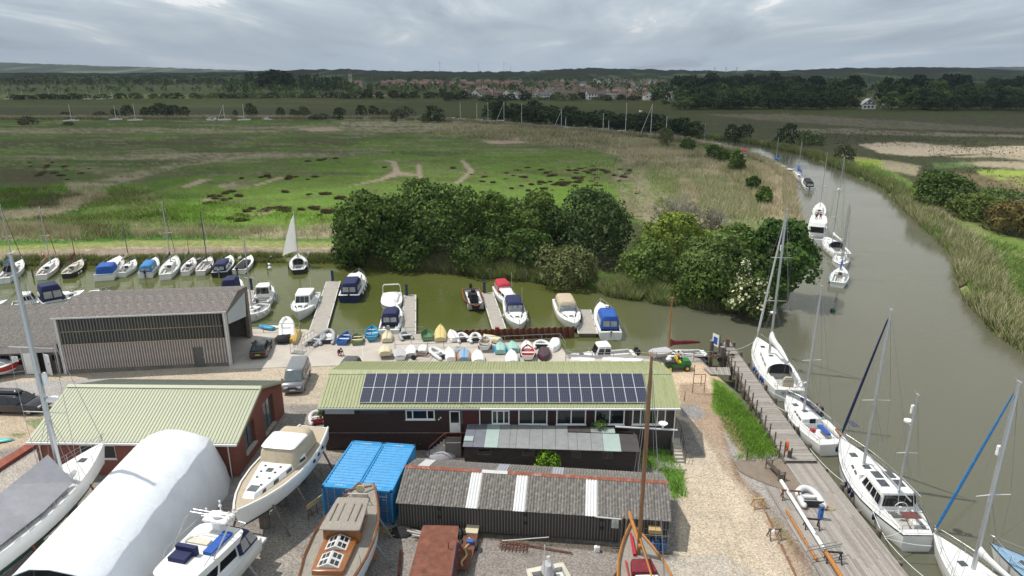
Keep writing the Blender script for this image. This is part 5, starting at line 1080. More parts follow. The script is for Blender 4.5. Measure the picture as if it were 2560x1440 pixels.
sailboat('white yacht with bright blue bundled sail cover at the left end of the bank row',(56,650),(8,694),2.6,0.8,(4,515),0.55,cover='sky_blue',hood='navy',genoa='navy',gr=0.04,group=N_,name='sailing_yacht')
sailboat('white yacht with orange-red cloth on its bow and small mizzen spar',(143,645),(102,686),2.4,0.75,(108,520),0.6,genoa='red_paint',gr=0.05,cover='orange_paint',cov_r=0.07,group=N_,name='sailing_yacht',strip='red_paint')
sailboat('black-hulled gaffer with cream deck, brown cabin door and brown spars',(205,650),(165,682),2.3,0.75,(176,572),0.66,hull='boot_dark',deck='deck_cream',mast='spar_brown',cover='maroon',genoa=None,spr=(),cabm='deck_cream',group=N_,strip='deck_cream',name='sailing_yacht',mr=0.06)
motorboat('large white boat with royal blue cockpit canopy and blue furled sail',(300,642),(258,684),3.2,0.95,can=(0.03,0.36),canm='royal',canh=1.1,clear=(),cab=(0.36,0.66),cabh=0.55,cback=0,group=N_,strip='boot_dark',fend=((-1,0.3),(-1,0.6)))
T,L_b,b_,zd_=sailboat('small white yacht with dark wooden mast and cream stowed sail',(338,650),(303,680),2.2,0.7,(313,548),0.6,mast='timber_old',cover='beige_cloth',spr=(),group=N_,strip='gelcoat',deck='gelcoat')
motorboat('white day boat under sky blue canopy with long windows',(390,645),(362,680),2.4,0.8,can=(0.03,0.55),canm='sky_blue',canh=1.0,clear=('side','back'),group=N_,out=([0],'black_plastic',0.9))
sailboat('pale aqua-white yacht with tall alloy mast and navy furled cover',(440,640),(412,684),2.7,0.85,(406,508),0.56,hull='gelcoat',cover='navy',genoa='navy',gr=0.035,group=N_,strip='ding_aqua',deck='gelcoat_worn')
sailboat('white gaffer with slim orange-brown mast and green sail cover',(484,645),(462,677),2.1,0.7,(460,560),0.62,mast='spar_orange',cover='green_cloth',spr=(),group=N_,strip='boot_dark',mr=0.05)
sailboat('open white boat with tall black mast and thin white staysail spar',(527,643),(500,676),2.3,0.7,(501,530),0.66,mast='alloy_black',cab=None,ck=(0.08,0.7),genoa='white_cloth',gr=0.03,spr=(0.42,),group=N_,strip='red_paint')
motorboat('dark-hulled cruiser with navy canopy and grey outboard, end of the row but one',(577,640),(547,678),2.6,0.8,hull='boot_dark',cab=(0.4,0.72),cabh=0.6,roof='navy',can=(0.03,0.42),canm='navy',canh=1.15,group=N_,out=([0],'galv',1.0),antenna=False)
motorboat('open white launch with dark grey flat cover, last of the bank row',(628,640),(596,672),2.3,0.7,ck=(0.06,0.7),tarp='black_cloth',rail=False,group=N_,out=([0.2],'black_plastic',0.9),screen=None)
T,L,b,zd=sailboat('black-hulled yacht with a tall white sail set, alone off the bank',(746,636),(745,672),2.8,0.75,(735,532),0.6,hull='boot_dark',strip='gelcoat',deck='gelcoat',boom=True,spr=(0.45,),hood='white_cloth',fend=((-1,0.3),(-1,0.6)))
wx,wy=mast_world(T,L,-L/2+L*0.6); Hm=zat(wx,wy,532)-(WZ+zd(.6)+0.4)
mb=MB(); xm=-L/2+L*0.6; z0=zd(.6)+1.7
rows=[]
for i in range(9):
    s=i/8; z=z0+(Hm-1.6)*s; w=(L*0.42)*(1-s)**0.75+0.1; rows.append([(xm-0.12-w*k/5,0.55*w*k/4+0.16*sin(pi*k/4)*(1-s*0.5),z+0.1*k/4*(1-s)) for k in range(5)])
mb.loft(rows,cap=False,closed=False); mb.build('mainsail','sail_white',T,smooth=True)
H_='boats berthed behind the grey hangar'
motorboat('white wheelhouse boat half hidden behind the low mossy shed',(132,744),(28,758),2.7,0.95,cab=(0.25,0.62),cabh=1.35,cback=0,ck=(0.02,0.22),group=H_,antenna=True)
T,L,b,zd=motorboat('large white cruiser with tall navy canopy bearing a pale oval window',(214,728),(98,750),3.6,1.2,cab=None,can=(0.02,0.5),canm='navy',canh=2.1,clear=('side',),fore=(0.5,0.9,0.5),group=H_,rail=True)
g=MB(); X=lambda t:-L/2+L*t
g.loft([[(X(0.02)-0.04+0.02*s,ry*cos(a),zd(.1)+1.0+rz2*sin(a)) for a in CI(14)] for s,ry,rz2 in ((0,0.75,0.3),(-1,0.75,0.3))]); g.build('oval_window','paint_white',T)
motorboat('low white cabin boat with black bow pad beyond the hangar roof',(278,728),(196,742),2.4,0.8,cab=(0.35,0.75),cabh=0.6,group=H_,ck=(0.04,0.3),cback=0)
motorboat('navy and white launch at the very left edge of the picture',(22,752),(-60,765),2.4,0.8,can=(0.1,0.5),canm='navy',group=H_)
motorboat('boat showing only its navy bimini top above the hangar ridge',(600,700),(565,740),2.6,1.0,can=(0.2,0.6),canm='navy',canh=1.9,clear=(),group=H_)
P_='boats at the marina fingers'
sailboat('white yacht with its bow tucked behind the hangar post, slim mast',(604,792),(662,757),2.7,0.95,(611,600),0.55,cover=None,group=P_,spr=(0.45,),fend=((1,0.3),(1,0.5),(1,0.7)),genoa=None,strip='gelcoat',deck='gelcoat')
motorboat('white pilothouse boat with its open dark cabin back to the camera',(672,712),(650,753),2.7,0.9,cab=(0.32,0.66),cabh=1.5,cback=1,ck=(0.03,0.3),group=P_,out=([0.3],'black_plastic',1.0),fend=((-1,0.3),(-1,0.55)),antenna=True)
motorboat('white sedan cruiser with rounded hardtop and dark roof hatch beside first finger',(742,784),(775,728),3.2,1.05,cab=(0.22,0.62),cabh=1.35,cback=1,ck=(0.03,0.2),group=P_,fend=((1,0.3),(1,0.6),(-1,0.5)),roof=None,antenna=True,fore=(0.62,0.92,0.35),strip='gelcoat',cside=((0.06,0.5),(0.56,0.92)))
motorboat('navy-hulled trawler with navy canopy roof and row of white fenders',(898,682),(872,735),3.1,1.05,hull='navy',midc='navy',strip='gelcoat',cab=(0.4,0.72),cabh=1.2,cback=0,can=(0.03,0.42),canm='navy',canh=1.5,group=P_,fend=((-1,0.2),(-1,0.35),(-1,0.5),(-1,0.65),(-1,0.78)),out=([0],'black_plastic',0.7),p=2.9)
motorboat('white sports boat fully covered in white with white arch, second finger',(977,772),(980,728),2.9,0.9,tarp='white_cloth',arch=0.12,group=P_,rail=False,strip='boot_dark')
motorboat('white outboard boat with narrow navy canopy and stern to the quay',(988,762),(971,822),2.7,0.85,can=(0.22,0.58),canm='navy',canh=1.35,group=P_,out=([0],'galv',1.2),arch=False,strip='gelcoat')
T,L,b,zd=motorboat('black open workboat with orange trim and heaped black gear',(1192,768),(1177,718),2.6,0.75,hull='boot_dark',midc='black_rubber',strip='orange_paint',deck='black_rubber',ck=(0.08,0.85),rail=False,group=P_,out=([0],'black_plastic',1.2),name='workboat',cat='workboat')
for x,y,w,d,h in ((0.3,0,1.0,1.3,1.0),(-0.6,0.3,0.7,0.8,1.3),(-1.3,-0.2,1.1,1.5,0.7)):
    g=MB(); boxloft(g,[(0.4,x-w/2,x+w/2,d/2,d/2),(0.5+h,x-w*0.4,x+w*0.4,d*0.36,d*0.36)],0.3); g.build('console','black_cloth',T,smooth=True)
motorboat('white cruiser with bright red canopy on the third finger',(1287,764),(1250,712),2.6,0.85,cab=(0.35,0.72),cabh=0.75,cback=0,can=(0.03,0.38),canm='red_cloth',canh=1.25,group=P_,strip='gelcoat',antenna=True,clear=('side','front'),fend=((1,0.3),))
motorboat('white express cruiser with navy canopy, bow to the rusty piling',(1299,816),(1280,748),2.9,0.95,can=(0.1,0.46),canm='navy',canh=1.2,screen=0.5,fore=(0.52,0.9,0.3),group=P_,strip='gelcoat',fend=((-1,0.5),(1,0.7),(1,0.4)),clear=('side','front'),antenna=True)
motorboat('white express cruiser with taupe canopy and black fenders',(1437,813),(1406,744),3.1,1.0,can=(0.1,0.5),canm='beige_cloth',canh=1.2,screen=0.54,fore=(0.55,0.92,0.3),group=P_,strip='gelcoat',fend=((1,0.45),(1,0.6),(1,0.8)),fmat='black_rubber')
motorboat('white cruiser with royal blue canopy and stern toward the slipway',(1500,758),(1528,828),2.9,0.95,can=(0.1,0.48),canm='royal',canh=1.55,group=P_,fore=(0.5,0.85,0.4),radar=(0.42,1.75),out=([0],'galv',0.6),strip='gelcoat')
T,L,b,zd=motorboat('white pilothouse fishing boat lying bow-left against the railed quay',(1412,892),(1588,880),2.6,0.8,cab=(0.38,0.62),cabh=1.45,ck=(0.05,0.36),fore=(0.62,0.92,0.35),group=P_,out=([-0.35,0.35],'black_plastic',1.1),antenna=True,cback=0,strip='boot_dark')
T,L,b,zd=sailboat('small white gaff yacht with orange mast and long maroon-covered boom',(1636,884),(1764,879),2.3,0.6,(1683,745),0.73,mast='spar_orange',cover='maroon',cov_r=0.2,spr=(),group=P_,hull='boot_dark',strip='gelcoat',deck='gelcoat',rail=False,mr=0.06,bz=0.75,name='gaff_yacht',ck=(0.08,0.45),cab=(0.46,0.78),cabh=0.25)
g=MB(); g.tube((L/2-0.2,0,0.7),(L/2+1.6,0,0.9),0.05); g.build('bowsprit','timber_new',T)
T,L,b,zd=sailboat('big white cruising yacht with cream spray hood and tall twin-spreader mast',(1892,846),(1976,972),3.9,1.2,(1966,524),0.60,ck=(0.06,0.30),cab=(0.31,0.74),cabh=0.5,genoa='white_cloth',gr=0.11,cover='white_cloth',cov_r=0.3,spr=(0.38,0.68),hood='white_cloth',fend=((1,0.42),(1,0.36),(1,0.25),(1,0.21)),fmat='royal',mr=0.13,refl=0.72,radar=0.28,group='yachts along the jetty',tw=0.72,strip='gelcoat',midc='boot_dark',bz=1.5,shb=0.4,wr=0.012)
g=MB(); g.loft([[(-L/2+1.0,y*w,1.2+z) for y,z in ((-0.5,0),(0.5,0),(0.5,0.7),(0.3,1.0),(-0.3,1.0),(-0.5,0.7))] for w in (1,)]+[[(-L/2+0.7,y,1.2+z) for y,z in ((-0.5,0),(0.5,0),(0.5,0.7),(0.3,1.0),(-0.3,1.0),(-0.5,0.7))]]); g.build('helm_cover','beige_cloth',T)
g=MB(); g.path([(-L/2+0.05,1.2,1.3),(-L/2+0.05,1.2,2.3),(-L/2+0.05,-1.2,2.3),(-L/2+0.05,-1.2,1.3)],0.03); g.build('pushpit','steel',T)
for y in (-0.9,-1.35): g=MB(); g.path([(-L/2-0.05,y+0.25*cos(a),1.85+0.3*sin(a)) for a in [pi*1.5*k/8 for k in range(9)]],0.07,6); g.build('lifebuoy','paint_white',T)
text('QUATEN',0.42,'black_plastic',T,(-L/2-0.06,0,0.92),(R(90),0,R(-90)))
g=text('HAMBLE',0.16,'black_plastic',T,(-L/2-0.055,0,0.5),(R(90),0,R(-90)))
T,L,b,zd=sailboat('white racing-style yacht with open scoop stern, person on deck, small solar panel',(1966,992),(2088,1108),3.3,1.0,(2047,716),0.62,ck=(0.1,0.42),cab=(0.43,0.74),cabh=0.35,spr=(0.42,),fend=((1,0.6),(1,0.5),(1,0.4),(1,0.32)),fmat='navy',mr=0.10,group='yachts along the jetty',tw=0.78,strip='gelcoat',boom=True,p=2.3,bz=1.3,wr=0.012,teak='deck_white')
R2=T; R2L=L; R2zd=zd
g=MB(); g.box((-L/2+1.0,-1.95,2.3),(1.1,0.75,0.04)); g.tube((-L/2+1.0,-1.5,1.0),(-L/2+1.0,-1.7,2.28),0.025); g.build('solar_frame','steel',T); g=MB(); g.box((-L/2+1.0,-1.95,2.33),(1.0,0.66,0.02)); g.build('solar_panel','solar_cells',T)
g=MB(); boxloft(g,[(1.0,-L/2+1.5,-L/2+3.2,0.24,0.24),(1.14,-L/2+1.55,-L/2+3.15,0.2,0.2)],0.4); g.v=[(a,b_-0.35,c) for a,b_,c in g.v]; g.build('blue_cushion','royal',T,smooth=True)
g=MB(); g.box((-L/2+2.2,0.75,1.15),(0.35,0.35,0.3)); g.build('red_bag','red_paint',T)
g=MB(); g.path([(-L/2+4.2,-1.1,1.35),(-L/2+7.2,-0.75,1.6)],[0.1,0.14],6); g.build('stowed_sail','navy',T,smooth=True)
T,L,b,zd=sailboat('large white ketch motorsailer with long deckhouse windows and navy furled genoa',(2100,1100),(2298,1332),3.9,1.25,(2243,775),0.66,ck=(0.05,0.22),cab=None,genoa='navy',gr=0.10,spr=(0.45,),mr=0.11,group='yachts along the jetty',tw=0.5,strip='boot_dark',boom=True,bz=1.4,fend=((1,0.52),(1,0.46),(1,0.42),(1,0.2),(1,0.9)),fmat='navy',shb=0.5,wr=0.012,midc='gelcoat')
X=lambda t:-L/2+L*t
cb=make_cabin(T,X(0.23),X(0.53),b(.3)*0.74,b(.5)*0.64,1.25,1.25,'gelcoat',rf=0.75,rb=0.15,ins=0.2,side=((0.03,0.2),(0.24,0.42),(0.46,0.64),(0.68,0.84)),front=3,back=2,vr=(0.3,0.82))
make_cabin(T,X(0.53),X(0.74),b(.53)*0.6,b(.72)*0.5,1.3,0.42,'gelcoat',rf=0.6,ins=0.1,side=((0.2,0.45),(0.55,0.8)),vr=(0.3,0.75))
for x,y in ((0.34,0.55),(0.34,-0.55),(0.43,0.45),(0.43,-0.45)): g=MB(); g.b2(X(x)-0.4,X(x)+0.4,y-0.3,y+0.3,2.56,2.6); g.build('solar_panel' if x<0.4 else 'hatch','solar_cells' if x<0.4 else 'perspex',T)
for t in (0.62,0.8): g=MB(); g.b2(X(t)-0.25,X(t)+0.25,-0.25,0.25,1.75 if t<0.7 else zd(t),1.82 if t<0.7 else zd(t)+0.06); g.build('hatch','perspex',T)
g=MB(); g.b2(X(0.10)-0.35,X(0.10)+0.35,-0.55,0.55,1.95,2.0); g.build('bimini','brown_cloth',T)
g=MB(); g.path([(X(0.2)+0.05*0,0.45*cos(a),1.7+0.45*sin(a)) for a in CI(14)],0.03,5,True); g.tube((X(0.2),0,1.2),(X(0.2)+0.02,0,1.75),0.12); g.build('steering_wheel','paint_white',T)
wx,wy=mast_world(T,L,X(0.25)); mast_rig(T,L,b,zd,X(0.25),2.55,zat(wx,wy,988)-(WZ+2.55),'alloy',0.08,(0.42,),0.75,boomL=2.4,name='mizzen_mast',radar=0.70,refl=0.80,stay=False,gt=1)
g=MB(); g.path([(L/2+0.0,0,1.85),(L/2+0.9,0,1.95)],0.12,6); g.build('bowsprit','varnish',T)
def ahead(px,z,hd,Ln):                     # a stern point Ln metres behind a bow seen at px, heading hd
    a=G(*px,z); return (a.x,a.y,0),(a.x-Ln*cos(hd),a.y-Ln*sin(hd),0)
hd=atan2(11.7,-1.2)
bw,st=ahead((2334,1330),0.15,atan2(10.5,-0.9),10.5)
T,L,b,zd=sailboat('white yacht with sky blue furled genoa at bottom right, coachroof part shaded',bw,st,3.3,1.05,None,0.66,H=12.4,genoa='sky_blue',gr=0.09,spr=(0.42,),mr=0.12,group='yachts along the jetty',strip='gelcoat',boom=True,cover='white_cloth',refl=0.62,wr=0.012,cab=(0.34,0.68),hood='black_cloth',spw=1.1)
bw,st=ahead((2476,1358),-0.1,atan2(9.0,-4.5),9)
sailboat('pale blue-decked boat cut by the bottom right corner of the picture',bw,st,2.9,0.9,None,0.5,H=9,genoa=None,spr=(),group='yachts along the jetty',deck='pale_blue',cabm='ding_orange',cab=(0.3,0.72),cabh=0.3,mast='alloy_white')
RV='boats moored on the river bend'
T,L,b,zd=motorboat('white flybridge cruiser with people in red and dark on its upper deck',(2046,548),(2040,596),3.9,1.15,cab=(0.16,0.62),cabh=1.9,cback=1,cfront=3,ck=(0.02,0.14),group=RV,antenna=False,fore=(0.62,0.9,0.4),strip='gelcoat',cside=((0.06,0.45),(0.5,0.9)))
FB=T; FBL=L; X=lambda t:-L/2+L*t
g=MB(); boxloft(g,[(3.12,X(0.1),X(0.6),1.65,1.45),(3.75,X(0.12),X(0.56),1.6,1.3)],0.3); g.build('flybridge','gelcoat',T,smooth=True)
g=MB(); boxloft(g,[(3.76,X(0.15),X(0.52),1.4,1.1),(3.77,X(0.16),X(0.51),1.38,1.08)],0.3); g.build('upper_deck','deck_white',T)
g=MB(); g.path([(X(0.12),1.5,4.25),(X(0.5),1.3,4.25),(X(0.56),0,4.25),(X(0.5),-1.3,4.25),(X(0.12),-1.5,4.25)],0.025,5); g.build('guard_rail','steel',T)
T,L,b,zd=sailboat('tall-masted white yacht lying ahead of the flybridge cruiser',(2052,506),(2046,540),2.9,0.9,(2064,382),0.55,group=RV,spr=(0.4,),wr=0.012,boom=True)
fl=MB(); fl.quad((-L/2,0,1.0),(-L/2,0,1.9),(-L/2-0.8,0.25,1.7),(-L/2-0.75,0.2,0.9)); fl.tube((-L/2,0,0.8),(-L/2,0,2.0),0.02); fl.build('ensign','red_cloth',T)
sailboat('white yacht with navy spray hood, sugar-scoop stern and tall mast',(2063,592),(2108,632),3.5,1.05,(2102,394),0.6,hood='navy',group=RV,spr=(0.3,0.62),tw=0.78,strip='gelcoat',radar=0.62,fend=((1,0.2),(1,0.35)),cover='white_cloth',wr=0.014)
sailboat('small white yacht squeezed between two others, bow to camera',(2101,664),(2104,634),2.6,0.8,(2122,508),0.5,group=RV,spr=(0.35,),cover='royal',genoa=None,wr=0.012)
sailboat('small white yacht with blue cockpit dodgers, nearest on the river bend',(2106,668),(2094,704),2.6,0.75,(2115,514),0.6,group=RV,spr=(0.3,),cover='royal',strip='pale_blue',ck=(0.06,0.5),cab=(0.5,0.78),tw=0.75,fend=((1,0.05),),fmat='green_cloth',wr=0.012)
motorboat('dark-canopied white motorboat fourth up the river, stern showing',(2008,446),(2026,468),2.6,0.8,can=(0.05,0.55),canm='black_cloth',canh=1.4,group=RV,out=([0.2],'black_plastic',1.0),strip='boot_dark',clear=('back','side'))
sailboat('white yacht with triangular royal blue sail bag and dark hull stripe',(1985,428),(2006,448),2.4,0.75,(2001,350),0.55,group=RV,cover='royal',cov_r=0.35,strip='boot_dark',midc='boot_dark',spr=(0.4,),wr=0.014)
motorboat('white open motorboat with frame hoop beside the reeds',(1962,422),(1982,436),2.3,0.7,cab=(0.35,0.62),cabh=1.1,group=RV,arch=0.2)
motorboat('small white cuddy boat among the river moorings',(1950,414),(1964,424),2.1,0.7,cab=(0.3,0.65),cabh=0.8,group=RV)
sailboat('small white yacht with bright blue cockpit cover, farthest of the river moorings',(1930,404),(1950,414),2.3,0.7,(1948,344),0.55,group=RV,cover='sky_blue',cov_r=0.3,spr=(),wr=0.014)
motorboat('red-topped white launch passing the reedy bend',(1854,372),(1863,386),2.4,0.75,can=(0.1,0.6),canm='red_cloth',canh=1.3,group=RV)
sailboat('pale yacht showing its mast above the hedge by the bend',(1752,352),(1768,358),2.4,0.7,(1768,311),0.5,group=RV,spr=(),wr=0.014)
motorboat('tiny white launch at the head of the visible river reach',(1790,360),(1806,364),2.2,0.7,cab=(0.3,0.6),cabh=0.7,group=RV)
FR='far yachts moored on the upper river'
mk('far_white',(0.8,0.8,0.78),0.5,var=0)
words=['first','second','third','fourth','fifth','sixth','seventh','eighth','ninth','tenth','eleventh','twelfth','thirteenth','fourteenth']
def far_yacht(i,px,top,base,Ln,label,cover='navy',gen=False,sp=True,z=WZ):
    c=G(px,base,z+0.5); T=thing('far_yacht',label,'sailboat',(c.x,c.y,z),atan2(0.25,1),FR); L=Ln; B=Ln*0.31
    b,zd,pt=make_hull(T,L,B,0.9,'gelcoat','antifoul_blue','gelcoat'); make_deck(T,L,b,zd,'deck_white'); make_cabin(T,-L*0.15,L*0.2,B*0.3,B*0.22,0.9,0.45,'deck_white',side=((0.1,0.8),))
    H=zat(c.x,c.y,top)-z-1.3; mb=MB(); mb.tube((0,0,1.3),(0,0,1.3+H),0.13,0.09,n=5); m=mb.build('mast','far_white',T)
    if sp: mb=MB(); mb.tube((0,-0.9,1.3+H*0.45),(0,0.9,1.3+H*0.45),0.05,n=4); mb.build('spreader','far_white',m)
    if gen: mb=MB(); mb.tube((L/2*(-1 if gen<0 else 1),0,1.2),(0,0,1.2+H*0.97),0.10,0.05,n=5); mb.build('furled_sail','far_white',m)
    mb=MB(); mb.tube((-0.1,0,2.4),(-L*0.4,0,2.45),0.22,0.14,n=6); mb.build('sail_cover',cover,T)
for i,(px,top,base,Ln,cov,gen,lab) in enumerate([(1151,256,299,8,'navy',0,'far yacht with navy boom cover, leftmost mast of the middle group'),(1192,257,301,8,'navy',0,'far yacht second from the left above the tan reeds'),(1220,255,304,9,'royal',0,'far yacht with blue hull cover, third mast above the tan reeds'),(1260,254,309,10,'white_cloth',-1,'far yacht with sloping furled sail, fourth mast above reeds'),(1304,259,312,9,'navy',0,'far yacht fifth from left in front of the willow belt'),(1403,273,320,8,'royal',-1,'smaller far yacht with blue cover midway along the willows'),(1414,292,320,6,'navy',0,'short-masted far boat beside the blue-covered yacht'),(1507,283,332,8,'white_cloth',0,'far yacht left of the pair near the thick willows'),(1521,301,332,6,'white_cloth',0,'short far mast right of a taller one by the willows'),(1563,257,336,10,'white_cloth',0,'tall far yacht with white boom, near the flying gull'),(1626,260,341,11,'navy',-1,'far two-sailed yacht with sloping stays right of the gull'),(1664,291,345,8,'navy',0,'far yacht mast behind a bush near the bend'),
   (179,261,302,9,'navy',0,'far yacht mast leftmost on the left channel'),(290,264,299,8,'navy',0,'far yacht mast in front of a small dark bush at left'),(339,259,301,9,'navy',0,'far yacht mast left of the long dark thicket'),(562,262,300,8,'navy',-1,'far yacht with triangular stays at centre left'),(611,260,300,8,'white_cloth',0,'far yacht mast beside a round bush at centre left')]):
    far_yacht(i,px,top,base,Ln,lab,cov,gen)
for i,(px,base) in enumerate([(22,248),(57,247),(124,247),(150,247),(158,247),(220,248),(252,248),(281,247)]):
    far_yacht(30+i,px,(218,225,218,226,227,222,219,223)[i],base,9,words[i]+' thin mast from the left along the distant channel by the dark hedge','navy',0,False)
for px,y,l in ((1463,323,'white far cruiser with rounded cabin on the upper river'),(1133,298,'white far launch at left end of the upper river reach'),(525,299,'white far launch on the left channel'),(668,297,'small white far boat right on the left channel')):
    a=G(px-9,y,WZ+0.8); c=G(px+9,y+0.6,WZ+0.8); motorboat(l,(a.x,a.y,0),(c.x,c.y,0),2.6,0.8,cab=(0.3,0.7),cabh=1.2,rail=False,group='far launches on the upper river')
def stands(T,L,b,zw,n=4,keel=True,mat='rust'):
    for i in range(n):
        t=0.15+0.62*i/(n-1)
        for sg in (1,-1):
            g=MB(); x=-L/2+L*t; g.tube((x,sg*b(t)*0.86,0.25),(x,sg*(b(t)+0.75),-zw+0.0),0.075,n=6); g.build('prop',mat,T)
    g=MB(); 
    for t in (0.25,0.5,0.72): g.box((-L/2+L*t,0,(-zw-0.5)/2),(0.35,0.6,zw-0.5))
    g.build('keel_block','timber_old',T)
zw=2.0
c=G(262,1108,3.4); st=(c.x-1.3,c.y-14.5,0)
T,L,b,zd=sailboat('laid-up white yacht with green underwater hull and big grey tent cover',(c.x,c.y,0),st,3.7,1.15,None,0.70,H=zat(-31.6,41.0,640)-(zw+1.2),zw=zw,ck=None,cab=(0.25,0.78),cabh=0.45,boom=False,bottom='antifoul_green',genoa=None,spr=(0.30,0.60),spw=1.5,mr=0.15,group='boats laid up ashore',strip='gelcoat',dr=1.1,shb=0.45,refl=False,wr=0.014,mast='alloy',name='laid_up_yacht',midc='gelcoat_worn')
X=lambda t:-L/2+L*t
g=MB(); g.loft([[(X(t),b(t)*0.86,zd(t)+0.25),(X(t),0.05,zd(t)+hh),(X(t),-b(t)*0.86,zd(t)+0.25)] for t,hh in ((0.02,1.7),(0.2,2.0),(0.45,2.1),(0.66,2.2))],closed=False,cap=False); g.build('tent_cover','grey_cloth',T)
g=MB(); 
for t in (0.30,0.37,0.44,0.51,0.58): g.b2(X(t)-0.25,X(t)+0.25,-b(t)*0.9-0.0,-b(t)*0.9+0.02,1.3,1.42)
g.build('window','glass_dark',T)
wx,wy=mast_world(T,L,X(.70)); H0=zat(wx,wy,640)-(zw+1.6)
q=MB(); q.loft([[(X(.70)+0.1+rr*cos(a),-0.5+rr*sin(a),z) for a in CI(10)] for z,rr in ((1.6+H0*0.36,0.25),(1.65+H0*0.36,0.36),(1.8+H0*0.36,0.36),(1.88+H0*0.36,0.15))]); q.build('radar','paint_white',T,smooth=True)
q=MB(); q.loft([[(X(.70)+0.1+rr*cos(a),-0.32+rr*sin(a),z) for a in CI(8)] for z,rr in ((1.6+H0*0.43,0.1),(1.7+H0*0.43,0.16),(2.4+H0*0.43,0.16),(2.5+H0*0.43,0.1))]); q.build('radar_reflector','paint_white',T,smooth=True)
stands(T,L,b,zw)
a=G(585,1292,3.1); s_=G(785,1066,3.1)
zw=2.0
T,L,b,zd=motorboat('classic white motor yacht on timber props with beige covered wheelhouse',(a.x,a.y,0),(s_.x,s_.y,0),3.75,1.05,ck=None,cab=None,zw=zw,deck='teak_worn',strip='paint_white',bottom='antifoul_green',rail=False,group='boats laid up ashore',shb=0.35,p=2.3,tw=0.62,name='laid_up_motor_yacht',dr=0.9)
X=lambda t:-L/2+L*t
make_cabin(T,X(0.36),X(0.88),b(.4)*0.84,b(.88)*0.62,1.05,0.42,'gelcoat',rf=0.5,ins=0.08,side=((0.08,0.18),(0.34,0.44),(0.58,0.67),(0.8,0.86)),vr=(0.3,0.75),name='coachroof')
for x,y in ((0.56,0.55),(0.56,-0.55),(0.62,0.5),(0.62,-0.5),(0.68,0.45),(0.68,-0.42),(0.75,0.3)): g=MB(); g.loft([[(X(x)+0.09*cos(k),y+0.09*sin(k),z) for k in CI(8)] for z in (1.50,1.56)]); g.build('vent','perspex',T)
for t,w in ((0.79,0.3),(0.6,0.2),(0.12,0.26)): g=MB(); z=1.5 if t>0.5 else 1.1; g.b2(X(t)-w,X(t)+w,-w,w,z,z+0.07); g.build('hatch','glass_grey',T)
canopy(T,X(0.17),X(0.53),b(.2)*0.76,b(.5)*0.74,1.2,1.25,'beige_cloth',rf=0.35,rb=0.45,ins=0.12,clear=(),name='wheelhouse_cover')
g=MB(); boxloft(g,[(2.48,X(0.30),X(0.50),1.35,1.25),(2.56,X(0.31),X(0.49),1.3,1.2)],0.25); g.build('hardtop','gelcoat',T,smooth=True)
g=MB(); 
for sg in (1,-1): g.path([(X(t),sg*(b(t)-0.04),zd(t)+0.05) for t in (0,0.1,0.25,0.4,0.55,0.7,0.82,0.92,0.98)],0.07,5)
g.build('bulwark','gelcoat',T)
for t in (0.2,0.28,0.36): g=MB(); g.b2(X(t)-0.14,X(t)+0.14,b(t)-0.03,b(t)+0.035,0.65,0.85); g.build('window','glass_dark',T)
stands(T,L,b,zw,4,mat='timber_old')
mk('shrinkwrap',(0.76,0.79,0.83),0.42,var=0.04,scale=0.35,bump=0.08,bscale=0.8,dirt=(0.62,0.65,0.69),dscale=0.5,damt=0.5)
T=thing('shrink_wrapped_boat','long boat hidden under a tunnel tent of white shrink-wrap sheeting','covered boat',(-24.0,37.0,0),R(91.5),'boats laid up ashore')
mb=MB(); rings=[]; rngs=random.Random(4)
n=15
for i in range(n+1):
    x=-8.2+15.4*i/n; bulge=0.05*sin(i*2.1)+(0.07 if i%3 else 0); e=0 if i<n-1 else (0.35 if i==n-1 else 0.9); hz=1.0-0.10*e; f=1-0.14*e
    sec=[(-3.6,0.0),(-3.42,1.3),(-3.05,2.6),(-2.58,3.9),(-2.52,4.0),(-1.3,4.5),(-0.2,4.82),(0.8,4.86),(1.7,4.5),(2.5,3.6),(3.1,2.1),(3.3,1.0),(3.4,0.0)]
    rings.append([(x-(0.45*e*(z/4.8) if e else 0),y*f*(1+bulge*0.32),z*hz*(1-0.012*(i%3==1))) for y,z in sec])
mb.loft(rings,cap=False,closed=False); r=rings[-1]; mb.add(r,[tuple(range(len(r)))]); w_=mb.build('sheeting','shrinkwrap',T,smooth=True)
for i in (0,3,6,9,12,14):
    rr=rings[i]; mb=MB(); mb.path([(p[0]+0.02,p[1]*0.99,p[2]-0.02) for p in rr],0.05,5); mb.build('hoop','shrinkwrap',T,smooth=True)
mb=MB(); mb.quad((-7.9,-3.2,0.02),(-7.9,3.2,0.02),(-7.9,2.0,4.0),(-7.9,-2.0,4.0)); mb.build('inner_sheet','beige_cloth',T)
T=thing('laid_up_cruiser','white flybridge cruiser with blue seats, radar mast and chrome bimini frame ashore','motorboat',(-17.75,30.6,1.15),R(256),'boats laid up ashore')
L=9.2; b,zd,pt=make_hull(T,L,3.5,1.05,'gelcoat','antifoul_blue','gelcoat',tw=0.9,p=2.5); make_deck(T,L,b,zd,'gelcoat',(0.04,0.2)); X=lambda t:-L/2+L*t
make_cabin(T,X(0.18),X(0.66),1.45,1.25,1.05,0.95,'gelcoat',rf=1.0,ins=0.15,side=((0.1,0.45),(0.5,0.8)),front=3,vr=(0.3,0.8))
g=MB(); boxloft(g,[(1.98,X(0.14),X(0.60),1.5,1.25),(2.45,X(0.12),X(0.62),1.6,1.3)],0.3); boxloft(g,[(2.45,X(0.12),X(0.62),1.6,1.3),(2.5,X(0.14),X(0.60),1.45,1.18)],0.3); fb=g.build('flybridge','gelcoat',T,smooth=True)
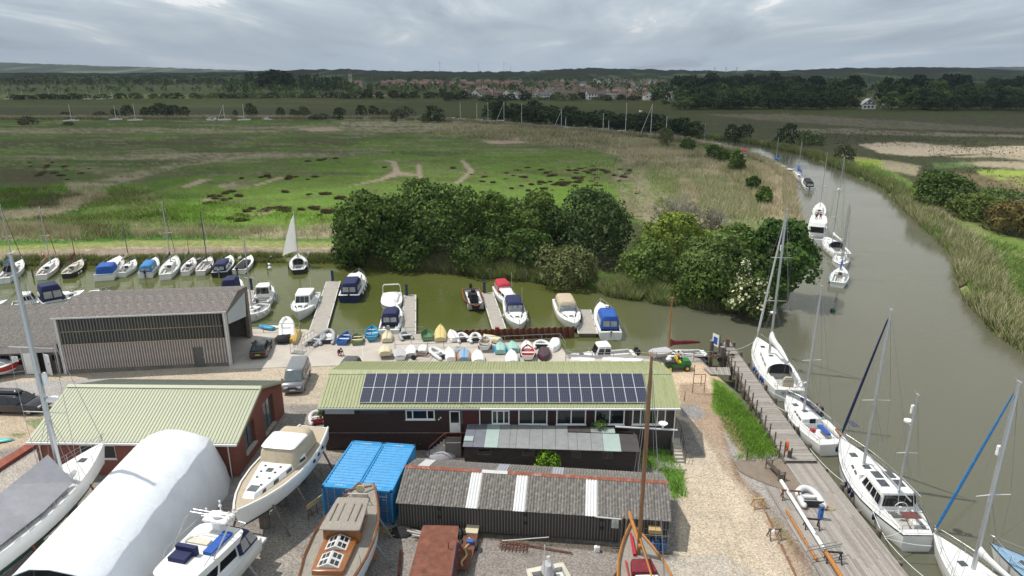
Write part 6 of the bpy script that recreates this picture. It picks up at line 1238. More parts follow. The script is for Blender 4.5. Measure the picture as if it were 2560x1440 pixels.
g=MB(); boxloft(g,[(2.501,X(0.17),X(0.57),1.28,1.02),(2.51,X(0.17),X(0.57),1.28,1.02)],0.3); g.build('upper_deck','deck_white',T)
g=MB(); g.b2(X(0.20),X(0.40),0.55,1.12,2.5,2.72); g.build('bench','royal',T)
g=MB(); g.b2(X(0.40),X(0.43),-0.95,0.3,2.5,3.05); g.b2(X(0.43),X(0.50),-0.95,0.1,2.5,2.78); g.build('seat','navy',T)
g=MB(); g.b2(X(0.28),X(0.33),-1.1,0.3,2.51,2.60); g.build('locker_lid','deck_cream',T)
g=MB(); boxloft(g,[(2.4,X(0.13),X(0.19),0.35,0.35),(3.2,X(0.15),X(0.2),0.22,0.22),(3.25,X(0.1),X(0.22),0.8,0.8),(3.33,X(0.11),X(0.21),0.75,0.75)],0.3); g.build('radar_mast','gelcoat',T,smooth=True)
g=MB(); g.loft([[(X(0.16)+rr*cos(a),rr*sin(a),z) for a in CI(12)] for z,rr in ((3.33,0.25),(3.38,0.33),(3.52,0.33),(3.58,0.2))]); g.build('radar','paint_white',T,smooth=True)
g=MB(); g.tube((X(0.13),0,3.3),(X(0.13),0,4.2),0.03); g.ball((X(0.13),0,3.85),0.1); g.ball((X(0.13),0,4.15),0.07); g.ball((X(0.16),0.75,3.7),0.07); g.ball((X(0.16),-0.75,3.7),0.07); g.tube((X(0.16),0.75,3.3),(X(0.16),0.75,3.65),0.015); g.tube((X(0.16),-0.75,3.3),(X(0.16),-0.75,3.65),0.015); g.build('mast_lights','paint_white',T,smooth=True)
g=MB()
for dx in (0,0.25): g.path([(X(0.42),1.35,2.5),(X(0.26)-dx,1.42,3.7),(X(0.24)-dx,1.2,3.95),(X(0.24)-dx,-1.2,3.95),(X(0.26)-dx,-1.42,3.7),(X(0.42),-1.35,2.5)],0.025,5)
g.path([(X(0.12),1.5,2.85),(X(0.45),1.4,2.9),(X(0.5),1.3,2.6)],0.02,5); g.path([(X(0.12),-1.5,2.85),(X(0.45),-1.4,2.9),(X(0.5),-1.3,2.6)],0.02,5); g.path([(X(0.12),1.5,2.85),(X(0.10),0,2.85),(X(0.12),-1.5,2.85)],0.02,5); g.build('bimini_frame','steel',T)
cv_=canopy(T,X(0.0),X(0.2),1.45,1.5,1.1,1.3,'navy',rf=0.0,rb=0.9,ins=0.1,clear=('side','back'),nb=1,v=(0.15,0.8),glass='clear_vinyl')
g=MB(); g.b2(-L/2-0.7,-L/2+0.02,-1.4,1.4,0.35,0.5); g.build('bathing_platform','gelcoat',T)
stands(T,L,b,1.15,3,mat='galv')
a=(-9.75,39.6,0); s_=(-10.3,26.4,0)
T=thing('laid_up_wooden_boat','white double-ended wooden boat with weathered teak deck and varnished deckhouse','boat',((a[0]+s_[0])/2,(a[1]+s_[1])/2,1.5),atan2(-13.2,-0.55),'boats laid up ashore')
L=13.2; b,zd,pt=make_hull(T,L,3.75,1.15,'gelcoat','antifoul_green','varnish',tw=0.28,p=2.1,shb=0.3,dr=1.0); make_deck(T,L,b,zd,'teak_grey'); X=lambda t:-L/2+L*t
g=MB(); 
for sg in (1,-1): g.path([(X(t),sg*(b(t)-0.03),zd(t)+0.09) for t in (0,0.08,0.16,0.28,0.4,0.55,0.7,0.85,0.95)],0.06,4)
g.build('caprail','varnish',T)
cb=make_cabin(T,X(0.25),X(0.455),b(.25)*0.60,b(.45)*0.60,1.1,1.05,'varnish',rf=0.05,rb=0.1,ins=0.03,side=((0.1,0.4),(0.5,0.85)),vr=(0.45,0.85),r=0.12,name='wheelhouse')
g=MB(); boxloft(g,[(2.16,X(0.23),X(0.47),b(.25)*0.64,b(.45)*0.66),(2.22,X(0.23),X(0.47),b(.25)*0.62,b(.45)*0.64),(2.29,X(0.24),X(0.46),b(.25)*0.3,b(.45)*0.3)],0.12); g.build('roof','teak_grey',cb,smooth=True)
for y in (-0.75,-0.3,0.3,0.75): g=MB(); g.box((X(0.35),y,2.31),(1.7,0.04,0.05)); g.build('roof_rail','timber_old',cb)
make_cabin(T,X(0.455),X(0.67),1.0,0.9,1.1,0.42,'varnish',rf=0.05,rb=0,ins=0.02,r=0.12,name='coachroof')
for t in (0.50,0.61):
    g=MB(); x0,x1=X(t)-0.55,X(t)+0.55; g.add([(x0,-0.62,1.58),(x1,-0.62,1.58),(x1,0.62,1.58),(x0,0.62,1.58),(x0,0,1.86),(x1,0,1.86)],[(0,1,5,4),(3,4,5,2),(1,2,5),(0,4,3),(0,3,2,1)]); sk=g.build('skylight','paint_white_dirty',T)
    for sg in (1,-1):
        for dx in (-0.27,0.27):
            for u in (0.3,0.68):
                xx=X(t)+dx; q=MB(); y0,y1=sg*(0.62-0.62*(u-0.15)),sg*(0.62-0.62*(u+0.15)); za,zb=1.58+0.28*(u-0.15)+0.012,1.58+0.28*(u+0.15)+0.012; q.quad((xx-0.18,y0,za),(xx+0.18,y0,za),(xx+0.18,y1,zb),(xx-0.18,y1,zb)); q.build('pane','glass_dark',sk)
g=MB(); g.path([(X(0.04),0.5,1.4),(X(0.13),-0.9,1.8)],0.07); g.tube((X(0.08),0,1.2),(X(0.1),0,2.1),0.06); g.build('boom_crutch','timber_old',T)
g=MB(); g.loft([[(X(0.11)+0.03*s,0.3*cos(a),1.75+0.3*sin(a)) for a in CI(12)] for s in (-1,1)]); g.build('winch_drum','ding_cream',T)
g=MB(); g.path([(X(0.14),0.6,1.35),(X(0.165),0.6,1.9),(X(0.165),-0.6,1.9),(X(0.14),-0.6,1.35)],0.04); g.build('frame','paint_white_dirty',T)
g=MB(); g.path([(X(0.125)+0.1,-0.5,1.22),(X(0.125)+0.1,0.5,1.22)],[0.3,0.3],8); g.build('coiled_rope','timber_old',T)
for t in (0.3,0.45,0.6,0.75):
    for sg in (1,-1): g=MB(); g.tube((X(t),sg*(b(t)-0.08),zd(t)),(X(t),sg*(b(t)-0.08),zd(t)+0.7),0.02,n=4); g.build('stanchion','wire',T)
stands(T,L,b,1.5,4,mat='galv')
T=thing('laid_up_gaff_cutter','old gaff cutter with orange boom, varnished rails and tall wooden mast ashore','sailboat',(7.35,30.3,1.3),R(90)+0.02,'boats laid up ashore')
L=10.0; b,zd,pt=make_hull(T,L,3.3,1.0,'timber_old','boot_dark','varnish',tw=0.6,p=2.0,shb=0.4,dr=1.0); make_deck(T,L,b,zd,'teak_grey'); X=lambda t:-L/2+L*t
g=MB(); 
for sg in (1,-1): g.path([(X(t),sg*(b(t)-0.02),zd(t)+0.14) for t in (0,0.1,0.25,0.4,0.55,0.7,0.8,0.88,0.94,0.99)],0.075,4)
g.build('caprail','spar_orange',T)
make_cabin(T,X(0.2),X(0.56),0.85,0.7,1.0,0.5,'gelcoat',rf=0.1,ins=0.04,side=((0.2,0.5),(0.6,0.9)),r=0.15)
g=MB(); g.b2(X(0.3),X(0.5),-0.4,0.4,1.55,1.6); g.build('skylight','glass_grey',T)
make_cabin(T,X(0.58),X(0.70),0.75,0.6,1.05,0.35,'maroon',rf=0.1,ins=0.04,r=0.15,name='fore_hatch')
wx,wy=mast_world(T,L,X(0.76)); mast_rig(T,L,b,zd,X(0.76),1.1,zat(wx,wy,893)-1.3-1.1,'spar_brown',0.12,(),0.6,boomL=6.5,genoa=None,boomz=1.2,bmat='spar_orange',wr=0.016,backstay=True,gt=0.95)
g=MB(); zz=zat(wx,wy,1072)-1.3; g.tube((X(.76)+0.1,-1.7,zz-0.15),(X(.76)+0.1,1.7,zz+0.1),0.05,n=6); g.build('crosstree','paint_white_dirty',T); g=MB(); g.loft([[(X(.76)+0.15+rr*cos(a),-0.9+rr*sin(a),z) for a in CI(10)] for z,rr in ((zz+0.25,0.26),(zz+0.2,0.2),(zz+0.05,0.05),(zz-0.1,0.05))]); g.build('satellite_dome','paint_white',T,smooth=True)
g=MB(); g.tube((X(0.72),0,1.9),(L/2+0.7,0,1.75),0.11,n=8); g.build('bowsprit','spar_orange',T)
g=MB(); g.path([(X(0.74),0.25,1.25),(X(0.9),0.2,1.5)],[0.12,0.08],6); g.build('stowed_sail','red_cloth',T,smooth=True)
g=MB(); g.tube((X(0.5),0.9,1.1),(X(0.7),0.85,1.2),0.05); g.build('oar','red_paint',T)
stands(T,L,b,1.3,3,mat='rust')
c0=G(1100,1360,1.9)
T=thing('steel_workboat','small steel boat with flat rust-brown roof and blue sides beside the shed','workboat',(-4.55,32.7,0),R(88),'boats laid up ashore')
mb=MB(); boxloft(mb,[(0.15,-4.0,3.3,1.0,0.9),(0.9,-4.2,3.6,1.35,1.2)],0.2); mb.build('hull','rust',T,smooth=True)
l0=(0.9,-4.1,3.3,1.12,1.05); l1=(1.95,-4.1,3.25,1.08,1.0); mb=MB(); boxloft(mb,[l0,l1],0.1); mb.build('cabin','ding_blue',T)
mb=MB(); boxloft(mb,[(1.95,-4.3,3.4,1.22,1.15),(2.02,-4.3,3.4,1.22,1.15),(2.06,-4.2,3.3,0.1,0.1)],0.08); mb.build('roof','rust',T)
mb=MB(); mb.tube((1.2,-0.75,2.0),(1.2,-0.75,2.5),0.03); mb.build('flue','rust',T)
for x in (-2,0,2): mb=MB(); mb.panel(faces_of(l0,l1)['right'],0.5+x*0.11-0.05,0.5+x*0.11+0.05,0.3,0.7,0.02); mb.build('window','glass_dark',T)
T,L,b,zd=motorboat('beige-decked boat with grey covered outboard at the bottom edge',(3.3,27.6,0),(1.9,32.9,0),2.4,0.7,zw=0.9,ck=(0.06,0.4),deck='deck_cream',cab=None,rail=False,group='boats laid up ashore',hull='gelcoat_worn',strip='deck_cream',name='laid_up_dayboat')
g=MB(); boxloft(g,[(0.75,-L/2+0.1,-L/2+1.0,0.35,0.3),(1.3,-L/2+0.2,-L/2+0.8,0.2,0.15)],0.5); g.build('motor_cover','grey_cloth',T,smooth=True)
g=MB(); g.tube((-L/2+1.0,-0.35,0.8),(-L/2+1.0,-0.35,3.0),0.03,n=5); g.tube((-L/2+0.6,0.3,0.9),(-L/2+0.3,0.1,1.6),0.12,n=8); g.build('pole','paint_white_dirty',T)
a=G(62,905,1.1); c=G(-70,925,1.1)
T,L,b,zd=motorboat('grey-covered speedboat with red topsides on a trailer at the left edge',(a.x,a.y,0),(c.x,c.y,0),2.4,0.65,zw=0.6,ck=None,hull='red_paint',strip='gelcoat',tarp='grey_cloth',rail=False,group='boats laid up ashore',bottom='gelcoat',midc='gelcoat',name='trailer_speedboat')
g=MB(); 
for x in (-1.5,-0.5): g.loft([[(x+0.3*cos(a),yy,-0.3+0.3*sin(a)) for a in CI(12)] for yy in (-1.25,-1.05)]); g.loft([[(x+0.3*cos(a),yy,-0.3+0.3*sin(a)) for a in CI(12)] for yy in (1.05,1.25)])
g.build('wheel','black_rubber',T,smooth=False); g=MB(); g.box((0,0.7,-0.15),(4.5,0.1,0.1)); g.box((0,-0.7,-0.15),(4.5,0.1,0.1)); g.box((-1,0,-0.2),(0.1,2.1,0.1)); g.box((3.0,0,-0.15),(1.8,0.1,0.1)); g.build('trailer_frame','galv',T)
def finger(label,pl,pr,ql,qr,nsec=3):
    z=WZ+0.5; A,B_,C_,D_=[G(*p,z) for p in (pl,pr,ql,qr)]; far=(A+B_)/2; nr_=(C_+D_)/2; d=far-nr_; L=d.length; w=((A-B_).length+(C_-D_).length)/2; h=atan2(d.y,d.x)
    T=thing('pontoon',label,'pontoon',(nr_.x,nr_.y,z),h,'finger pontoons')
    for k in range(nsec):
        mb=MB(); x0,x1=L*k/nsec+0.015,L*(k+1)/nsec-0.015; mb.b2(x0,x1,-w/2+0.12,w/2-0.12,-0.06,0.0); mb.build('deck_panel','pontoon_deck',T)
    for sg in (1,-1): mb=MB(); ya,yb=sorted((sg*w/2,sg*(w/2-0.12))); mb.b2(0,L,ya,yb,-0.1,0.03); mb.build('edge_beam','paint_white_dirty',T)
    mb=MB(); mb.b2(L,L+0.1,-w/2,w/2,-0.1,0.03); mb.build('end_beam','paint_white_dirty',T)
    for k in range(nsec): mb=MB(); mb.b2(L*k/nsec+0.3,L*(k+1)/nsec-0.3,-w/2+0.15,w/2-0.15,-0.75,-0.1); mb.build('float','concrete_dark',T)
    for k in range(1,4):
        for sg in (1,-1): mb=MB(); mb.box((L*k/3.6,sg*(w/2-0.1),0.07),(0.28,0.06,0.08)); mb.build('cleat','black_plastic',T)
    return T
finger('long pontoon leaning right, first finger beyond the white hardtop cruiser',(818,702),(849,706),(770,838),(812,840),3)
finger('pontoon between the covered white sports boat and open water',(1010,738),(1039,738),(1002,836),(1041,838),2)
finger('pontoon between the black workboat and two white cruisers',(1205,733),(1232,731),(1229,824),(1268,822),2)
finger('short wide pontoon between taupe and blue canopied cruisers',(1440,775),(1470,775),(1436,834),(1504,834),1)
finger('stub of pontoon beside the dark hangar edge',(616,725),(640,722),(610,790),(622,790),1)
for px,top,base,l in ((832,676,702,'navy mooring pile at the end of the long leaning pontoon'),(1017,710,738,'navy mooring pile at the end of the pontoon by the covered boat'),(1211,704,732,'navy mooring pile beside the black workboat'),(629,695,724,'navy mooring pile nearest the hangar ridge')):
    c=G(px,base,WZ+0.5); z1=zat(c.x,c.y,top); mb=MB(); mb.b2(-0.17,0.17,-0.17,0.17,-3.0-0,z1); o=mb.build('mooring_pile','paint_blue_pile',loc=(c.x,c.y,0),rz=0.1); tag(o,l,'pile','navy mooring piles')
for i,(px,base,top) in enumerate([(83,692,672),(185,688,668),(288,684,664),(385,679,660),(433,678,660),(480,678,658),(530,676,658),(580,674,656),(669,672,655),(766,672,655),(722,673,655)]):
    c=G(px,base,WZ); z1=zat(c.x,c.y,top); mb=MB(); mb.tube((0,0,-3),(0,0,z1),0.13,0.12,n=7); o=mb.build('timber_pile','pile_wood',loc=(c.x,c.y,0)); tag(o,words[i]+' dark timber berth pile from the left along the far bank','pile','timber berth piles')
for px,y,l in ((193,683,'pair'),(200,679,'twin'),(288,676,''),(672,662,''),(674,670,''),(766,657,''),(765,666,'')):
    c=G(px,y,WZ+0.2); mb=MB(); mb.ball((0,0,0),0.33,sz=(1,1,0.9)); o=mb.build('mooring_buoy','paint_white',loc=c,smooth=True); tag(o,'round white mooring buoy on a timber pile by the far bank','buoy','white mooring buoys')
for px,y,mt,l in ((2082,776,'green_cloth','green round channel buoy in the shaded river'),(2075,706,'orange_paint','small orange buoy under the stern of the blue-dodgered yacht'),(2078,711,'ding_green','small green buoy beside the orange one')):
    c=G(px,y,WZ+0.1); mb=MB(); mb.ball((0,0,0),0.36 if y>770 else 0.25,sz=(1,1,0.85)); o=mb.build('channel_buoy',mt,loc=c,smooth=True); tag(o,l,'buoy')
for i,(a,b_) in enumerate([((207,653),(240,640)),((138,655),(150,645)),((492,650),(508,640)),((598,648),(600,640)),((677,643),(688,630)),((765,645),(772,628))]):
    p,q=G(*a,-0.6),G(*b_,-0.5); d=q-p; mb=MB(); mb.box((0,0,0),(d.length,0.5,0.06)); o=mb.build('gangplank','galv',loc=(p+q)/2,rz=atan2(d.y,d.x)); tag(o,words[i]+' grey gangplank from the left reaching a bank berth','gangplank','gangplanks on the far bank')
for i,(px,base,top) in enumerate([(1133,682,652),(944,666,648),(1036,674,654),(1227,700,672),(1316,704,681),(1409,718,697),(1759,775,756),(852,660,648)]):
    c=G(px,base,WZ); z1=zat(c.x,c.y,top); mb=MB(); mb.tube((0,0,-3),(0,0,z1),0.11,n=7); o=mb.build('bank_post','pile_wood' if i%2 else 'timber_old',loc=(c.x,c.y,0)); tag(o,words[i]+' weathered post standing in the water before the tree clump','post','posts before the trees')
a,b_=G(1122,826,0.05),G(1437,816,0.05); d=b_-a; L=d.length
T=thing('sheet_piling','rust-red steel sheet piling wall standing in the basin','piling',(a.x,a.y,0),atan2(d.y,d.x))
n=20; w=L/n; mb=MB(); q=[(0,0),(w*0.18,-0.28),(w*0.5,-0.28),(w*0.68,0),(w,0)]; th=0.04
for (x0,y0),(x1,y1) in zip(q,q[1:]): mb.add([(x0,y0,-3),(x1,y1,-3),(x1,y1,0.05),(x0,y0,0.05),(x0,y0+th,-3),(x1,y1+th,-3),(x1,y1+th,0.05),(x0,y0+th,0.05)],[(0,1,2,3),(7,6,5,4),(3,2,6,7),(0,4,5,1)])
me=mb.mesh('sheet_pile','rust')
for k in range(n): put('sheet_pile',me,T,(k*w,0,0.015*(k%2)))
mb=MB(); mb.b2(0,L,0.03,0.12,-0.55,-0.4); mb.build('waling','rust',T)
mb=MB(); mb.box((0,0,0),(0.5,0.35,0.4)); o=mb.build('red_box','red_paint',loc=G(1243,822,WZ+0.75)); tag(o,'small red box at the near end of the third pontoon','box')
def railing(label,pts,h=1.05,step=2.0,z=0.02,mat='galv',r=0.028,bars=2):
    P=[G(*p,z) for p in pts]; o0=P[0]; T=thing('railing',label,'railing',tuple(o0),0,'galvanised quay railings'); Q=[p-o0 for p in P]
    for k in range(bars): mb=MB(); mb.path([(p.x,p.y,h*(1-k*0.5)) for p in Q],r,5); mb.build('rail',mat,T)
    pm_=MB(); pm_.tube((0,0,-0.1),(0,0,h),r*1.15,n=6); me=pm_.mesh('post',mat)
    for a,b_ in zip(Q,Q[1:]):
        m_n=max(1,round((b_-a).length/step))
        for k in range(m_n+(1 if b_==Q[-1] else 0)): p=a.lerp(b_,k/m_n); put('post',me,T,(p.x,p.y,0))
railing('grey railing along the water edge beside the hangar',[(612,832),(752,829)])
railing('long grey railing behind the blue dinghies',[(842,848),(1058,838)])
railing('long grey railing between two rows of dinghies',[(988,872),(1150,868),(1262,862),(1400,856),(1414,880)])
railing('grey railing on the quay in front of the pilothouse boat',[(1414,905),(1480,905),(1640,904),(1780,902)])
railing('sloping handrail beside the first gangway',[(752,829),(738,868)])
a,b_=G(742,884,0.1),G(800,838,0.0); d=b_-a
T=thing('gangway','sloping galvanised gangway with barred sides down to the first pontoon','gangway',(a.x,a.y,0.05),atan2(d.y,d.x)); L=d.length
mb=MB(); mb.add([(0,-0.7,0),(L,-0.7,-0.5),(L,0.7,-0.5),(0,0.7,0),(0,-0.7,0.06),(L,-0.7,-0.44),(L,0.7,-0.44),(0,0.7,0.06)],[(3,2,1,0),(4,5,6,7),(0,1,5,4),(1,2,6,5),(2,3,7,6),(3,0,4,7)]); mb.build('ramp','galv',T)
for sg in (1,-1):
    mb=MB(); mb.path([(0,sg*0.7,1.05),(L,sg*0.7,0.6)],0.03); mb.path([(0,sg*0.7,0.55),(L,sg*0.7,0.1)],0.02)
    for k in range(8): x=L*k/7; mb.tube((x,sg*0.7,-0.5*x/L),(x,sg*0.7,1.05-0.45*x/L),0.02,n=4)
    mb.build('side_rail','galv',T)
DG='dinghies laid out along the quay'
def dinghy(label,bow,stern,B,up=False,hull='gelcoat_worn',inner=None,seat='timber_new',h=0.45,keel=None,bottom=None,tw=0.8,bands=None,z=0.02,name='dinghy',trolley=False,p=2.2,outb=False,lift=0.0,cover=None):
    c,hd,L=place(bow,stern,0.3); T=thing(name,label,'dinghy',(c.x,c.y,z+lift),hd,DG); inner=inner or hull
    b,zd,pt=hull_form(L,B,h,tw=tw,p=p,shb=0.12,dr=0.0,rake=0.25,flare=0.35); tt_=[0,0.1,0.22,0.36,0.5,0.64,0.77,0.87,0.95,1.0]
    def sec(t,off=0.0,zo=0.0):
        w=b(t); H_=zd(t); x=-L/2+L*t; x-=0.0
        return [(x-0.25*(1-zz)*t**5,sg*max(w*f-off,0.006),zz*H_+zo*(1-zz)) for sg,f,zz in ((1,1,1),(1,0.93,0.5),(1,0.72,0.12),(1,0.3,0.0),(-1,0.3,0.0),(-1,0.72,0.12),(-1,0.93,0.5),(-1,1,1))]
    mb=MB()
    if up:                                            # upside down: keel to the sky
        rings=[[(x,y,(h+0.14)-zz) for x,y,zz in sec(t)] for t in tt_]
        mb.loft(rings,cap=False,closed=False); mb.add(rings[0],[tuple(range(8))]); m_h=mb.build('hull',bottom or hull,T,smooth=True)
        if bands: g=MB(); g.loft([[(x,y*1.012,zz) for x,y,zz in r[0:3]] for r in rings],cap=False,closed=False); g.loft([[(x,y*1.012,zz) for x,y,zz in r[5:8]] for r in rings],cap=False,closed=False); g.build('topside',bands,T)
        g=MB(); g.path([(-L/2+L*t-0.2*t**5,0,h+0.15-0.0) for t in (0.02,0.3,0.6,0.85,0.97)],0.03,4); g.build('keel',keel or (bottom or hull),T)
        return T
    rings=[sec(t) for t in tt_]; mb.loft(rings,cap=False,closed=False); mb.add(rings[0],[tuple(range(8))]); mb.build('hull',hull,T,smooth=True)
    mb=MB(); rings=[sec(t,0.035,0.05) for t in tt_]; mb.loft([r[::-1] for r in rings],cap=False,closed=False); mb.add([(x+0.03,y,zz) for x,y,zz in rings[0]],[tuple(range(7,-1,-1))]); mb.build('inside',inner,T,smooth=True)
    mb=MB(); 
    for sg in (1,-1): mb.path([(-L/2+L*t,sg*b(t)*0.99,zd(t)) for t in tt_],0.03,5)
    mb.path([(-L/2,b(0),h),(-L/2,-b(0),h)],0.03,5); mb.build('gunwale',seat if seat=='varnish' else hull,T)
    for t in (0.12,0.45,0.78):
        if seat: g=MB(); w=b(t)*0.93; g.box((-L/2+L*t,0,zd(t)*0.62),(0.25,2*w,0.035)); g.build('thwart',seat,T)
    if cover: g=MB(); g.loft([[( -L/2+L*t,b(t)*1.02,zd(t)+0.02),(-L/2+L*t,0,zd(t)+0.1),(-L/2+L*t,-b(t)*1.02,zd(t)+0.02)] for t in tt_],cap=False,closed=False); g.build('cover',cover,T,smooth=True)
    if outb: outboard(T,-L/2,0,h,'black_plastic',0.6)
    if trolley:
        for sg in (1,-1): g=MB(); g.loft([[(-0.2+0.2*cos(a),sg*(B/2+0.02)+yy,-lift+0.2+0.2*sin(a)) for a in CI(10)] for yy in (-0.05,0.05)]); g.build('wheel','black_rubber',T)
    return T
def inflatable(label,bow,stern,B,mat='hyp_grey',r=0.21,floor='hyp_grey',upended=None,name='inflatable_dinghy',transom='black_plastic',grp=DG,z=0.02,down=False):
    c,hd,L=place(bow,stern,0.25); T=thing(name,label,'dinghy',(c.x,c.y,z),hd,grp); w=B/2-r
    pts=[(-L/2,w,r*0.9),(-L*0.15,w,r),(L*0.15,w*0.98,r*1.05),(L*0.32,w*0.8,r*1.2),(L*0.44,w*0.42,r*1.5),(L*0.48,0,r*1.6)]; pts=pts+[(x,-y,zz) for x,y,zz in pts[-2::-1]]
    rr=[r*0.55]+[r]*(len(pts)-2)+[r*0.55]; mb=MB(); mb.path([(-L/2-0.18,w,r*0.9)]+pts+[(-L/2-0.18,-w,r*0.9)],[r*0.3]+[r]*len(pts)+[r*0.3],9); mb.build('tube',mat,T,smooth=True)
    mb=MB(); zf=0.09 if not down else r*1.5; mb.prism([(-L*0.42,w),(L*0.25,w*0.9),(L*0.4,0),(L*0.25,-w*0.9),(-L*0.42,-w)],zf-0.03,zf); mb.build('floor',floor,T)
    mb=MB(); mb.box((-L*0.42,0,0.28),(0.05,2*w,0.42)); mb.build('transom',transom,T)
    mb=MB(); mb.box((0,0,0.33),(0.24,2*w,0.03)); mb.build('thwart','hyp_white',T)
    return T
inflatable('grey inflatable dinghy lying half on its side by the gangway',(808,838),(775,862),1.5,'hyp_grey')
inflatable('larger grey inflatable dinghy beside it with white floor',(822,826),(816,858),1.75,'hyp_grey',floor='hyp_white')
dinghy('blue open dinghy with white seat and outboard gear inside',(870,833),(853,858),1.35,hull='ding_blue',inner='ding_blue',seat='hyp_white',tw=0.9)
dinghy('olive green moulded dinghy with pale seat',(894,838),(892,858),1.3,hull='ding_olive',inner='ding_olive',seat='ding_cream',tw=0.95,p=4)
dinghy('bright cyan rowing dinghy on a trolley with white seats',(931,822),(929,850),1.5,hull='ding_cyan',inner='ding_cyan',seat='paint_white',tw=0.75,trolley=True,lift=0.2)
dinghy('cream upturned dinghy below the outboard boat',(970,828),(967,852),1.35,True,bottom='ding_cream',keel='timber_old')
inflatable('silver-grey bundled inflatable beside the railing end',(1010,832),(1018,846),1.6,'hyp_grey')
dinghy('dark green square dinghy with black gear inside',(1067,828),(1068,848),1.35,hull='ding_green',inner='ding_green',tw=0.92,seat=None,p=4)
dinghy('yellow upturned dinghy, longest of the waterside row',(1101,813),(1101,850),1.45,True,bottom='ding_yellow',bands=None,keel='ding_yellow2',tw=0.85)
dinghy('white upturned dinghy right of the yellow one with red stripe',(1125,826),(1140,850),1.3,True,bottom='gelcoat',keel='red_paint')
inflatable('pale inflatable with dark grey cover between white dinghies',(1152,836),(1160,852),1.5,'hyp_white',floor='black_cloth')
inflatable('small white inflatable at the right end of the waterside row',(1188,836),(1190,854),1.5,'hyp_white',floor='black_cloth')
dinghy('long cream upturned hull lying sideways by the water',(1205,840),(1250,852),1.2,True,bottom='ding_cream')
dinghy('cream-bottomed dinghy upturned on a dark cradle, first of the front row',(963,872),(963,893),1.5,True,bottom='ding_cream',lift=0.35)
dinghy('white dinghy with dark grey cover beside the cream one',(1000,873),(1001,896),1.35,hull='gelcoat',cover='grey_cloth')
dinghy('white upturned dinghy with pointed bow, third of front row',(1028,864),(1027,889),1.35,True,bottom='gelcoat')
dinghy('small white pram upturned behind the launching trolley',(1060,864),(1054,883),1.15,True,bottom='gelcoat_worn',tw=0.9,p=5)
inflatable('white inflatable lying across between trolley and long white hull',(1078,872),(1112,894),1.5,'hyp_white',floor='hyp_grey')
dinghy('narrow long white upturned hull left of the wrapped bundle',(1121,870),(1128,899),1.25,True,bottom='gelcoat')
dinghy('blue and orange upturned dinghy by the green roof edge',(1161,873),(1160,900),1.55,True,bottom='pale_blue',bands='ding_orange',keel='ding_blue')
dinghy('white double-hulled looking upturned dinghy right of the orange one',(1192,877),(1197,905),1.5,True,bottom='gelcoat')
dinghy('pale grey open dinghy on a trolley with black wheels',(1215,852),(1211,876),1.35,hull='gelcoat_worn',inner='grey_cloth',lift=0.3,trolley=True)
dinghy('upturned dinghy with aqua bottom and bright blue sides',(1250,857),(1252,881),1.4,True,bottom='ding_aqua',bands='ding_cyan')
dinghy('plain pale aqua upturned dinghy beside the blue-sided one',(1279,855),(1285,877),1.4,True,bottom='ding_aqua')
dinghy('large white upturned dinghy with sharp bow at the roof edge',(1278,876),(1281,908),1.5,True,bottom='gelcoat')
dinghy('white upturned dinghy behind the red one with dark keel line',(1316,853),(1318,877),1.4,True,bottom='gelcoat',keel='timber_old')
dinghy('red-lined white dinghy open to the sky with white seats',(1319,870),(1320,898),1.5,hull='gelcoat',inner='red_paint',seat='paint_white',trolley=True,lift=0.2)
inflatable('white catamaran tender propped on stands behind the plum hull',(1353,855),(1354,868),1.9,'hyp_white')
dinghy('dark plum glossy upturned dinghy',(1360,900),(1361,873),1.5,True,bottom='ding_plum')
dinghy('white upturned boat with rounded stern at the railing corner',(1384,876),(1389,850),1.35,True,bottom='gelcoat')
dinghy('white upturned dinghy lying lengthwise, left of three by the roof',(1422,900),(1486,903),1.2,True,bottom='gelcoat',z=0.0)
dinghy('white upturned dinghy lying lengthwise, middle of three by the roof',(1500,900),(1562,903),1.2,True,bottom='gelcoat',z=0.0)
dinghy('white upturned dinghy lying lengthwise, right of three by the roof',(1615,904),(1560,904),1.1,True,bottom='gelcoat',z=0.0)
dinghy('white dinghy with grey cover behind the green utility cart',(1620,894),(1672,886),1.6,hull='gelcoat_worn',cover='grey_cloth',lift=0.4,z=0.0)
inflatable('white inflatable standing on a trailer near the hangar',(716,800),(718,845),1.9,'hyp_white',floor='hyp_white',down=True,r=0.3)
T=dinghy('pale blue sit-on kayak lying by the water beside the hangar',(645,812),(684,820),0.85,True,bottom='ding_cyan',name='kayak',h=0.25); dinghy('white paddle board lying behind the blue kayak',(668,812),(700,815),0.6,True,bottom='gelcoat',name='paddle_board',h=0.08)
for k,(a,b_) in enumerate((((742,820),(728,852)),((750,823),(736,856)))): dinghy(('left','right')[k]+' yellow kayak stacked by the gangway bars',a,b_,0.6,True,bottom='ding_yellow2',name='kayak',h=0.35)
inflatable('white inflatable tender between brick workshop and brown building',(790,1032),(796,1056),1.6,'hyp_white',grp='tenders in the yard',transom='red_paint')
inflatable('white inflatable tender on the wide timber deck',(2010,1226),(2035,1268),1.8,'hyp_white',grp='tenders in the yard',z=0.14,r=0.22)
T=dinghy('turquoise paddle board lying on gravel at the left edge',(37,1092),(-60,1102),0.75,True,bottom='turquoise',name='paddle_board',h=0.06,z=0.0)
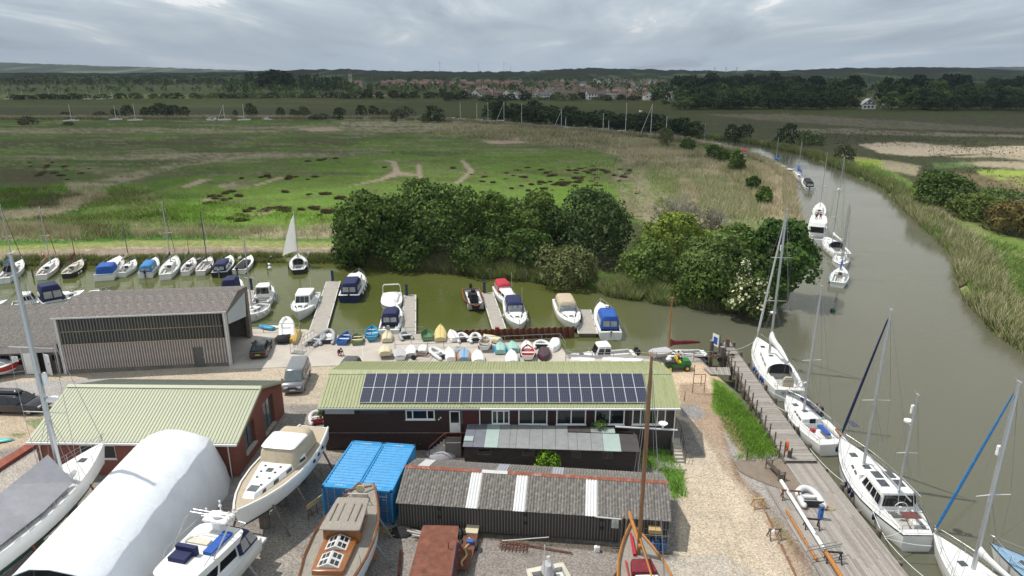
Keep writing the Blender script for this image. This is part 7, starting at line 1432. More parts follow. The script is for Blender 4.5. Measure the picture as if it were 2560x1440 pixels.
def trolley(label,px,rot,L=2.6,mat='rust',w=1.3):
    c=G(*px,0.3); T=thing('launching_trolley',label,'trolley',(c.x,c.y,0.02),R(rot)); mb=MB()
    mb.box((0,w/2*0.7,0.35),(L,0.07,0.07)); mb.box((0,-w/2*0.7,0.35),(L,0.07,0.07)); mb.box((-L/2,0,0.35),(0.07,w*0.7,0.07)); mb.box((L*0.2,0,0.35),(0.07,w,0.07)); mb.box((L*0.75,0,0.35),(L*0.5,0.08,0.08)); mb.build('frame',mat,T)
    for sg in (1,-1): g=MB(); g.loft([[(L*0.1+0.28*cos(a),sg*w/2+yy,0.28+0.28*sin(a)) for a in CI(12)] for yy in (-0.08,0.08)]); g.build('wheel','black_rubber',T)
trolley('rusty launching trolley with black wheels among the front row of dinghies',(1045,888),170); trolley('dark boat trailer with black bundles under the white inflatable',(708,846),85,2.4,'black_plastic'); trolley('rusty trailer with red jack by the jetty side branch',(1800,892),185,2.8,'rust'); trolley('second old trailer parked by the jetty rails',(1825,884),200,2.0,'galv')
def lump(name,label,cat,c,sx,sy,sz_,mat,seed=1,grp=None,rz=0):
    r=random.Random(seed); mb=MB(); mb.ball((0,0,0),1,n=12,m=8); mb.v=[(x*sx*(1+0.25*(r.random()-0.5)),y*sy*(1+0.25*(r.random()-0.5)),max(0,z*sz_*(1+0.3*(r.random()-0.5)))) for x,y,z in mb.v]; o=mb.build(name,mat,loc=c,rz=rz,smooth=True); return tag(o,label,cat,grp)
lump('wrapped_bundle','crumpled silver plastic-wrapped bundle among the dinghies','bundle',G(1143,882,0),0.9,0.7,0.7,'hyp_grey',3); lump('black_bundle','heap of black motor covers on the trailer near the hangar','bundle',G(708,850,0.3),0.9,0.8,0.6,'black_cloth',5)
lump('covered_heap','dark grey sheeted heap left of the patched shed','heap',G(1105,1136,0),1.2,0.8,0.55,'grey_cloth',6); lump('black_heap','dark heap of fine scrap beside the containers','heap',G(1005,1330,0),0.9,0.6,0.25,'black_cloth',8)
p=[G(x,y,WZ+0.5) for x,y in ((1690,888),(1752,886),(1772,905),(1700,910))]; mb=MB(); mb.prism([V2(q) for q in p],WZ-0.1,WZ+0.45); o=mb.build('black_raft','black_rubber'); tag(o,'flat black floating platform behind the green utility cart','raft')
p=[G(x,y,WZ+0.4) for x,y in ((1408,888),(1420,884),(1590,896),(1640,893),(1640,900),(1590,903),(1418,900))]; mb=MB(); mb.prism([V2(q) for q in p],WZ-0.1,WZ+0.35); o=mb.build('grey_pontoon','galv'); tag(o,'narrow grey pontoon under the pilothouse boat by the quay','pontoon')
def quadpts(*P,z): return [G(x,y,z) for x,y in P]
JZ=0.35
A=G(1788,857,JZ); B_=G(1815,857,JZ); C_=G(1968,1150,JZ); D_=G(2044,1150,JZ)
cf_=(A+B_)/2; A=Vector((22.35,70.9,JZ)); B_=Vector((24.3,70.9,JZ))
T=thing('jetty','long grey timber jetty of cross planks running beside the river','jetty',(0,0,0))
e0l,e1l=G(1800,856,JZ),G(1964,1152,JZ); e0r,e1r=G(1826,856,JZ),G(2042,1152,JZ)
NP=150; rj=random.Random(3)
for k in range(NP):
    s0,s1=k/NP,(k+1)/NP-0.12/NP; z=JZ+rj.uniform(-0.006,0.006); j=rj.uniform(-0.04,0.04)
    a,b_,c_,d_=e0l.lerp(e1l,s0),e0r.lerp(e1r,s0),e0r.lerp(e1r,s1),e0l.lerp(e1l,s1); mb=MB(); mb.add([(a.x+j,a.y,z-0.05),(b_.x+j,b_.y,z-0.05),(c_.x+j,c_.y,z-0.05),(d_.x+j,d_.y,z-0.05),(a.x+j,a.y,z),(b_.x+j,b_.y,z),(c_.x+j,c_.y,z),(d_.x+j,d_.y,z)],[(0,1,2,3),(7,6,5,4),(4,5,1,0),(5,6,2,1),(6,7,3,2),(7,4,0,3)]); mb.build('plank','plank%d'%rj.choice((0,0,1,2)),T)
for e0,e1 in ((e0l,e1l),(e0r,e1r)):
    mb=MB(); d=(e1-e0); mb.box(((e0.x+e1.x)/2,(e0.y+e1.y)/2,JZ-0.18),(d.length,0.12,0.2),atan2(d.y,d.x)); mb.build('side_beam','timber_old',T)
for k in range(9):
    s=(k+0.3)/9
    for e0,e1,o_ in ((e0l,e1l,-0.12),(e0r,e1r,0.16)):
        p=e0.lerp(e1,s); mb=MB(); mb.tube((p.x+o_,p.y,-3),(p.x+o_,p.y,JZ+(0.35 if o_>0 or k%3==0 else -0.1)),0.17,n=9); mb.build('pile','pile_wood',T)
for px,y,t,mt in ((1778,880,852,'pile_wood'),(1818,866,848,'pile_wood'),(1804,895,868,'pile_wood')):
    c=G(px,y,JZ); mb=MB(); mb.tube((c.x,c.y,-3),(c.x,c.y,zat(c.x,c.y,t)),0.24,n=10); pl=mb.build('pile',mt,T)
    mb=MB(); z1=zat(c.x,c.y,t); mb.tube((c.x,c.y,z1),(c.x,c.y,z1+0.05),0.25,n=10); mb.build('cap','rust' if px==1818 else 'galv',pl)
for k in range(17):
    s=0.03+0.93*k/16; p=e0l.lerp(e1l,s); mb=MB(); mb.tube((p.x-0.2,p.y,-0.3),(p.x-0.2,p.y,JZ+1.15),0.06,n=6); mb.build('post','timber_old',T)
br=[G(x,y,0.2) for x,y in ((1758,918),(1824,918),(1828,938),(1776,935))]; nb_=12
for k in range(nb_):
    s0,s1=k/nb_,(k+0.85)/nb_; a,b_=br[0].lerp(br[1],s0),br[0].lerp(br[1],s1); c_,d_=br[3].lerp(br[2],s1),br[3].lerp(br[2],s0); mb=MB(); mb.prism([V2(a),V2(b_),V2(c_),V2(d_)],0.14,0.2); mb.build('plank','plank%d'%(k%3),T)
s=thing('jetty_notice','blue and white notice board on a slanted frame at the jetty head','sign',tuple(G(1786,884,JZ)),R(-65))
mb=MB(); mb.b2(-0.5,0.5,-0.02,0.02,0.9,2.2); mb.build('board','paint_white',s); mb=MB(); mb.b2(-0.3,0.3,-0.03,-0.021,1.1,1.9); mb.build('emblem','royal',s)
for x in (-0.5,0.5): mb=MB(); mb.tube((x,0,0),(x,0,2.3),0.04,n=5); mb.build('post','galv',s)
T=thing('wide_deck','wide weathered timber deck of long planks at the river edge','deck',(0,0,0))
DZ=0.12
tl,tr,bl,br_=G(1964,1153,DZ),G(2046,1153,DZ),G(2075,1440,DZ),G(2272,1440,DZ)
dirv=(br_-tr); Ld=dirv.length; dirv.normalize(); nrm=Vector((-dirv.y,dirv.x,0)); nrm=nrm if (tl-tr).dot(nrm)>0 else -nrm
lw=0.165; rk=random.Random(5)
for k in range(32):
    o0,o1=k*lw+0.006,(k+1)*lw-0.006; oc=(o0+o1)/2; end=Ld+3.5; pos=0.02 if oc<2.6 else (3.75 if oc<4.2 else 3.75-(oc-4.2)*0.6)
    while pos<end-0.1:
        ln=rk.uniform(2.6,4.4); e=min(end,pos+ln); z=DZ+rk.uniform(-0.004,0.004)
        c_=tr+dirv*((pos+e-0.012)/2)+nrm*oc; mb=MB(); mb.box((0,0,-0.025),(e-0.012-pos,o1-o0,0.05)); mb.build('plank','plank%d'%rk.choice((0,0,1,2)),T,loc=(c_.x,c_.y,z),rz=atan2(dirv.y,dirv.x)); pos=e
mb=MB(); c_=tr+dirv*(Ld/2+1.7)+nrm*0.02; mb.box((c_.x,c_.y,-0.14),(Ld+3.5,0.14,0.3),atan2(dirv.y,dirv.x)); mb.build('edge_beam','timber_old',T)
mb=MB(); mb.prism([V2(tr+dirv*0.1+nrm*0.15),V2(tr+dirv*(Ld+3.4)+nrm*0.15),V2(tr+dirv*(Ld+3.4)+nrm*5.1),V2(tr+dirv*3.9+nrm*5.1),V2(tr+dirv*3.9+nrm*2.5),V2(tr+dirv*0.1+nrm*2.5)],-0.2,DZ-0.06); mb.build('joists','timber_old',T)
for k in range(6): p=tr+dirv*(1.0+k*2.6)-nrm*0.15; mb=MB(); mb.tube((p.x,p.y,-3),(p.x,p.y,DZ+(0.35 if k in (1,3) else 0.0)),0.18,n=9); mb.build('pile','pile_wood',T)
a,b_=G(1917,1172,0.05),G(1945,1200,0.05); d=b_-a
T=thing('bench','weathered timber bench with back on the brown stand','bench',((a.x+b_.x)/2,(a.y+b_.y)/2,0.05),atan2(d.y,d.x)+pi)
for k in range(4): mb=MB(); mb.box((0,-0.05-0.13*k,0.43),(1.8,0.11,0.035)); mb.build('seat_slat','timber_old',T)
for k in range(3): mb=MB(); mb.box((0,0.06+0.02*k,0.58+0.14*k),(1.8,0.03,0.10)); mb.build('back_slat','timber_old',T)
for x in (-0.85,0.85):
    mb=MB(); mb.b2(x-0.04,x+0.04,-0.5,-0.43,0,0.65); mb.b2(x-0.04,x+0.04,0.02,0.09,0,0.95); mb.b2(x-0.05,x+0.05,-0.52,0.05,0.63,0.68); mb.b2(x-0.03,x+0.03,-0.42,0.02,0.35,0.41); mb.build('leg','timber_old',T)
c=G(1960,1142,JZ); T=thing('lifebuoy_post','orange lifebuoy hung on a timber post by the jetty rail','lifebuoy',tuple(c))
mb=MB(); mb.tube((0,0,-0.3),(0,0,1.3),0.06,n=6); mb.build('post','timber_old',T)
mb=MB(); mb.path([(0.10,0.17*cos(a),0.95+0.36*sin(a)) for a in CI(14)],0.10,7,True); mb.build('ring','orange_paint',T,smooth=True)
for i,(px,y,t,r) in enumerate([(1971,1150,1128,0.13),(1976,1152,1120,0.06),(1867,1148,1118,0.06)]):
    c=G(px,y,0.1); mb=MB(); mb.tube((0,0,-0.3),(0,0,zat(c.x,c.y,t)-0.1),r,n=8); o=mb.build('timber_post','pile_wood',loc=c); tag(o,('stout short bollard by the jetty end','thin grey post beside the stout bollard','lone post on the grass near the brown stand')[i],'post')
c=G(2050,1296,DZ); T=thing('service_pedestal','slim blue water and power pedestal on the timber deck','pedestal',tuple(c),R(10))
mb=MB(); mb.b2(-0.13,0.13,-0.12,0.12,0,1.0); mb.build('column','ding_blue',T); mb=MB(); mb.b2(-0.14,0.14,-0.13,0.13,1.0,1.06); mb.build('cap','steel',T); mb=MB(); mb.b2(-0.08,0.08,-0.135,-0.121,0.7,0.85); mb.build('socket','black_plastic',T)
mb=MB(); mb.path([(0.3*cos(a)*(0.7+0.05*a),0.22*sin(a),0.04+0.01*a) for a in [0.5*k for k in range(26)]],0.02,4); o=mb.build('hose','ding_yellow2',loc=G(2072,1272,DZ)); tag(o,'coiled yellow hose lying beside the blue pedestal','hose')
def spar(label,p0,p1,r,mats,z=0.75,name='laid_down_mast'):
    a,b_=G(*p0,z),G(*p1,z); d=b_-a; T=thing(name,label,'mast',((a.x+b_.x)/2,(a.y+b_.y)/2,z),atan2(d.y,d.x)); L=d.length; x=-L/2
    for i,(f,mt) in enumerate(mats): mb=MB(); mb.tube((x,0,0),(x+L*f,0,0),r*(1+0.08*i),n=9); mb.build('spar' if i==0 else 'spar_foot',mt,T,smooth=True); x+=L*f
    for f in (-0.35,0.1,0.25): mb=MB(); mb.box((L*f,0,r),(0.2,0.1,0.1)); mb.build('fitting','steel',T)
    return T
spar('long white mast with varnished foot laid on trestles along the deck',(1953,1202),(2112,1455),0.13,[(0.74,'paint_white'),(0.26,'spar_orange')])
spar('bare brown spar laid on the deck beside the white mast',(1966,1276),(2042,1400),0.09,[(1,'spar_orange')],0.25,'laid_down_spar')
spar('long rusty brown pole laid on sawhorses across the gravel',(1903,1256),(1992,1445),0.07,[(1,'spar_brown')],0.7,'laid_down_spar')
mb=MB(); mb.box((0,0,0),(2.6,0.05,0.06)); mb.box((0,0.25,0),(2.2,0.04,0.04)); mb.box((0.2,-0.2,0.05),(1.6,0.05,0.05)); o=mb.build('rigging_bundle','galv',loc=G(2062,1368,0.9),rz=R(15)); tag(o,'bundle of metal spreaders lashed to the white mast','rigging')
def trestle(label,px,rot,mat,w=0.85,h=0.7,z=0.0,name='trestle'):
    c=G(*px,z); T=thing(name,label,'trestle',tuple(c),R(rot)); mb=MB(); mb.box((0,0,h),(w,0.1,0.09)); mb.build('beam',mat,T)
    for x in (-w*0.4,w*0.4):
        for y in (-0.28,0.28): mb=MB(); mb.tube((x*1.1,y,0),(x,0.0,h),0.04,n=5); mb.build('leg',mat,T)
    for x in (-w*0.4,w*0.4): mb=MB(); mb.box((x,0,h*0.35),(0.04,0.42,0.06)); mb.build('brace',mat,T)
trestle('new pale timber sawhorse under the rusty pole on gravel',(1894,1268),5,'timber_new'); trestle('old grey sawhorse with a white can under the rusty pole',(1935,1345),5,'timber_old')
trestle('dark red trestle under the head of the white mast',(1975,1248),-8,'rust',1.3,z=DZ); trestle('low dark trestle midway under the white mast',(2028,1320),-8,'brown_boards',1.0,z=DZ); trestle('black trestle under the varnished foot of the mast',(2082,1404),-8,'black_plastic',1.0,z=DZ)
lump('white_can','white container on the grey sawhorse','can',G(1934,1330,0.75),0.12,0.12,0.2,'paint_white',2)
for i,(px,base,top) in enumerate([(1646,942,928),(1656,952,936),(1780,915,895),(1790,930,912),(1711,1002,978),(1731,982,912),(1752,962,938)]):
    c=G(px,base,0); mb=MB(); mb.tube((0,0,-0.1),(0,0,max(0.4,zat(c.x,c.y,top))),0.035,n=5); o=mb.build('thin_post','rust',loc=c); tag(o,words[i]+' thin rusty rod standing in the gravel behind the brown building, from left','post','thin rods in the gravel')
mb=MB(); mb.path([(0,0,1.9),(1.1,0,1.9)],0.03); mb.path([(0,0,1.0),(1.1,0,1.0)],0.03); mb.path([(1.1,0,1.9),(1.1,0,0)],0.03); o=mb.build('metal_frame','rust',loc=G(1731,982,0)); tag(o,'tall rusty frame standing on the gravel right of the green roof','frame')
c=G(1050,1118,0); T=thing('wheelbarrow','dark green wheelbarrow tipped up against the brown wall','wheelbarrow',tuple(c),R(80))
mb=MB(); boxloft(mb,[(0.35,-0.3,0.3,0.2,0.25),(0.85,-0.42,0.42,0.32,0.38)],0.4); mb.build('tub','ding_green',T,smooth=True); mb=MB(); mb.loft([[(0.5+0.2*cos(a),yy,0.2+0.2*sin(a)) for a in CI(10)] for yy in (-0.04,0.04)]); mb.build('wheel','black_rubber',T)
for y in (-0.22,0.22): mb=MB(); mb.path([(0.5,y,0.2),(-0.3,y,0.45),(-0.75,y,0.75)],0.025,4); mb.build('handle','timber_old',T)
c=G(1142,1136,0); T=thing('garden_chair','white plastic garden chair left of the patched shed','chair',tuple(c),R(200))
mb=MB(); mb.b2(-0.25,0.25,-0.25,0.25,0.4,0.44); mb.build('seat','paint_white',T); mb=MB(); mb.b2(-0.25,0.25,0.22,0.27,0.44,0.9); mb.build('backrest','paint_white',T)
for x in (-0.22,0.22):
    for y in (-0.22,0.22): mb=MB(); mb.b2(x-0.03,x+0.03,y-0.03,y+0.03,0,0.4); mb.build('leg','paint_white',T)
    mb=MB(); mb.b2(x-0.03,x+0.03,-0.25,0.25,0.62,0.66); mb.build('armrest','paint_white',T)
def stick(name,label,cat,p0,p1,z,r,mat,grp=None):
    a,b_=G(*p0,z),G(*p1,z); mb=MB(); mb.tube((0,0,0),b_-a,r,n=7); o=mb.build(name,mat,loc=a); return tag(o,label,cat,grp)
stick('rusty_pipe','long rusty pipe with white end lying along the shed foot','pipe',(1175,1320),(1475,1338),0.25,0.09,'rust'); stick('white_pipe','white end section of pipe at the shed foot','pipe',(1478,1338),(1530,1345),0.25,0.10,'paint_white')
stick('rusty_bar','rusty bar lying on the gravel before the shed','pipe',(1250,1350),(1430,1382),0.1,0.05,'rust'); stick('white_cable','curved pale conduit lying over the scrap','conduit',(1255,1352),(1372,1343),0.5,0.035,'paint_white_dirty')
for k in range(7): stick('timber_offcut',words[k]+' pale timber offcut in the pile by the containers','timber',(1000+k*6,1312+k*5),(1052+k*4,1328+k*3),0.08+0.05*k,0.05,'paint_white_dirty' if k%2 else 'timber_old','pale timber offcuts by the containers')
T=thing('steel_grid','rusty steel ladder grid lying before the shed','grid',tuple(G(1283,1366,0.12)),R(-8))
for k in range(2): mb=MB(); mb.box((0,-0.15+0.3*k,0),(1.8,0.05,0.05)); mb.build('side_bar','rust',T)
for k in range(8): mb=MB(); mb.box((-0.8+0.23*k,0,0.05),(0.05,0.75,0.05)); mb.build('rung','rust',T)
for k,(px,y) in enumerate(((1118,1332),(1126,1328),(1135,1331),(1150,1336),(1160,1334))):
    c=G(px,y,0.35); mb=MB(); mb.path([(0,0.28*cos(a),0.28*sin(a)) for a in CI(12)],0.1,6,True); o=mb.build('old_tyre','black_rubber',loc=c,rz=R(5*k)); tag(o,words[k]+' black tyre from the left in the row behind the rust-roofed boat','tyre','old tyres by the shed')
T=thing('junk_trailer','flat rusty trailer bed loaded with boards and rope right of the rust-roofed boat','trailer',tuple(G(1172,1372,0.0)),R(83))
mb=MB(); mb.b2(-2.4,1.9,-0.45,0.45,0.35,0.45); mb.build('bed','rust',T); mb=MB(); mb.b2(0.8,1.8,-0.42,0.42,0.46,0.6); mb.build('board_stack','ding_cream',T)
mb=MB(); mb.path([(-2.2+0.2*k,0.1*sin(k),0.52) for k in range(14)],0.07,5); mb.build('coiled_rope','timber_new',T); mb=MB(); mb.b2(-0.2,0.1,-0.3,0.1,0.46,0.7); mb.build('blue_crate','ding_blue',T)
for sg in (1,-1): mb=MB(); mb.loft([[(0.3*cos(a),sg*0.5+yy,0.3+0.3*sin(a)) for a in CI(10)] for yy in (-0.08,0.08)]); mb.build('wheel','black_rubber',T)
c=G(930,1395,0); T=thing('oil_drum','rusty orange oil drum beside the wooden boat','drum',tuple(c)); mb=MB(); mb.loft([[(rr*cos(a),rr*sin(a),z) for a in CI(12)] for z,rr in ((0,0.29),(0.3,0.29),(0.31,0.31),(0.6,0.29),(0.61,0.31),(0.88,0.29))]); mb.build('body','ding_orange',T,smooth=False)
stick('steel_joist','rusty steel joist lying on gravel left of the rust-roofed boat','joist',(1003,1375),(997,1440),0.12,0.09,'rust')
mb=MB(); r=random.Random(9)
for q in range(7): ax,ay=r.uniform(-0.9,0.9),r.uniform(-0.35,0.35); mb.path([(ax+0.3*cos(a),ay+0.22*sin(a),0.05+0.02*q) for a in CI(10)],0.018,4,True)
o=mb.build('yellow_rope','ding_yellow2',loc=G(955,1330,0)); tag(o,'tangle of yellow rope on the ground before the containers','rope'); o['kind']='thing'
c=G(795,1285,0); T=thing('timber_hoarding','pale board leaning on a red frame left of the containers','board',tuple(c),R(60)); mb=MB(); mb.b2(-0.9,0.9,-0.03,0.03,0.9,1.25); mb.build('board','timber_new',T); mb=MB()
for x in (-0.8,0,0.8): mb.tube((x,0.05,0),(x,0.05,1.1),0.03,n=5)
mb.tube((-0.8,0.05,0.3),(0.8,0.05,0.3),0.03,n=5); mb.build('frame','rust',T)
c=G(1637,1372,0); T=thing('gas_cage','galvanised cage of blue gas bottles with a cardboard box on top','cage',tuple(c),rs)
mb=MB(); 
for x in (-0.75,-0.4,0,0.4,0.75): mb.tube((x,-0.32,0),(x,-0.32,1.25),0.02,n=4); mb.tube((x,0.32,0),(x,0.32,1.25),0.02,n=4)
for z in (0.05,0.65,1.25): mb.path([(-0.75,-0.32,z),(0.75,-0.32,z),(0.75,0.32,z),(-0.75,0.32,z)],0.022,4,True)
mb.build('cage_frame','galv',T)
for k in range(4):
    for r_ in range(2): mb=MB(); x=-0.5+0.34*k; y=-0.15+0.3*r_; mb.loft([[(x+rr*cos(a),y+rr*sin(a),z) for a in CI(9)] for z,rr in ((0.06,0.13),(0.5,0.14),(0.6,0.08),(0.64,0.05))]); mb.build('gas_bottle','ding_blue',T,smooth=True)
mb=MB(); mb.box((-0.1,0,1.42),(0.75,0.5,0.28)); b2_=mb.build('cardboard_box','timber_new',T)
c=G(1492,1378,0); T=thing('white_canister','white plastic canister standing before the shed','canister',tuple(c)); mb=MB(); boxloft(mb,[(0,-0.18,0.18,0.13,0.13),(0.34,-0.18,0.18,0.13,0.13),(0.4,-0.1,0.1,0.08,0.08)],0.3); mb.build('body','paint_white',T,smooth=True); mb=MB(); mb.tube((0.05,0,0.4),(0.05,0,0.45),0.04); mb.build('cap','black_plastic',T)
mk('car_black',(0.010,0.010,0.013),0.25,var=0,coat=0.9); mk('car_green_black',(0.012,0.015,0.013),0.3,var=0,coat=0.8); mk('car_navy',(0.010,0.010,0.022),0.22,var=0,coat=0.9); mk('van_grey',(0.155,0.165,0.18),0.3,var=0.04,coat=0.6); mk('lamp_red',(0.25,0.01,0.01),0.3,var=0); mk('lamp_clear',(0.6,0.6,0.6),0.15,var=0); mk('plate_yellow',(0.65,0.48,0.03),0.5,var=0); mk('deere_green',(0.012,0.15,0.03),0.45,var=0.1); mk('deere_yellow',(0.70,0.50,0.03),0.45,var=0.1)
def vehicle(label,cx,cy,hd,L,W_,H_,body,kind='hatch',cat='car',name='parked_car',belt=None):
    T=thing(name,label,cat,(cx,cy,0.02),hd); hw=W_/2; gc=0.28
    if kind=='van': prof=[(-L/2,gc),(-L/2,0.95),(-L/2+0.03,1.05),(L/2-0.95,1.08),(L/2-0.25,0.98),(L/2-0.04,0.72),(L/2,gc)]; gx=(-L/2+0.03,L/2-0.55); gtop=(-L/2+0.16,L/2-1.5); bz_=1.04
    elif kind=='suv': prof=[(-L/2,gc),(-L/2,0.9),(-L/2+0.05,1.0),(L/2-1.3,1.02),(L/2-0.3,0.92),(L/2-0.03,0.7),(L/2,gc)]; gx=(-L/2+0.1,L/2-1.15); gtop=(-L/2+0.45,L/2-2.0); bz_=1.0
    else: prof=[(-L/2,gc),(-L/2,0.78),(-L/2+0.08,0.9),(L/2-1.2,0.92),(L/2-0.25,0.8),(L/2-0.03,0.62),(L/2,gc)]; gx=(-L/2+0.1,L/2-1.05); gtop=(-L/2+0.75,L/2-1.85); bz_=0.9
    rings=[]; n_=len(prof)
    for y,f in ((-hw,0.90),(-hw*0.97,0.97),(-hw*0.86,1.0),(hw*0.86,1.0),(hw*0.97,0.97),(hw,0.90)):
        rings.append([(x*(1 if f==1 else (0.985 if f>0.95 else 0.96)),y,gc+(z-gc)*f if z>gc else z+0.0) for x,z in prof])
    mb=MB(); mb.loft([r[::-1] for r in rings]); mb.build('body',body,T,smooth=True)
    l0=(bz_-0.03,gx[0],gx[1],hw*0.93,hw*0.90); l1=(H_-0.03,gtop[0],gtop[1],hw*(0.84 if kind=='van' else 0.74),hw*(0.80 if kind=='van' else 0.72)); mb=MB(); boxloft(mb,[l0,l1,(H_+0.015,gtop[0]+0.15,gtop[1]-0.15,l1[3]-0.12,l1[4]-0.12)],0.16); cb=mb.build('cabin',body,T,smooth=True)
    F=faces_of(l0,l1)
    g=MB(); g.panel(F['front'],0.06,0.94,0.10,0.93,0.03); g.build('windscreen','glass_grey' if kind=='van' else 'glass_dark',cb)
    g=MB(); g.panel(F['back'],0.08,0.92,0.15,0.88,0.03); g.build('rear_window','glass_dark',cb)
    for key in ('left','right'):
        for a,b_ in (((0.05,0.33),(0.37,0.62),(0.66,0.92)) if key=='right' else ((0.08,0.34),(0.38,0.63),(0.67,0.95))): g=MB(); g.panel(F[key],a,b_,0.14,0.86,0.03); g.build('side_window','glass_dark',cb)
    for x in (-L*0.31,L*0.31):
        for sg in (1,-1):
            g=MB(); r0=0.33; g.loft([[(x+rr*cos(a),sg*yy,r0+rr*sin(a)) for a in CI(14)] for yy,rr in ((hw-0.2,r0),(hw-0.02,r0),(hw+0.01,r0*0.9))]); w_=g.build('wheel','black_rubber',T); g=MB(); g.loft([[(x+rr*cos(a),sg*yy,r0+rr*sin(a)) for a in CI(10)] for yy,rr in ((hw-0.03,r0*0.62),(hw+0.02,r0*0.62))]); g.build('rim','galv',w_)
    for sg in (1,-1):
        g=MB(); g.b2(L/2-0.16,L/2+0.005,sg*hw*0.62-0.2,sg*hw*0.62+0.2,0.62,0.76); g.build('headlight','lamp_clear',T); g=MB(); z_=bz_-0.2; g.b2(-L/2-0.015,-L/2+0.1,sg*hw*0.8-0.13,sg*hw*0.8+0.13,z_-0.1,z_+0.12); g.build('tail_light','lamp_red',T)
        g=MB(); g.box((gx[1]-0.55,sg*(hw+0.1),bz_+0.08),(0.12,0.2,0.14)); g.build('door_mirror',body,T)
    g=MB(); g.b2(-L/2-0.02,-L/2+0.02,-0.26,0.26,0.5,0.62); g.build('number_plate','plate_yellow',T); g=MB(); g.b2(L/2-0.02,L/2+0.02,-0.26,0.26,0.42,0.53); g.build('number_plate','paint_white',T)
    g=MB(); g.b2(L/2-0.05,L/2+0.012,-0.5,0.5,0.56,0.70); g.build('grille','black_plastic',T)
    return T,H_
c0,c1=G(645,893,0.3),G(662,858,0.3); d=c1-c0; vehicle('black hatchback with yellow rear plate parked beside the hangar',(c0.x+c1.x)/2,(c0.y+c1.y)/2,atan2(d.y,d.x),4.1,1.7,1.42,'car_green_black')
c0,c1=G(735,925,1.6),G(757,985,0.6); d=c1-c0; T,_=vehicle('grey passenger van facing the camera between the buildings',-20.9,60.6,atan2(-1.0,0.12),5.0,1.95,1.95,'van_grey','van','van','parked_van')
c0=G(58,1018,0.5); T,_=vehicle('glossy dark estate car with black roof box behind the yacht mast',c0.x-0.6,c0.y+0.4,R(-3),4.75,1.9,1.62,'car_navy','suv')
g=MB(); boxloft(g,[(1.68,-2.0,0.4,0.36,0.36),(1.86,-2.05,0.45,0.42,0.40),(2.02,-1.8,0.2,0.3,0.3)],0.4); g.build('roof_box','car_black',T,smooth=True)
for y in (-0.5,0.5): g=MB(); g.box((-0.7,y*1.0,1.66),(2.0,0.04,0.05)); g.build('roof_rail','steel',T)
vehicle('dark people carrier half hidden by the left end of the green roof',-16.2,61.6,atan2(-1,-0.1),4.5,1.85,1.75,'car_black','suv')
c=G(1692,915,0.3); T=thing('utility_cart','green utility cart with yellow wheels and a driver on the gravel','cart',(c.x,c.y,0.0),R(2))
mb=MB(); boxloft(mb,[(0.4,-1.3,1.35,0.62,0.55),(0.75,-1.35,1.4,0.65,0.58)],0.2); mb.build('chassis','deere_green',T,smooth=True)
mb=MB(); boxloft(mb,[(0.75,0.45,1.4,0.58,0.5),(1.05,0.5,1.2,0.52,0.42)],0.3); mb.build('bonnet','deere_green',T,smooth=True)
mb=MB(); mb.b2(-1.4,-0.2,-0.65,0.65,0.76,1.02); mb.build('cargo_bed','black_plastic',T)
for y in (-0.3,0.3): mb=MB(); mb.b2(-0.1,0.3,y-0.22,y+0.22,0.8,0.95); mb.b2(-0.18,-0.08,y-0.22,y+0.22,0.9,1.35); mb.build('seat','deere_yellow',T)
for x in (-0.85,0.9):
    for sg in (1,-1): g=MB(); g.loft([[(x+0.3*cos(a),sg*yy,0.3+0.3*sin(a)) for a in CI(12)] for yy in (0.5,0.74)]); w_=g.build('wheel','black_rubber',T); g=MB(); g.loft([[(x+0.16*cos(a),sg*yy,0.3+0.16*sin(a)) for a in CI(10)] for yy in (0.6,0.76)]); g.build('rim','deere_yellow',w_)
mb=MB(); mb.path([(0.5,0.15*cos(a)+0.3,1.2+0.15*sin(a)) for a in CI(10)],0.02,4,True); mb.build('steering_wheel','black_plastic',T)
lump('cart_load','round white drum riding in the bed of the green cart','drum',(c.x-0.85,c.y,1.02),0.3,0.3,0.35,'paint_white',4)
mk('cloth_grey',(0.13,0.13,0.14),0.9,var=0.1); mk('cloth_dark',(0.03,0.03,0.035),0.9,var=0.1); mk('cloth_red',(0.35,0.02,0.03),0.9,var=0.1); mk('hair_dark',(0.03,0.02,0.015),0.8,var=0.1)
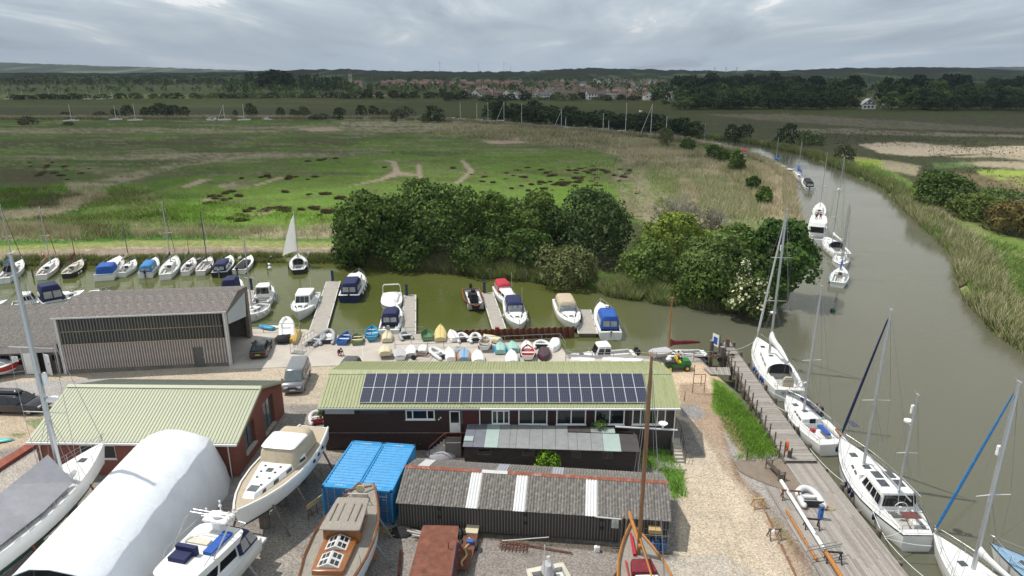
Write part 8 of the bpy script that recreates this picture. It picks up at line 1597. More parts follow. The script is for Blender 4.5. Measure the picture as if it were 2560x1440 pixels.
def person(label,loc,rz,J,top,legs,cap=None):
    T=thing('person',label,'person',loc,rz)
    vs=['pelvis','waist','chest','neck','head','crown','ls','le','lh','rs','re','rh','lk','lf','lt','rk','rf','rt','lhip','rhip']
    rad=dict(pelvis=0.15,waist=0.14,chest=0.17,neck=0.065,head=0.10,crown=0.075,ls=0.08,le=0.05,lh=0.035,rs=0.08,re=0.05,rh=0.035,lk=0.07,lf=0.05,lt=0.04,rk=0.07,rf=0.05,rt=0.04,lhip=0.1,rhip=0.1)
    E=[('pelvis','waist'),('waist','chest'),('chest','neck'),('neck','head'),('head','crown'),('chest','ls'),('ls','le'),('le','lh'),('chest','rs'),('rs','re'),('re','rh'),('pelvis','lhip'),('lhip','lk'),('lk','lf'),('lf','lt'),('pelvis','rhip'),('rhip','rk'),('rk','rf'),('rf','rt')]
    me=bpy.data.meshes.new('body'); me.from_pydata([J[v] for v in vs],[(vs.index(a),vs.index(b_)) for a,b_ in E],[]); o=put('body',me,T)
    sk=o.modifiers.new('skin','SKIN'); sk.use_smooth_shade=True
    for i,v in enumerate(vs): me.skin_vertices[0].data[i].radius=(rad[v],rad[v]); me.skin_vertices[0].data[i].use_root=(v=='pelvis')
    ss=o.modifiers.new('sub','SUBSURF'); ss.levels=1; ss.render_levels=1
    bpy.context.view_layer.update(); m2=bpy.data.meshes.new_from_object(o.evaluated_get(bpy.context.evaluated_depsgraph_get())); o.modifiers.clear(); o.data=m2
    m2.materials.clear()
    for m in (top,legs,'skin','hair_dark'): m2.materials.append(m_(m))
    cl={'pelvis':1,'lhip':1,'rhip':1,'lk':1,'rk':1,'lf':1,'rf':1,'lt':3,'rt':3,'waist':0,'chest':0,'ls':0,'rs':0,'le':0,'re':0,'lh':2,'rh':2,'neck':2,'head':2,'crown':3}
    for p in m2.polygons: 
        c_=p.center; v=min(vs,key=lambda q:(Vector(J[q])-c_).length); p.material_index=cl[v]; p.use_smooth=True
    for nm,sd_ in (('hand','lh'),('hand','rh')):
        h=Vector(J[sd_]); e=Vector(J[sd_[0]+'e']); d=(h-e).normalized(); s_=d.orthogonal().normalized(); g=MB(); g.ball(h+d*0.05,0.045,6,4,(1,1,0.7))
        for k in range(4): g.tube(h+d*0.07+s_*(0.03-0.02*k),h+d*(0.15-0.01*abs(k-1))+s_*(0.035-0.023*k)+Vector((0,0,-0.01)),0.011,0.008,4)
        g.tube(h+d*0.03+s_*0.03,h+d*0.08+s_*0.07,0.012,0.009,4); g.build(nm,'skin',T,smooth=True)
    hd_=Vector(J['head']); g=MB(); g.ball(hd_+Vector((0.0,0,0.05)),0.108,10,7,(1,0.9,1.0)); g.build('head','skin',T,smooth=True); 
    g=MB(); g.ball(hd_+Vector((-0.02,0,0.09)),0.112,10,7,(1,0.95,0.8)); g.build('hair',cap or 'hair_dark',T,smooth=True)
    fc=Vector(J['head'])-Vector(J['neck']); g=MB()
    for y in (-0.035,0.035): g.ball(hd_+Vector((0.095,y,0.06)),0.014,6,4)
    g.build('eyes','black_plastic',T); g=MB(); g.tube(hd_+Vector((0.09,0,0.05)),hd_+Vector((0.125,0,0.02)),0.012,0.016,5); g.build('nose','skin',T); g=MB(); g.box(hd_+Vector((0.1,0,-0.01)),(0.01,0.05,0.012)); g.build('mouth','cloth_red',T)
    for y in (-0.1,0.1): g=MB(); g.ball(hd_+Vector((0,y,0.05)),0.025,6,4,(0.8,0.4,1)); g.build('ear','skin',T)
    return T
STAND=dict(pelvis=(0,0,0.95),waist=(0,0,1.12),chest=(0,0,1.35),neck=(0.01,0,1.52),head=(0.03,0,1.62),crown=(0.03,0,1.74),ls=(0,0.2,1.42),le=(0.03,0.27,1.15),lh=(0.12,0.26,0.92),rs=(0,-0.2,1.42),re=(0.03,-0.27,1.15),rh=(0.12,-0.26,0.92),lhip=(0,0.1,0.9),lk=(0.02,0.11,0.5),lf=(0,0.12,0.07),lt=(0.14,0.13,0.04),rhip=(0,-0.1,0.9),rk=(0.02,-0.11,0.5),rf=(0,-0.12,0.07),rt=(0.14,-0.13,0.04))
CROUCH=dict(pelvis=(-0.12,0,0.32),waist=(-0.05,0,0.5),chest=(0.14,0,0.68),neck=(0.28,0,0.76),head=(0.38,0,0.78),crown=(0.46,0,0.86),ls=(0.16,0.2,0.70),le=(0.35,0.24,0.45),lh=(0.52,0.14,0.22),rs=(0.16,-0.2,0.70),re=(0.35,-0.24,0.45),rh=(0.52,-0.14,0.22),lhip=(-0.1,0.1,0.3),lk=(0.3,0.18,0.48),lf=(0.05,0.16,0.07),lt=(0.2,0.17,0.04),rhip=(-0.1,-0.1,0.3),rk=(0.28,-0.18,0.45),rf=(0.02,-0.16,0.07),rt=(0.17,-0.17,0.04))
BEND=dict(pelvis=(-0.12,0,0.85),waist=(0.0,0,1.0),chest=(0.22,0,1.12),neck=(0.38,0,1.15),head=(0.48,0,1.14),crown=(0.57,0,1.20),ls=(0.22,0.2,1.12),le=(0.35,0.24,0.85),lh=(0.52,0.16,0.68),rs=(0.22,-0.2,1.12),re=(0.35,-0.24,0.85),rh=(0.52,-0.16,0.68),lhip=(-0.1,0.1,0.82),lk=(0.08,0.13,0.46),lf=(-0.06,0.12,0.07),lt=(0.1,0.13,0.04),rhip=(-0.1,-0.1,0.82),rk=(-0.08,-0.13,0.45),rf=(-0.3,-0.12,0.07),rt=(-0.16,-0.13,0.04))
SIT=dict(pelvis=(0,0,0.1),waist=(0.0,0,0.27),chest=(0.02,0,0.5),neck=(0.04,0,0.67),head=(0.06,0,0.77),crown=(0.06,0,0.89),ls=(0.02,0.2,0.57),le=(0.15,0.26,0.33),lh=(0.38,0.18,0.35),rs=(0.02,-0.2,0.57),re=(0.15,-0.26,0.33),rh=(0.38,-0.18,0.35),lhip=(0.02,0.1,0.1),lk=(0.42,0.12,0.12),lf=(0.42,0.12,-0.25),lt=(0.55,0.13,-0.28),rhip=(0.02,-0.1,0.1),rk=(0.42,-0.12,0.12),rf=(0.42,-0.12,-0.25),rt=(0.55,-0.13,-0.28))
c=G(848,888,0.02); person('person in dark top crouching over something on the concrete',(c.x,c.y,0.02),R(-35),CROUCH,'cloth_dark','cloth_red')
lump('tool_bag','small grey bag on the concrete beside the crouching person','bag',G(856,890,0.02),0.25,0.18,0.12,'galv',6)
hx=R2.rotation_euler[2]; Q=lambda T,x,y,z:(T.location.x+x*cos(T.rotation_euler[2])-y*sin(T.rotation_euler[2]),T.location.y+x*sin(T.rotation_euler[2])+y*cos(T.rotation_euler[2]),T.location.z+z)
c=Q(R2,R2L*0.04,-1.25,1.05); person('person in grey top and dark trousers bending over the yacht coachroof',c,hx+R(80),BEND,'cloth_grey','cloth_dark')
cc=G(1692,915,0.3); person('person in pale top driving the green utility cart',(cc.x+0.1,cc.y+0.3,0.93),R(2),SIT,'timber_new','cloth_dark')
for k,(x,y,mt) in enumerate(((0.32,0.4,'cloth_dark'),(0.36,-0.3,'cloth_red'))):
    c=Q(FB,-FBL/2+FBL*x,y,3.78); person(('person in dark clothing','person in red clothing')[k]+' seated on the flybridge',(c[0],c[1],c[2]+0.3),FB.rotation_euler[2]+R(180),SIT,mt,'cloth_dark')
def line(label,pts,r=0.022,mat='white_cloth'):
    P=[Vector(p) for p in pts]; mb=MB(); out=[]
    for a,b_ in zip(P,P[1:]):
        for k in range(6): s=k/6; q=a.lerp(b_,s); q.z-=0.35*4*s*(1-s)*min(1,(b_-a).length/8); out.append(q-P[0])
    out.append(P[-1]-P[0]); mb.path(out,r,4); o=mb.build('mooring_line',mat,loc=P[0]); tag(o,label,'rope','mooring lines')
line('mooring line from the jetty head to the bow of the big cruising yacht',[G(1838,874,0.35),G(1888,852,0.4)])
line('mooring line from the big yacht stern quarter to a jetty pile',[G(1908,965,0.4),G(1972,1000,0.3)])
line('mooring line running along the jetty to the racing yacht',[G(1925,1003,0.4),G(1968,1030,0.2)])
line('long mooring line from the deck edge to the bow of the ketch motorsailer',[G(2020,1115,0.45),G(2110,1205,0.35)])
line('mooring line from the deck pile to the ketch stern',[G(2210,1342,0.4),G(2262,1325,0.3)])
line('mooring line crossing to the bow of the bottom right yacht',[G(2212,1344,0.4),G(2330,1365,0.0)]); line('mooring line running down the right side of the deck',[G(2212,1344,0.4),G(2320,1450,0.3)])
line('long mooring line beside the ketch hull from its midships',[G(2180,1270,0.6),G(2212,1342,0.45)])
c=Vector((18.8*1.0,100,0)); px_,py_=1601,279
u=(px_-1280)/FPX; v=(720-py_)/FPX; dd=Vector((u,_c+v*_s,-_s+v*_c))*150; T=thing('gull','white gull flying above the marsh','bird',(dd.x,dd.y,CH+dd.z),R(200))
mb=MB(); mb.ball((0,0,0),0.16,8,6,(1.7,0.7,0.7)); mb.ball((0.28,0,0.04),0.075,6,4); mb.tube((0.34,0,0.03),(0.42,0,0.02),0.02,0.005,4); mb.build('body','paint_white',T,smooth=True)
for sg in (1,-1): mb=MB(); mb.add([(0.12,sg*0.06,0.03),(-0.12,sg*0.06,0.03),(-0.05,sg*0.42,0.26),(0.12,sg*0.42,0.28),(-0.16,sg*0.85,0.16),(0.0,sg*0.1,0.06),(0.04,sg*0.42,0.31)],[(0,1,2,3),(3,2,4),(0,5,6,3),(5,1,2,6),(3,6,4)]); mb.build('wing','hyp_white',T)
mk('leaves',None,0.75,attr='tint',var=0.16,scale=0.35,trans=0.22,spec=0.2)
mk('bark',(0.115,0.095,0.075),0.9,var=0.3,scale=3)
mk('bark_pale',(0.34,0.31,0.27),0.9,var=0.2,scale=3)
def crown_data(blobs,n,leaf,colr,seed,vari=0.45,flowers=None):
    r=np.random.default_rng(seed); B_=np.array(blobs,float); area=(B_[:,3]*B_[:,4]+B_[:,3]*B_[:,5]+B_[:,4]*B_[:,5]); k=r.choice(len(B_),n,p=area/area.sum())
    d=r.normal(size=(n,3)); d/=np.linalg.norm(d,axis=1)[:,None]; d[:,2]=np.where(d[:,2]<-0.75,-d[:,2],d[:,2])
    lump=vnoise(d[:,0]*4.2+k*7.1,d[:,1]*4.2+d[:,2]*3.7,seed); rad=(1-0.42*r.uniform(0,1,n)**2)*(0.66+0.52*lump)
    c=B_[k,:3]+d*B_[k,3:]*rad[:,None]
    dep=np.ones(n)*9
    for j in range(len(B_)):
        q=np.linalg.norm((c-B_[j,:3])/B_[j,3:],axis=1); dep=np.where(j==k,dep,np.minimum(dep,q))
    keep=(dep>0.62)&(vnoise(c[:,0]*1.1/max(leaf,.1)*.45+k,c[:,1]*.45/max(leaf,.1)+c[:,2]*.5/max(leaf,.1),seed+9)>0.27); c,d,k,lump,rad=c[keep],d[keep],k[keep],lump[keep],rad[keep]; n=len(c)
    nm=d+r.normal(0,0.55,(n,3)); nm/=np.linalg.norm(nm,axis=1)[:,None]; t=np.cross(nm,r.normal(size=(n,3))); t/=np.linalg.norm(t,axis=1)[:,None]; b_=np.cross(nm,t); s=leaf*r.uniform(0.55,1.3,n)[:,None]
    v=np.stack([c-t*s*0.5,c+b_*s*0.42,c+t*s*0.5,c-b_*s*0.42],1)
    cl=vnoise(c[:,0]*0.45/leaf+3*k,c[:,1]*0.45/leaf+c[:,2]*0.4/leaf,seed+3); col_=np.array(colr)[None,:]*(1-vari/2+vari*1.1*cl[:,None])*r.uniform(0.8,1.2,(n,1)); col_[:,0]*=1+0.12*(cl-0.6)
    if flowers is not None: f=(r.uniform(0,1,n)<flowers[1])&(rad>0.8)&(d[:,2]>-0.1); col_[f]=flowers[0]
    return v.reshape(-1,3),np.arange(n*4).reshape(-1,4),np.repeat(col_,4,axis=0)
def blobset(h,r,seed,z0=0.12,nb=11,flat=1.0):
    q=random.Random(seed); out=[(0,0,h*0.47,r*0.74,r*0.74,h*0.47)]
    for k in range(nb):
        a=2*pi*k/nb+q.uniform(-0.3,0.3); f=q.uniform(0.42,0.68); zz=h*(z0*0.5+(0.16+0.5*((k*0.618)%1))+q.uniform(-.04,.04)); rr=r*q.uniform(0.34,0.48)*(1.15-0.4*zz/h); out.append((r*f*cos(a),r*f*sin(a),zz,rr,rr,rr*q.uniform(0.7,0.95)*flat))
    for k in range(3): out.append((r*q.uniform(-0.3,0.3),r*q.uniform(-0.3,0.3),h*q.uniform(0.78,0.87),r*0.36,r*0.36,h*0.13))
    return out
def trunk_mb(h,r,seed,rad=None,n=5):
    q=random.Random(seed); rad=rad or max(0.08,h*0.022); mb=MB(); mb.path([(0,0,-0.3),(0.02*h*q.uniform(-1,1),0.02*h,h*0.3),(0,0,h*0.72)],[rad*1.3,rad,rad*0.35],7)
    for k in range(n): a=2*pi*k/n+q.uniform(-.4,.4); z0=h*q.uniform(0.2,0.45); mb.path([(0,0,z0),(r*0.35*cos(a),r*0.35*sin(a),z0+h*0.14),(r*0.7*cos(a),r*0.7*sin(a),z0+h*0.26)],[rad*0.55,rad*0.35,rad*0.12],5)
    return mb
def near_tree(name,label,px,base,top,wpx,colr,n,leaf,seed,z0=0.1,cat='tree',flowers=None,grp=None,vari=0.55,zg=-0.9):
    c=G(px,base,zg); D=c.y*_c+(CH+0.9)*_s; h=(zat(c.x,c.y+0.0,top)-zg)*1.03; r=wpx/2*D/FPX*1.08
    T=thing(name,label,cat,(c.x,c.y,zg),seed*0.7,grp); v,f,t_=crown_data(blobset(h,r,seed,z0),n,leaf,colr,seed,vari,flowers); put('crown',np_mesh('crown',v,f,'leaves',t_),T); trunk_mb(h,r,seed).build('trunk','bark',T,smooth=True); return T
CG='trees of the riverside clump'
DG_=(0.074,0.124,0.024); MG=(0.100,0.158,0.030); LG=(0.175,0.235,0.035); GG=(0.145,0.165,0.06)
for a in [('oak_tree','broad dark oak at the left end of the waterside clump',918,652,478,190,DG_,11000,0.55,1),('oak_tree','tall dark oak second from left in the waterside clump',1080,645,447,235,DG_,13000,0.55,2),
  ('tree','lighter leafy tree between the two dark oaks and the bare branches',1240,632,478,170,MG,8000,0.55,3),('oak_tree','large dark oak with dense blackish crown in mid clump',1468,648,468,215,(0.060,0.100,0.028),13000,0.5,4),
  ('tree','mid green tree behind the left oak, slightly lower',1000,632,500,170,MG,7000,0.55,5),('tree','mid green tree filling the canopy between bare branches and the big oak',1345,640,474,150,(0.10,0.15,0.028),7000,0.52,19),('bush','grey-green round bush at the water under the big oak',1415,704,618,160,GG,6000,0.42,6),('bush','dark bush between waterside reeds and the middle oak',1318,676,572,130,DG_,5000,0.45,7),
  ('tree','bright yellow-green tree right of the gap in the clump',1690,668,532,185,LG,9500,0.48,8),('bush','fresh green low tree leaning over the reeds left of the gap side',1618,716,598,160,(0.135,0.20,0.045),7000,0.45,9),
  ('tree','mottled green tree in front of the dark right oak',1795,745,578,210,(0.12,0.175,0.045),11000,0.48,10),('oak_tree','dark spreading oak at the right tip overhanging the river',1938,742,545,180,(0.072,0.135,0.027),12000,0.52,11),
  ('bush','mid green bush at the waterline below the mottled tree',1760,758,650,150,MG,5500,0.42,13),('bush','low dark bush at the left foot of the clump near the bank path',880,660,590,90,DG_,3500,0.45,14),('bush','dark undergrowth bush beneath the second oak',1190,672,590,150,DG_,4500,0.45,15),('bush','dark undergrowth bush left of centre under the oaks',1020,662,585,150,DG_,4500,0.45,16),
  ('bush','green shrub on the far side of the clump by the river',1850,628,562,110,MG,4000,0.5,17),('bush','dark waterside shrub at the foot of the right oak',1880,770,676,120,DG_,4500,0.42,18)]:
    near_tree(*a,grp=CG)
near_tree('elder_bush','elder bush dotted with cream white blossom at the right tip',1868,790,690,120,(0.09,0.13,0.035),5000,0.42,12,flowers=((0.80,0.76,0.50),0.24),grp=CG)
near_tree('elder_bush','small cream-flowering sprig higher in the dark right oak',1850,783,650,55,(0.07,0.11,0.03),1500,0.36,22,flowers=((0.75,0.72,0.50),0.35),grp=CG)
near_tree('shrub','bright yellow-green shrub growing against the patched shed front',1369,1176,1120,80,(0.19,0.34,0.025),2600,0.17,30,cat='shrub',zg=0); near_tree('shrub','small leafy climber on the dark shed roof by the window',1500,1074,1052,40,(0.13,0.2,0.05),500,0.14,31,cat='shrub',zg=2.2)
near_tree('shrub','small green shrub at the left corner of the brown building',805,1046,1022,26,(0.08,0.16,0.03),500,0.14,32,cat='shrub',zg=0)
for i,a in enumerate([('big dark rounded bush on the right bank, largest of four',2350,522,428,135,DG_,6500,0.6),('olive yellow-green bush in the middle of the right bank group',2428,548,482,110,(0.12,0.16,0.035),5000,0.5),('pale green bush behind the right bank group',2490,520,470,110,(0.14,0.20,0.06),4500,0.5),('russet brown bush at the right edge of the bank group',2520,582,502,130,(0.155,0.125,0.04),5500,0.5)]): near_tree('bush',a[0],a[1],a[2],a[3],a[4],a[5],a[6],a[7],50+i,cat='bush',grp='bushes on the right bank')
for i,a in enumerate([(1665,365,318,42,GG),(1718,378,345,40,DG_),(1785,400,360,54,DG_),(1812,404,374,46,DG_),(1838,430,372,46,MG),(1880,476,440,36,DG_),(1908,512,466,44,MG),(1848,425,395,30,DG_)]):
    near_tree('bush',words[i]+' dark bush from the left, rising from the tan reeds by the river',a[0],a[1],a[2],a[3],a[4],2000,0.6,60+i,cat='bush',grp='bushes in the reeds')
def bare_tree(label,px,base,top,wpx,seed,n=1):
    c=G(px,base,-0.9); h=zat(c.x,c.y,top)+0.9; T=thing('bare_tree',label,'tree',(c.x,c.y,-0.9),0,CG); q=random.Random(seed); mb=MB()
    def grow(p,d,l,r,k):
        e=p+d*l; mb.tube(p,e,r,r*0.7,4,False)
        if k<=0: return
        for _ in range(3 if k>1 else 4):
            nd=(d+Vector((q.uniform(-1,1),q.uniform(-1,1),q.uniform(-0.25,0.6)))*0.62).normalized(); grow(p+d*l*q.uniform(0.45,1.0),nd,l*q.uniform(0.5,0.78),r*0.6,k-1)
    for s in range(3): grow(Vector((q.uniform(-1,1)*0.6,q.uniform(-.5,.5),0)),Vector((q.uniform(-.5,.5),q.uniform(-.4,.4),1)).normalized(),h*0.42,0.15,5)
    mb.build('trunk','bark_pale',T)
    D=c.y*_c+30*_s; r_=wpx/2*D/FPX; v,f,t_=crown_data(blobset(h*0.9,r_,seed,0.1),800,0.35,(0.22,0.21,0.13),seed); put('crown',np_mesh('crown',v,f,'leaves',t_),T)
bare_tree('bare pale-branched tree in the gap right of the dark oak',1655,606,478,90,1); bare_tree('dead grey tree with pale branches behind the bright tree',1722,600,490,90,2); bare_tree('grey leafless tree farther right behind the clump',1775,610,508,70,3); bare_tree('bare branches showing between green crowns mid clump',1330,610,470,60,4)
def proto(name,n,leaf,colr,seed,kind='round'):
    if kind=='poplar': bl=[(0,0,0.52,0.13,0.13,0.48),(0.03,0,0.35,0.15,0.14,0.3),(-0.02,0.02,0.62,0.11,0.12,0.3)]
    elif kind=='pine': bl=[(0,0,0.78,0.36,0.36,0.2),(0.2,0.1,0.68,0.26,0.26,0.14),(-0.2,-0.1,0.7,0.27,0.26,0.15),(0.05,-0.2,0.6,0.22,0.22,0.12)]
    elif kind=='bush': bl=[(x,y,z,a,b_,c) for x,y,z,a,b_,c in blobset(1.0,0.9,seed,0.02,7,0.9)]
    else: bl=blobset(1.0,0.5,seed,0.05,7)
    v,f,t_=crown_data(bl,n,leaf,colr,seed,0.5); return np_mesh(name,v,f,'leaves',t_)
def trunkp(r=0.02): return trunk_mb(1.0,0.45,3,0.03,3).mesh('trunk','bark')
TRK=trunkp()
FDK=(0.040,0.062,0.022); FMD=(0.055,0.085,0.028); FLT=(0.115,0.165,0.05); FGY=(0.075,0.085,0.04)
PR={'dark':[proto('crown',1100,0.10,FDK,s) for s in (1,2)],'mid':[proto('crown',1100,0.10,FMD,s) for s in (3,4)],'light':[proto('crown',1100,0.10,FLT,s) for s in (5,6)],'pine':[proto('crown',900,0.09,(0.026,0.042,0.020),s,'pine') for s in (7,8)],'poplar':[proto('crown',700,0.055,(0.042,0.068,0.024),s,'poplar') for s in (9,10)],'bush':[proto('crown',900,0.13,FDK,s,'bush') for s in (11,12)],'lbush':[proto('crown',900,0.13,FLT,s,'bush') for s in (13,)],'gbush':[proto('crown',900,0.13,FGY,s,'bush') for s in (14,)]}
cnt=[0]; rT=random.Random(77)
def far_tree(kind,px,base,top,wpx,label,grp,cat='tree',name='tree'):
    c=G(px,base,-0.85); h=(zat(c.x,c.y,top)+0.85)*1.03; D=c.y*_c+30*_s; w=wpx*D/FPX; label=label.replace('leafy tree',{'mid':'mid green leafy tree','light':'pale green leafy tree','dark':'dark leafy tree'}.get(kind,'leafy tree')).replace('garden tree',{'mid':'mid green garden tree','light':'pale garden tree','dark':'dark garden tree'}.get(kind,'garden tree')); w0={'bush':1.5,'lbush':1.5,'gbush':1.5,'pine':0.85,'poplar':0.3}.get(kind,0.8); s=w/w0
    if kind=='pine': s=max(s,h*0.8)
    cnt[0]+=1; T=thing(name,label,cat,(c.x,c.y,-0.9),rT.uniform(0,6.28),grp); o=put('crown',PR[kind][cnt[0]%len(PR[kind])],T); o.scale=(s,s,h)
    if kind not in ('bush','lbush','gbush'): t_=put('trunk',TRK,T); t_.scale=(min(s,h*0.7),min(s,h*0.7),h*0.9)
    return T
for i,(px,b,t_,w,k) in enumerate([(70,311,291,46,'gbush'),(172,313,303,28,'gbush'),(165,286,279,26,'bush'),(250,289,278,34,'gbush'),(287,289,272,20,'bush'),(321,289,262,34,'bush'),(362,289,266,22,'bush'),(384,289,264,30,'bush'),(410,290,256,50,'bush'),(433,289,262,40,'bush'),(462,289,265,30,'bush'),(588,289,275,14,'bush'),(628,289,257,34,'bush'),(701,290,268,24,'bush'),(735,291,272,22,'bush'),(760,290,266,34,'gbush'),(800,299,284,54,'gbush'),(845,299,270,26,'bush'),(850,286,268,30,'gbush'),(905,288,262,30,'bush'),(935,288,263,32,'bush'),(960,290,272,26,'gbush'),(1008,297,267,60,'gbush'),(985,305,288,18,'gbush'),(1086,304,262,52,'bush'),(1064,306,288,24,'gbush'),(1830,352,308,40,'bush'),(1858,352,310,44,'bush'),(1965,366,306,62,'bush'),(2012,362,326,46,'lbush'),(2108,404,362,52,'gbush'),(2040,362,335,40,'lbush')]):
    far_tree(k,px,b,t_,w,'%s bush %s on the open marsh, %s'%('dark' if k=='bush' else ('pale green' if k=='lbush' else 'greyish'),('standing alone','in a loose row')[i%2],('far left','left','left of centre','centre','right of centre','right','far right')[min(6,px*7//2560)]),'bushes on the open marsh','bush','bush')
for i,px in enumerate(range(1232,1760,24)):
    b=300+(px-1232)*0.083; far_tree('dark' if i%3 else 'mid',px+rT.uniform(-6,6),b,b-38-rT.uniform(0,12)-(6 if px<1400 else 0),rT.uniform(46,64),'dark willow in the belt behind the upper river yachts','willow belt behind the upper river')
x=40
while x<860:                                          # hedge line across the left marsh
    w=rT.uniform(22,48); far_tree(rT.choice(['bush','bush','gbush','lbush']) if x>330 else 'bush',x,249-0.006*x,239-0.008*x-rT.uniform(0,5),w,'bush in the dark hedge line along the distant left channel','distant hedge line','bush','bush'); x+=w*(0.62 if (x<190 or x>480) else 1.1)
for px,b,t_,w,k in [(690,222,174,80,'dark'),(660,222,182,40,'dark'),(720,222,183,46,'dark')]: far_tree(k,px,b,t_,w,'great dark round tree crown rising over the left woods','great dark trees on the left skyline')
for px in [621,628,636,650]+list(range(752,860,9)): far_tree('poplar',px+rT.uniform(-2,2),230 if px>700 else 216,186-rT.uniform(-6,4) if px>700 else 180,rT.uniform(9,13),'slim dark poplar in the row left of the church tower','poplar row left of the church')
for px in range(1690,2010,17): far_tree('pine',px+rT.uniform(-5,5),246,190-rT.uniform(-7,9),rT.uniform(34,50),'tall blackish pine in the skyline belt right of town','pine belt right of town')
for px in (2030,2110,2130,2250,2290,2380,2400,2360,2500,2540): far_tree('pine',px,258,198-rT.uniform(-6,12),rT.uniform(44,66),'tall dark pine above the woods on the right','pines over the right-hand woods')
for row,(b,h0,h1,step) in enumerate([(272,26,50,26),(264,36,58,34),(254,38,56,40)]):
    px=1700+row*9
    while px<2600:
        if not(2130<px<2208 and b>250): far_tree(rT.choice(['mid','dark','mid','light'] if row<2 else ['dark','mid']),px,b+rT.uniform(-2,2)+(2 if px>2200 else 0),b-(h0 if px<1850 else h1*0.8)-rT.uniform(0,h1*0.3),rT.uniform(36,62),'leafy tree in the dense wood edge on the right','wood edge on the right')
        px+=step*rT.uniform(0.7,1.3)
for px in range(860,1720,30): far_tree(rT.choice(['mid','dark','light','dark']),px+rT.uniform(-8,8),247 if px<1120 else 250+rT.uniform(-2,4),226+rT.uniform(-6,9)+(8 if px>1180 else 0),rT.uniform(22,42),'garden tree along the near edge of the town','trees at the town edge')
def woods(name,spec,seed,leafn=46):
    r=random.Random(seed); rn=np.random.default_rng(seed); pv=[];pt_=[]
    base=[crown_data(blobset(1.0,0.55,s,0.02,5),leafn,0.26,(1,1,1),s,0.5) for s in range(4)]
    for (x0,x1,b0,b1,n,h0,h1,cols) in spec:
        for _ in range(n):
            px=r.uniform(x0,x1); b=b0+(b1-b0)*r.random()**0.8
            if 2135<px<2205 and b>240: continue
            c=G(px,b,-0.9); h=r.uniform(h0,h1); w=h*r.uniform(0.8,1.3); v,f,t_=base[r.randrange(4)]; a=r.uniform(0,6.28); R_=np.array([[cos(a),-sin(a),0],[sin(a),cos(a),0],[0,0,1]])
            pv.append((v@R_.T)*np.array([w,w,h])+np.array([c.x,c.y,-0.9])); cc=np.array(cols[r.randrange(len(cols))])*r.uniform(0.8,1.2); pt_.append(t_*cc)
    V_=np.concatenate(pv); o=put(name,np_mesh(name,V_,np.arange(len(V_)).reshape(-1,4),'leaves',np.concatenate(pt_))); o['kind']='stuff'; return o
woods('distant_woods',[(-300,860,193,202,900,10,18,[FDK,FDK,FMD]),(-300,860,200,214,600,8,15,[FDK,FMD,FLT,FGY]),(-300,700,214,232,200,4,8,[FMD,FGY,FLT]),(560,900,208,236,160,8,15,[FDK,FMD,FLT]),(870,1700,190,206,330,9,15,[FDK,FMD,FLT]),(900,1700,206,238,300,6,12,[FDK,FMD,FLT]),(1640,2900,190,212,420,9,16,[FDK,FMD,FLT]),(1640,2900,212,262,430,10,17,[FDK,FMD,FMD,FLT]),(1690,1860,258,270,60,7,11,[FGY,FMD])],5)
def ridge(name,prof,D,depth,colr,seed,rough,lab=None):
    xs=np.arange(prof[0][0],prof[-1][0]+1,6.0); tops=np.interp(xs,[p[0] for p in prof],[p[1] for p in prof]); V_=[];T_=[];n=len(xs); rows=[(-depth,0,0),(-depth*0.7,0.3,0),(-depth*0.45,0.58,1),(-depth*0.2,0.84,1),(0,1,1),(depth*0.4,0.6,1),(depth,0,0)]
    for off,f,j in rows:
        y=np.full(n,D+off); X=(xs-1280)/FPX*(D*_c+30*_s); z=np.array([zat(a,D,t_) for a,t_ in zip(X,tops)]); z=np.maximum(z,2.0)*f+(fbm(xs*0.11,np.full(n,off*0.01+seed),seed,4)-0.5)*rough*2*j*(1.4 if off==0 else 1)+(0 if f else -6)
        V_.append(np.stack([X,y,z],-1)); m=fbm(xs*0.02,np.full(n,off*0.004),seed+2,4)[:,None]; T_.append(np.where(m>0.64,np.array(colr)*2.2+np.array([0.02,0.03,0.01]),np.array(colr)*(0.7+0.6*m)))
    V_=np.concatenate(V_); i=np.arange(len(rows)*n).reshape(len(rows),n); F_=np.stack([i[:-1,:-1],i[:-1,1:],i[1:,1:],i[1:,:-1]],-1).reshape(-1,4); o=put(name,np_mesh(name,V_,F_,'hill_cover',np.concatenate(T_))); o['kind']='structure'; return o
mk('hill_cover',None,0.95,attr='tint',var=0.2,scale=0.02,spec=0.05,bump=3.0,bscale=0.06)
ridge('far_hill',[(-700,150),(-200,152),(0,155),(100,159),(230,164),(380,168),(520,173),(640,177),(760,180)],8200,1400,(0.042,0.055,0.034),3,6)
ridge('far_hill_right',[(2330,182),(2430,170),(2500,167),(2700,166),(3300,168)],8200,1200,(0.035,0.05,0.032),4,5)
ridge('wooded_hill',[(-700,185),(0,182),(300,184),(560,180),(700,178),(760,174),(860,173),(960,177),(1120,179),(1260,179),(1330,178),(1400,173),(1480,170),(1600,173),(1720,176),(1800,178),(1900,175),(1960,177),(2050,172),(2150,170),(2260,168),(2400,169),(2480,173),(2560,178),(3300,180)],4200,900,(0.024,0.034,0.020),5,5)
ridge('low_wooded_rise',[(-700,190),(0,188),(300,191),(520,190),(700,186),(900,186),(1100,190),(1400,190),(1700,186),(1900,183),(2300,184),(2600,186),(3300,186)],2700,500,(0.030,0.044,0.022),6,4)
mk('wall_brick_far',(0.34,0.23,0.18),0.9,var=0.2,scale=0.3); mk('wall_cream',(0.55,0.50,0.42),0.9,var=0.1,scale=0.3); mk('wall_white',(0.74,0.72,0.68),0.9,var=0.08,scale=0.3)
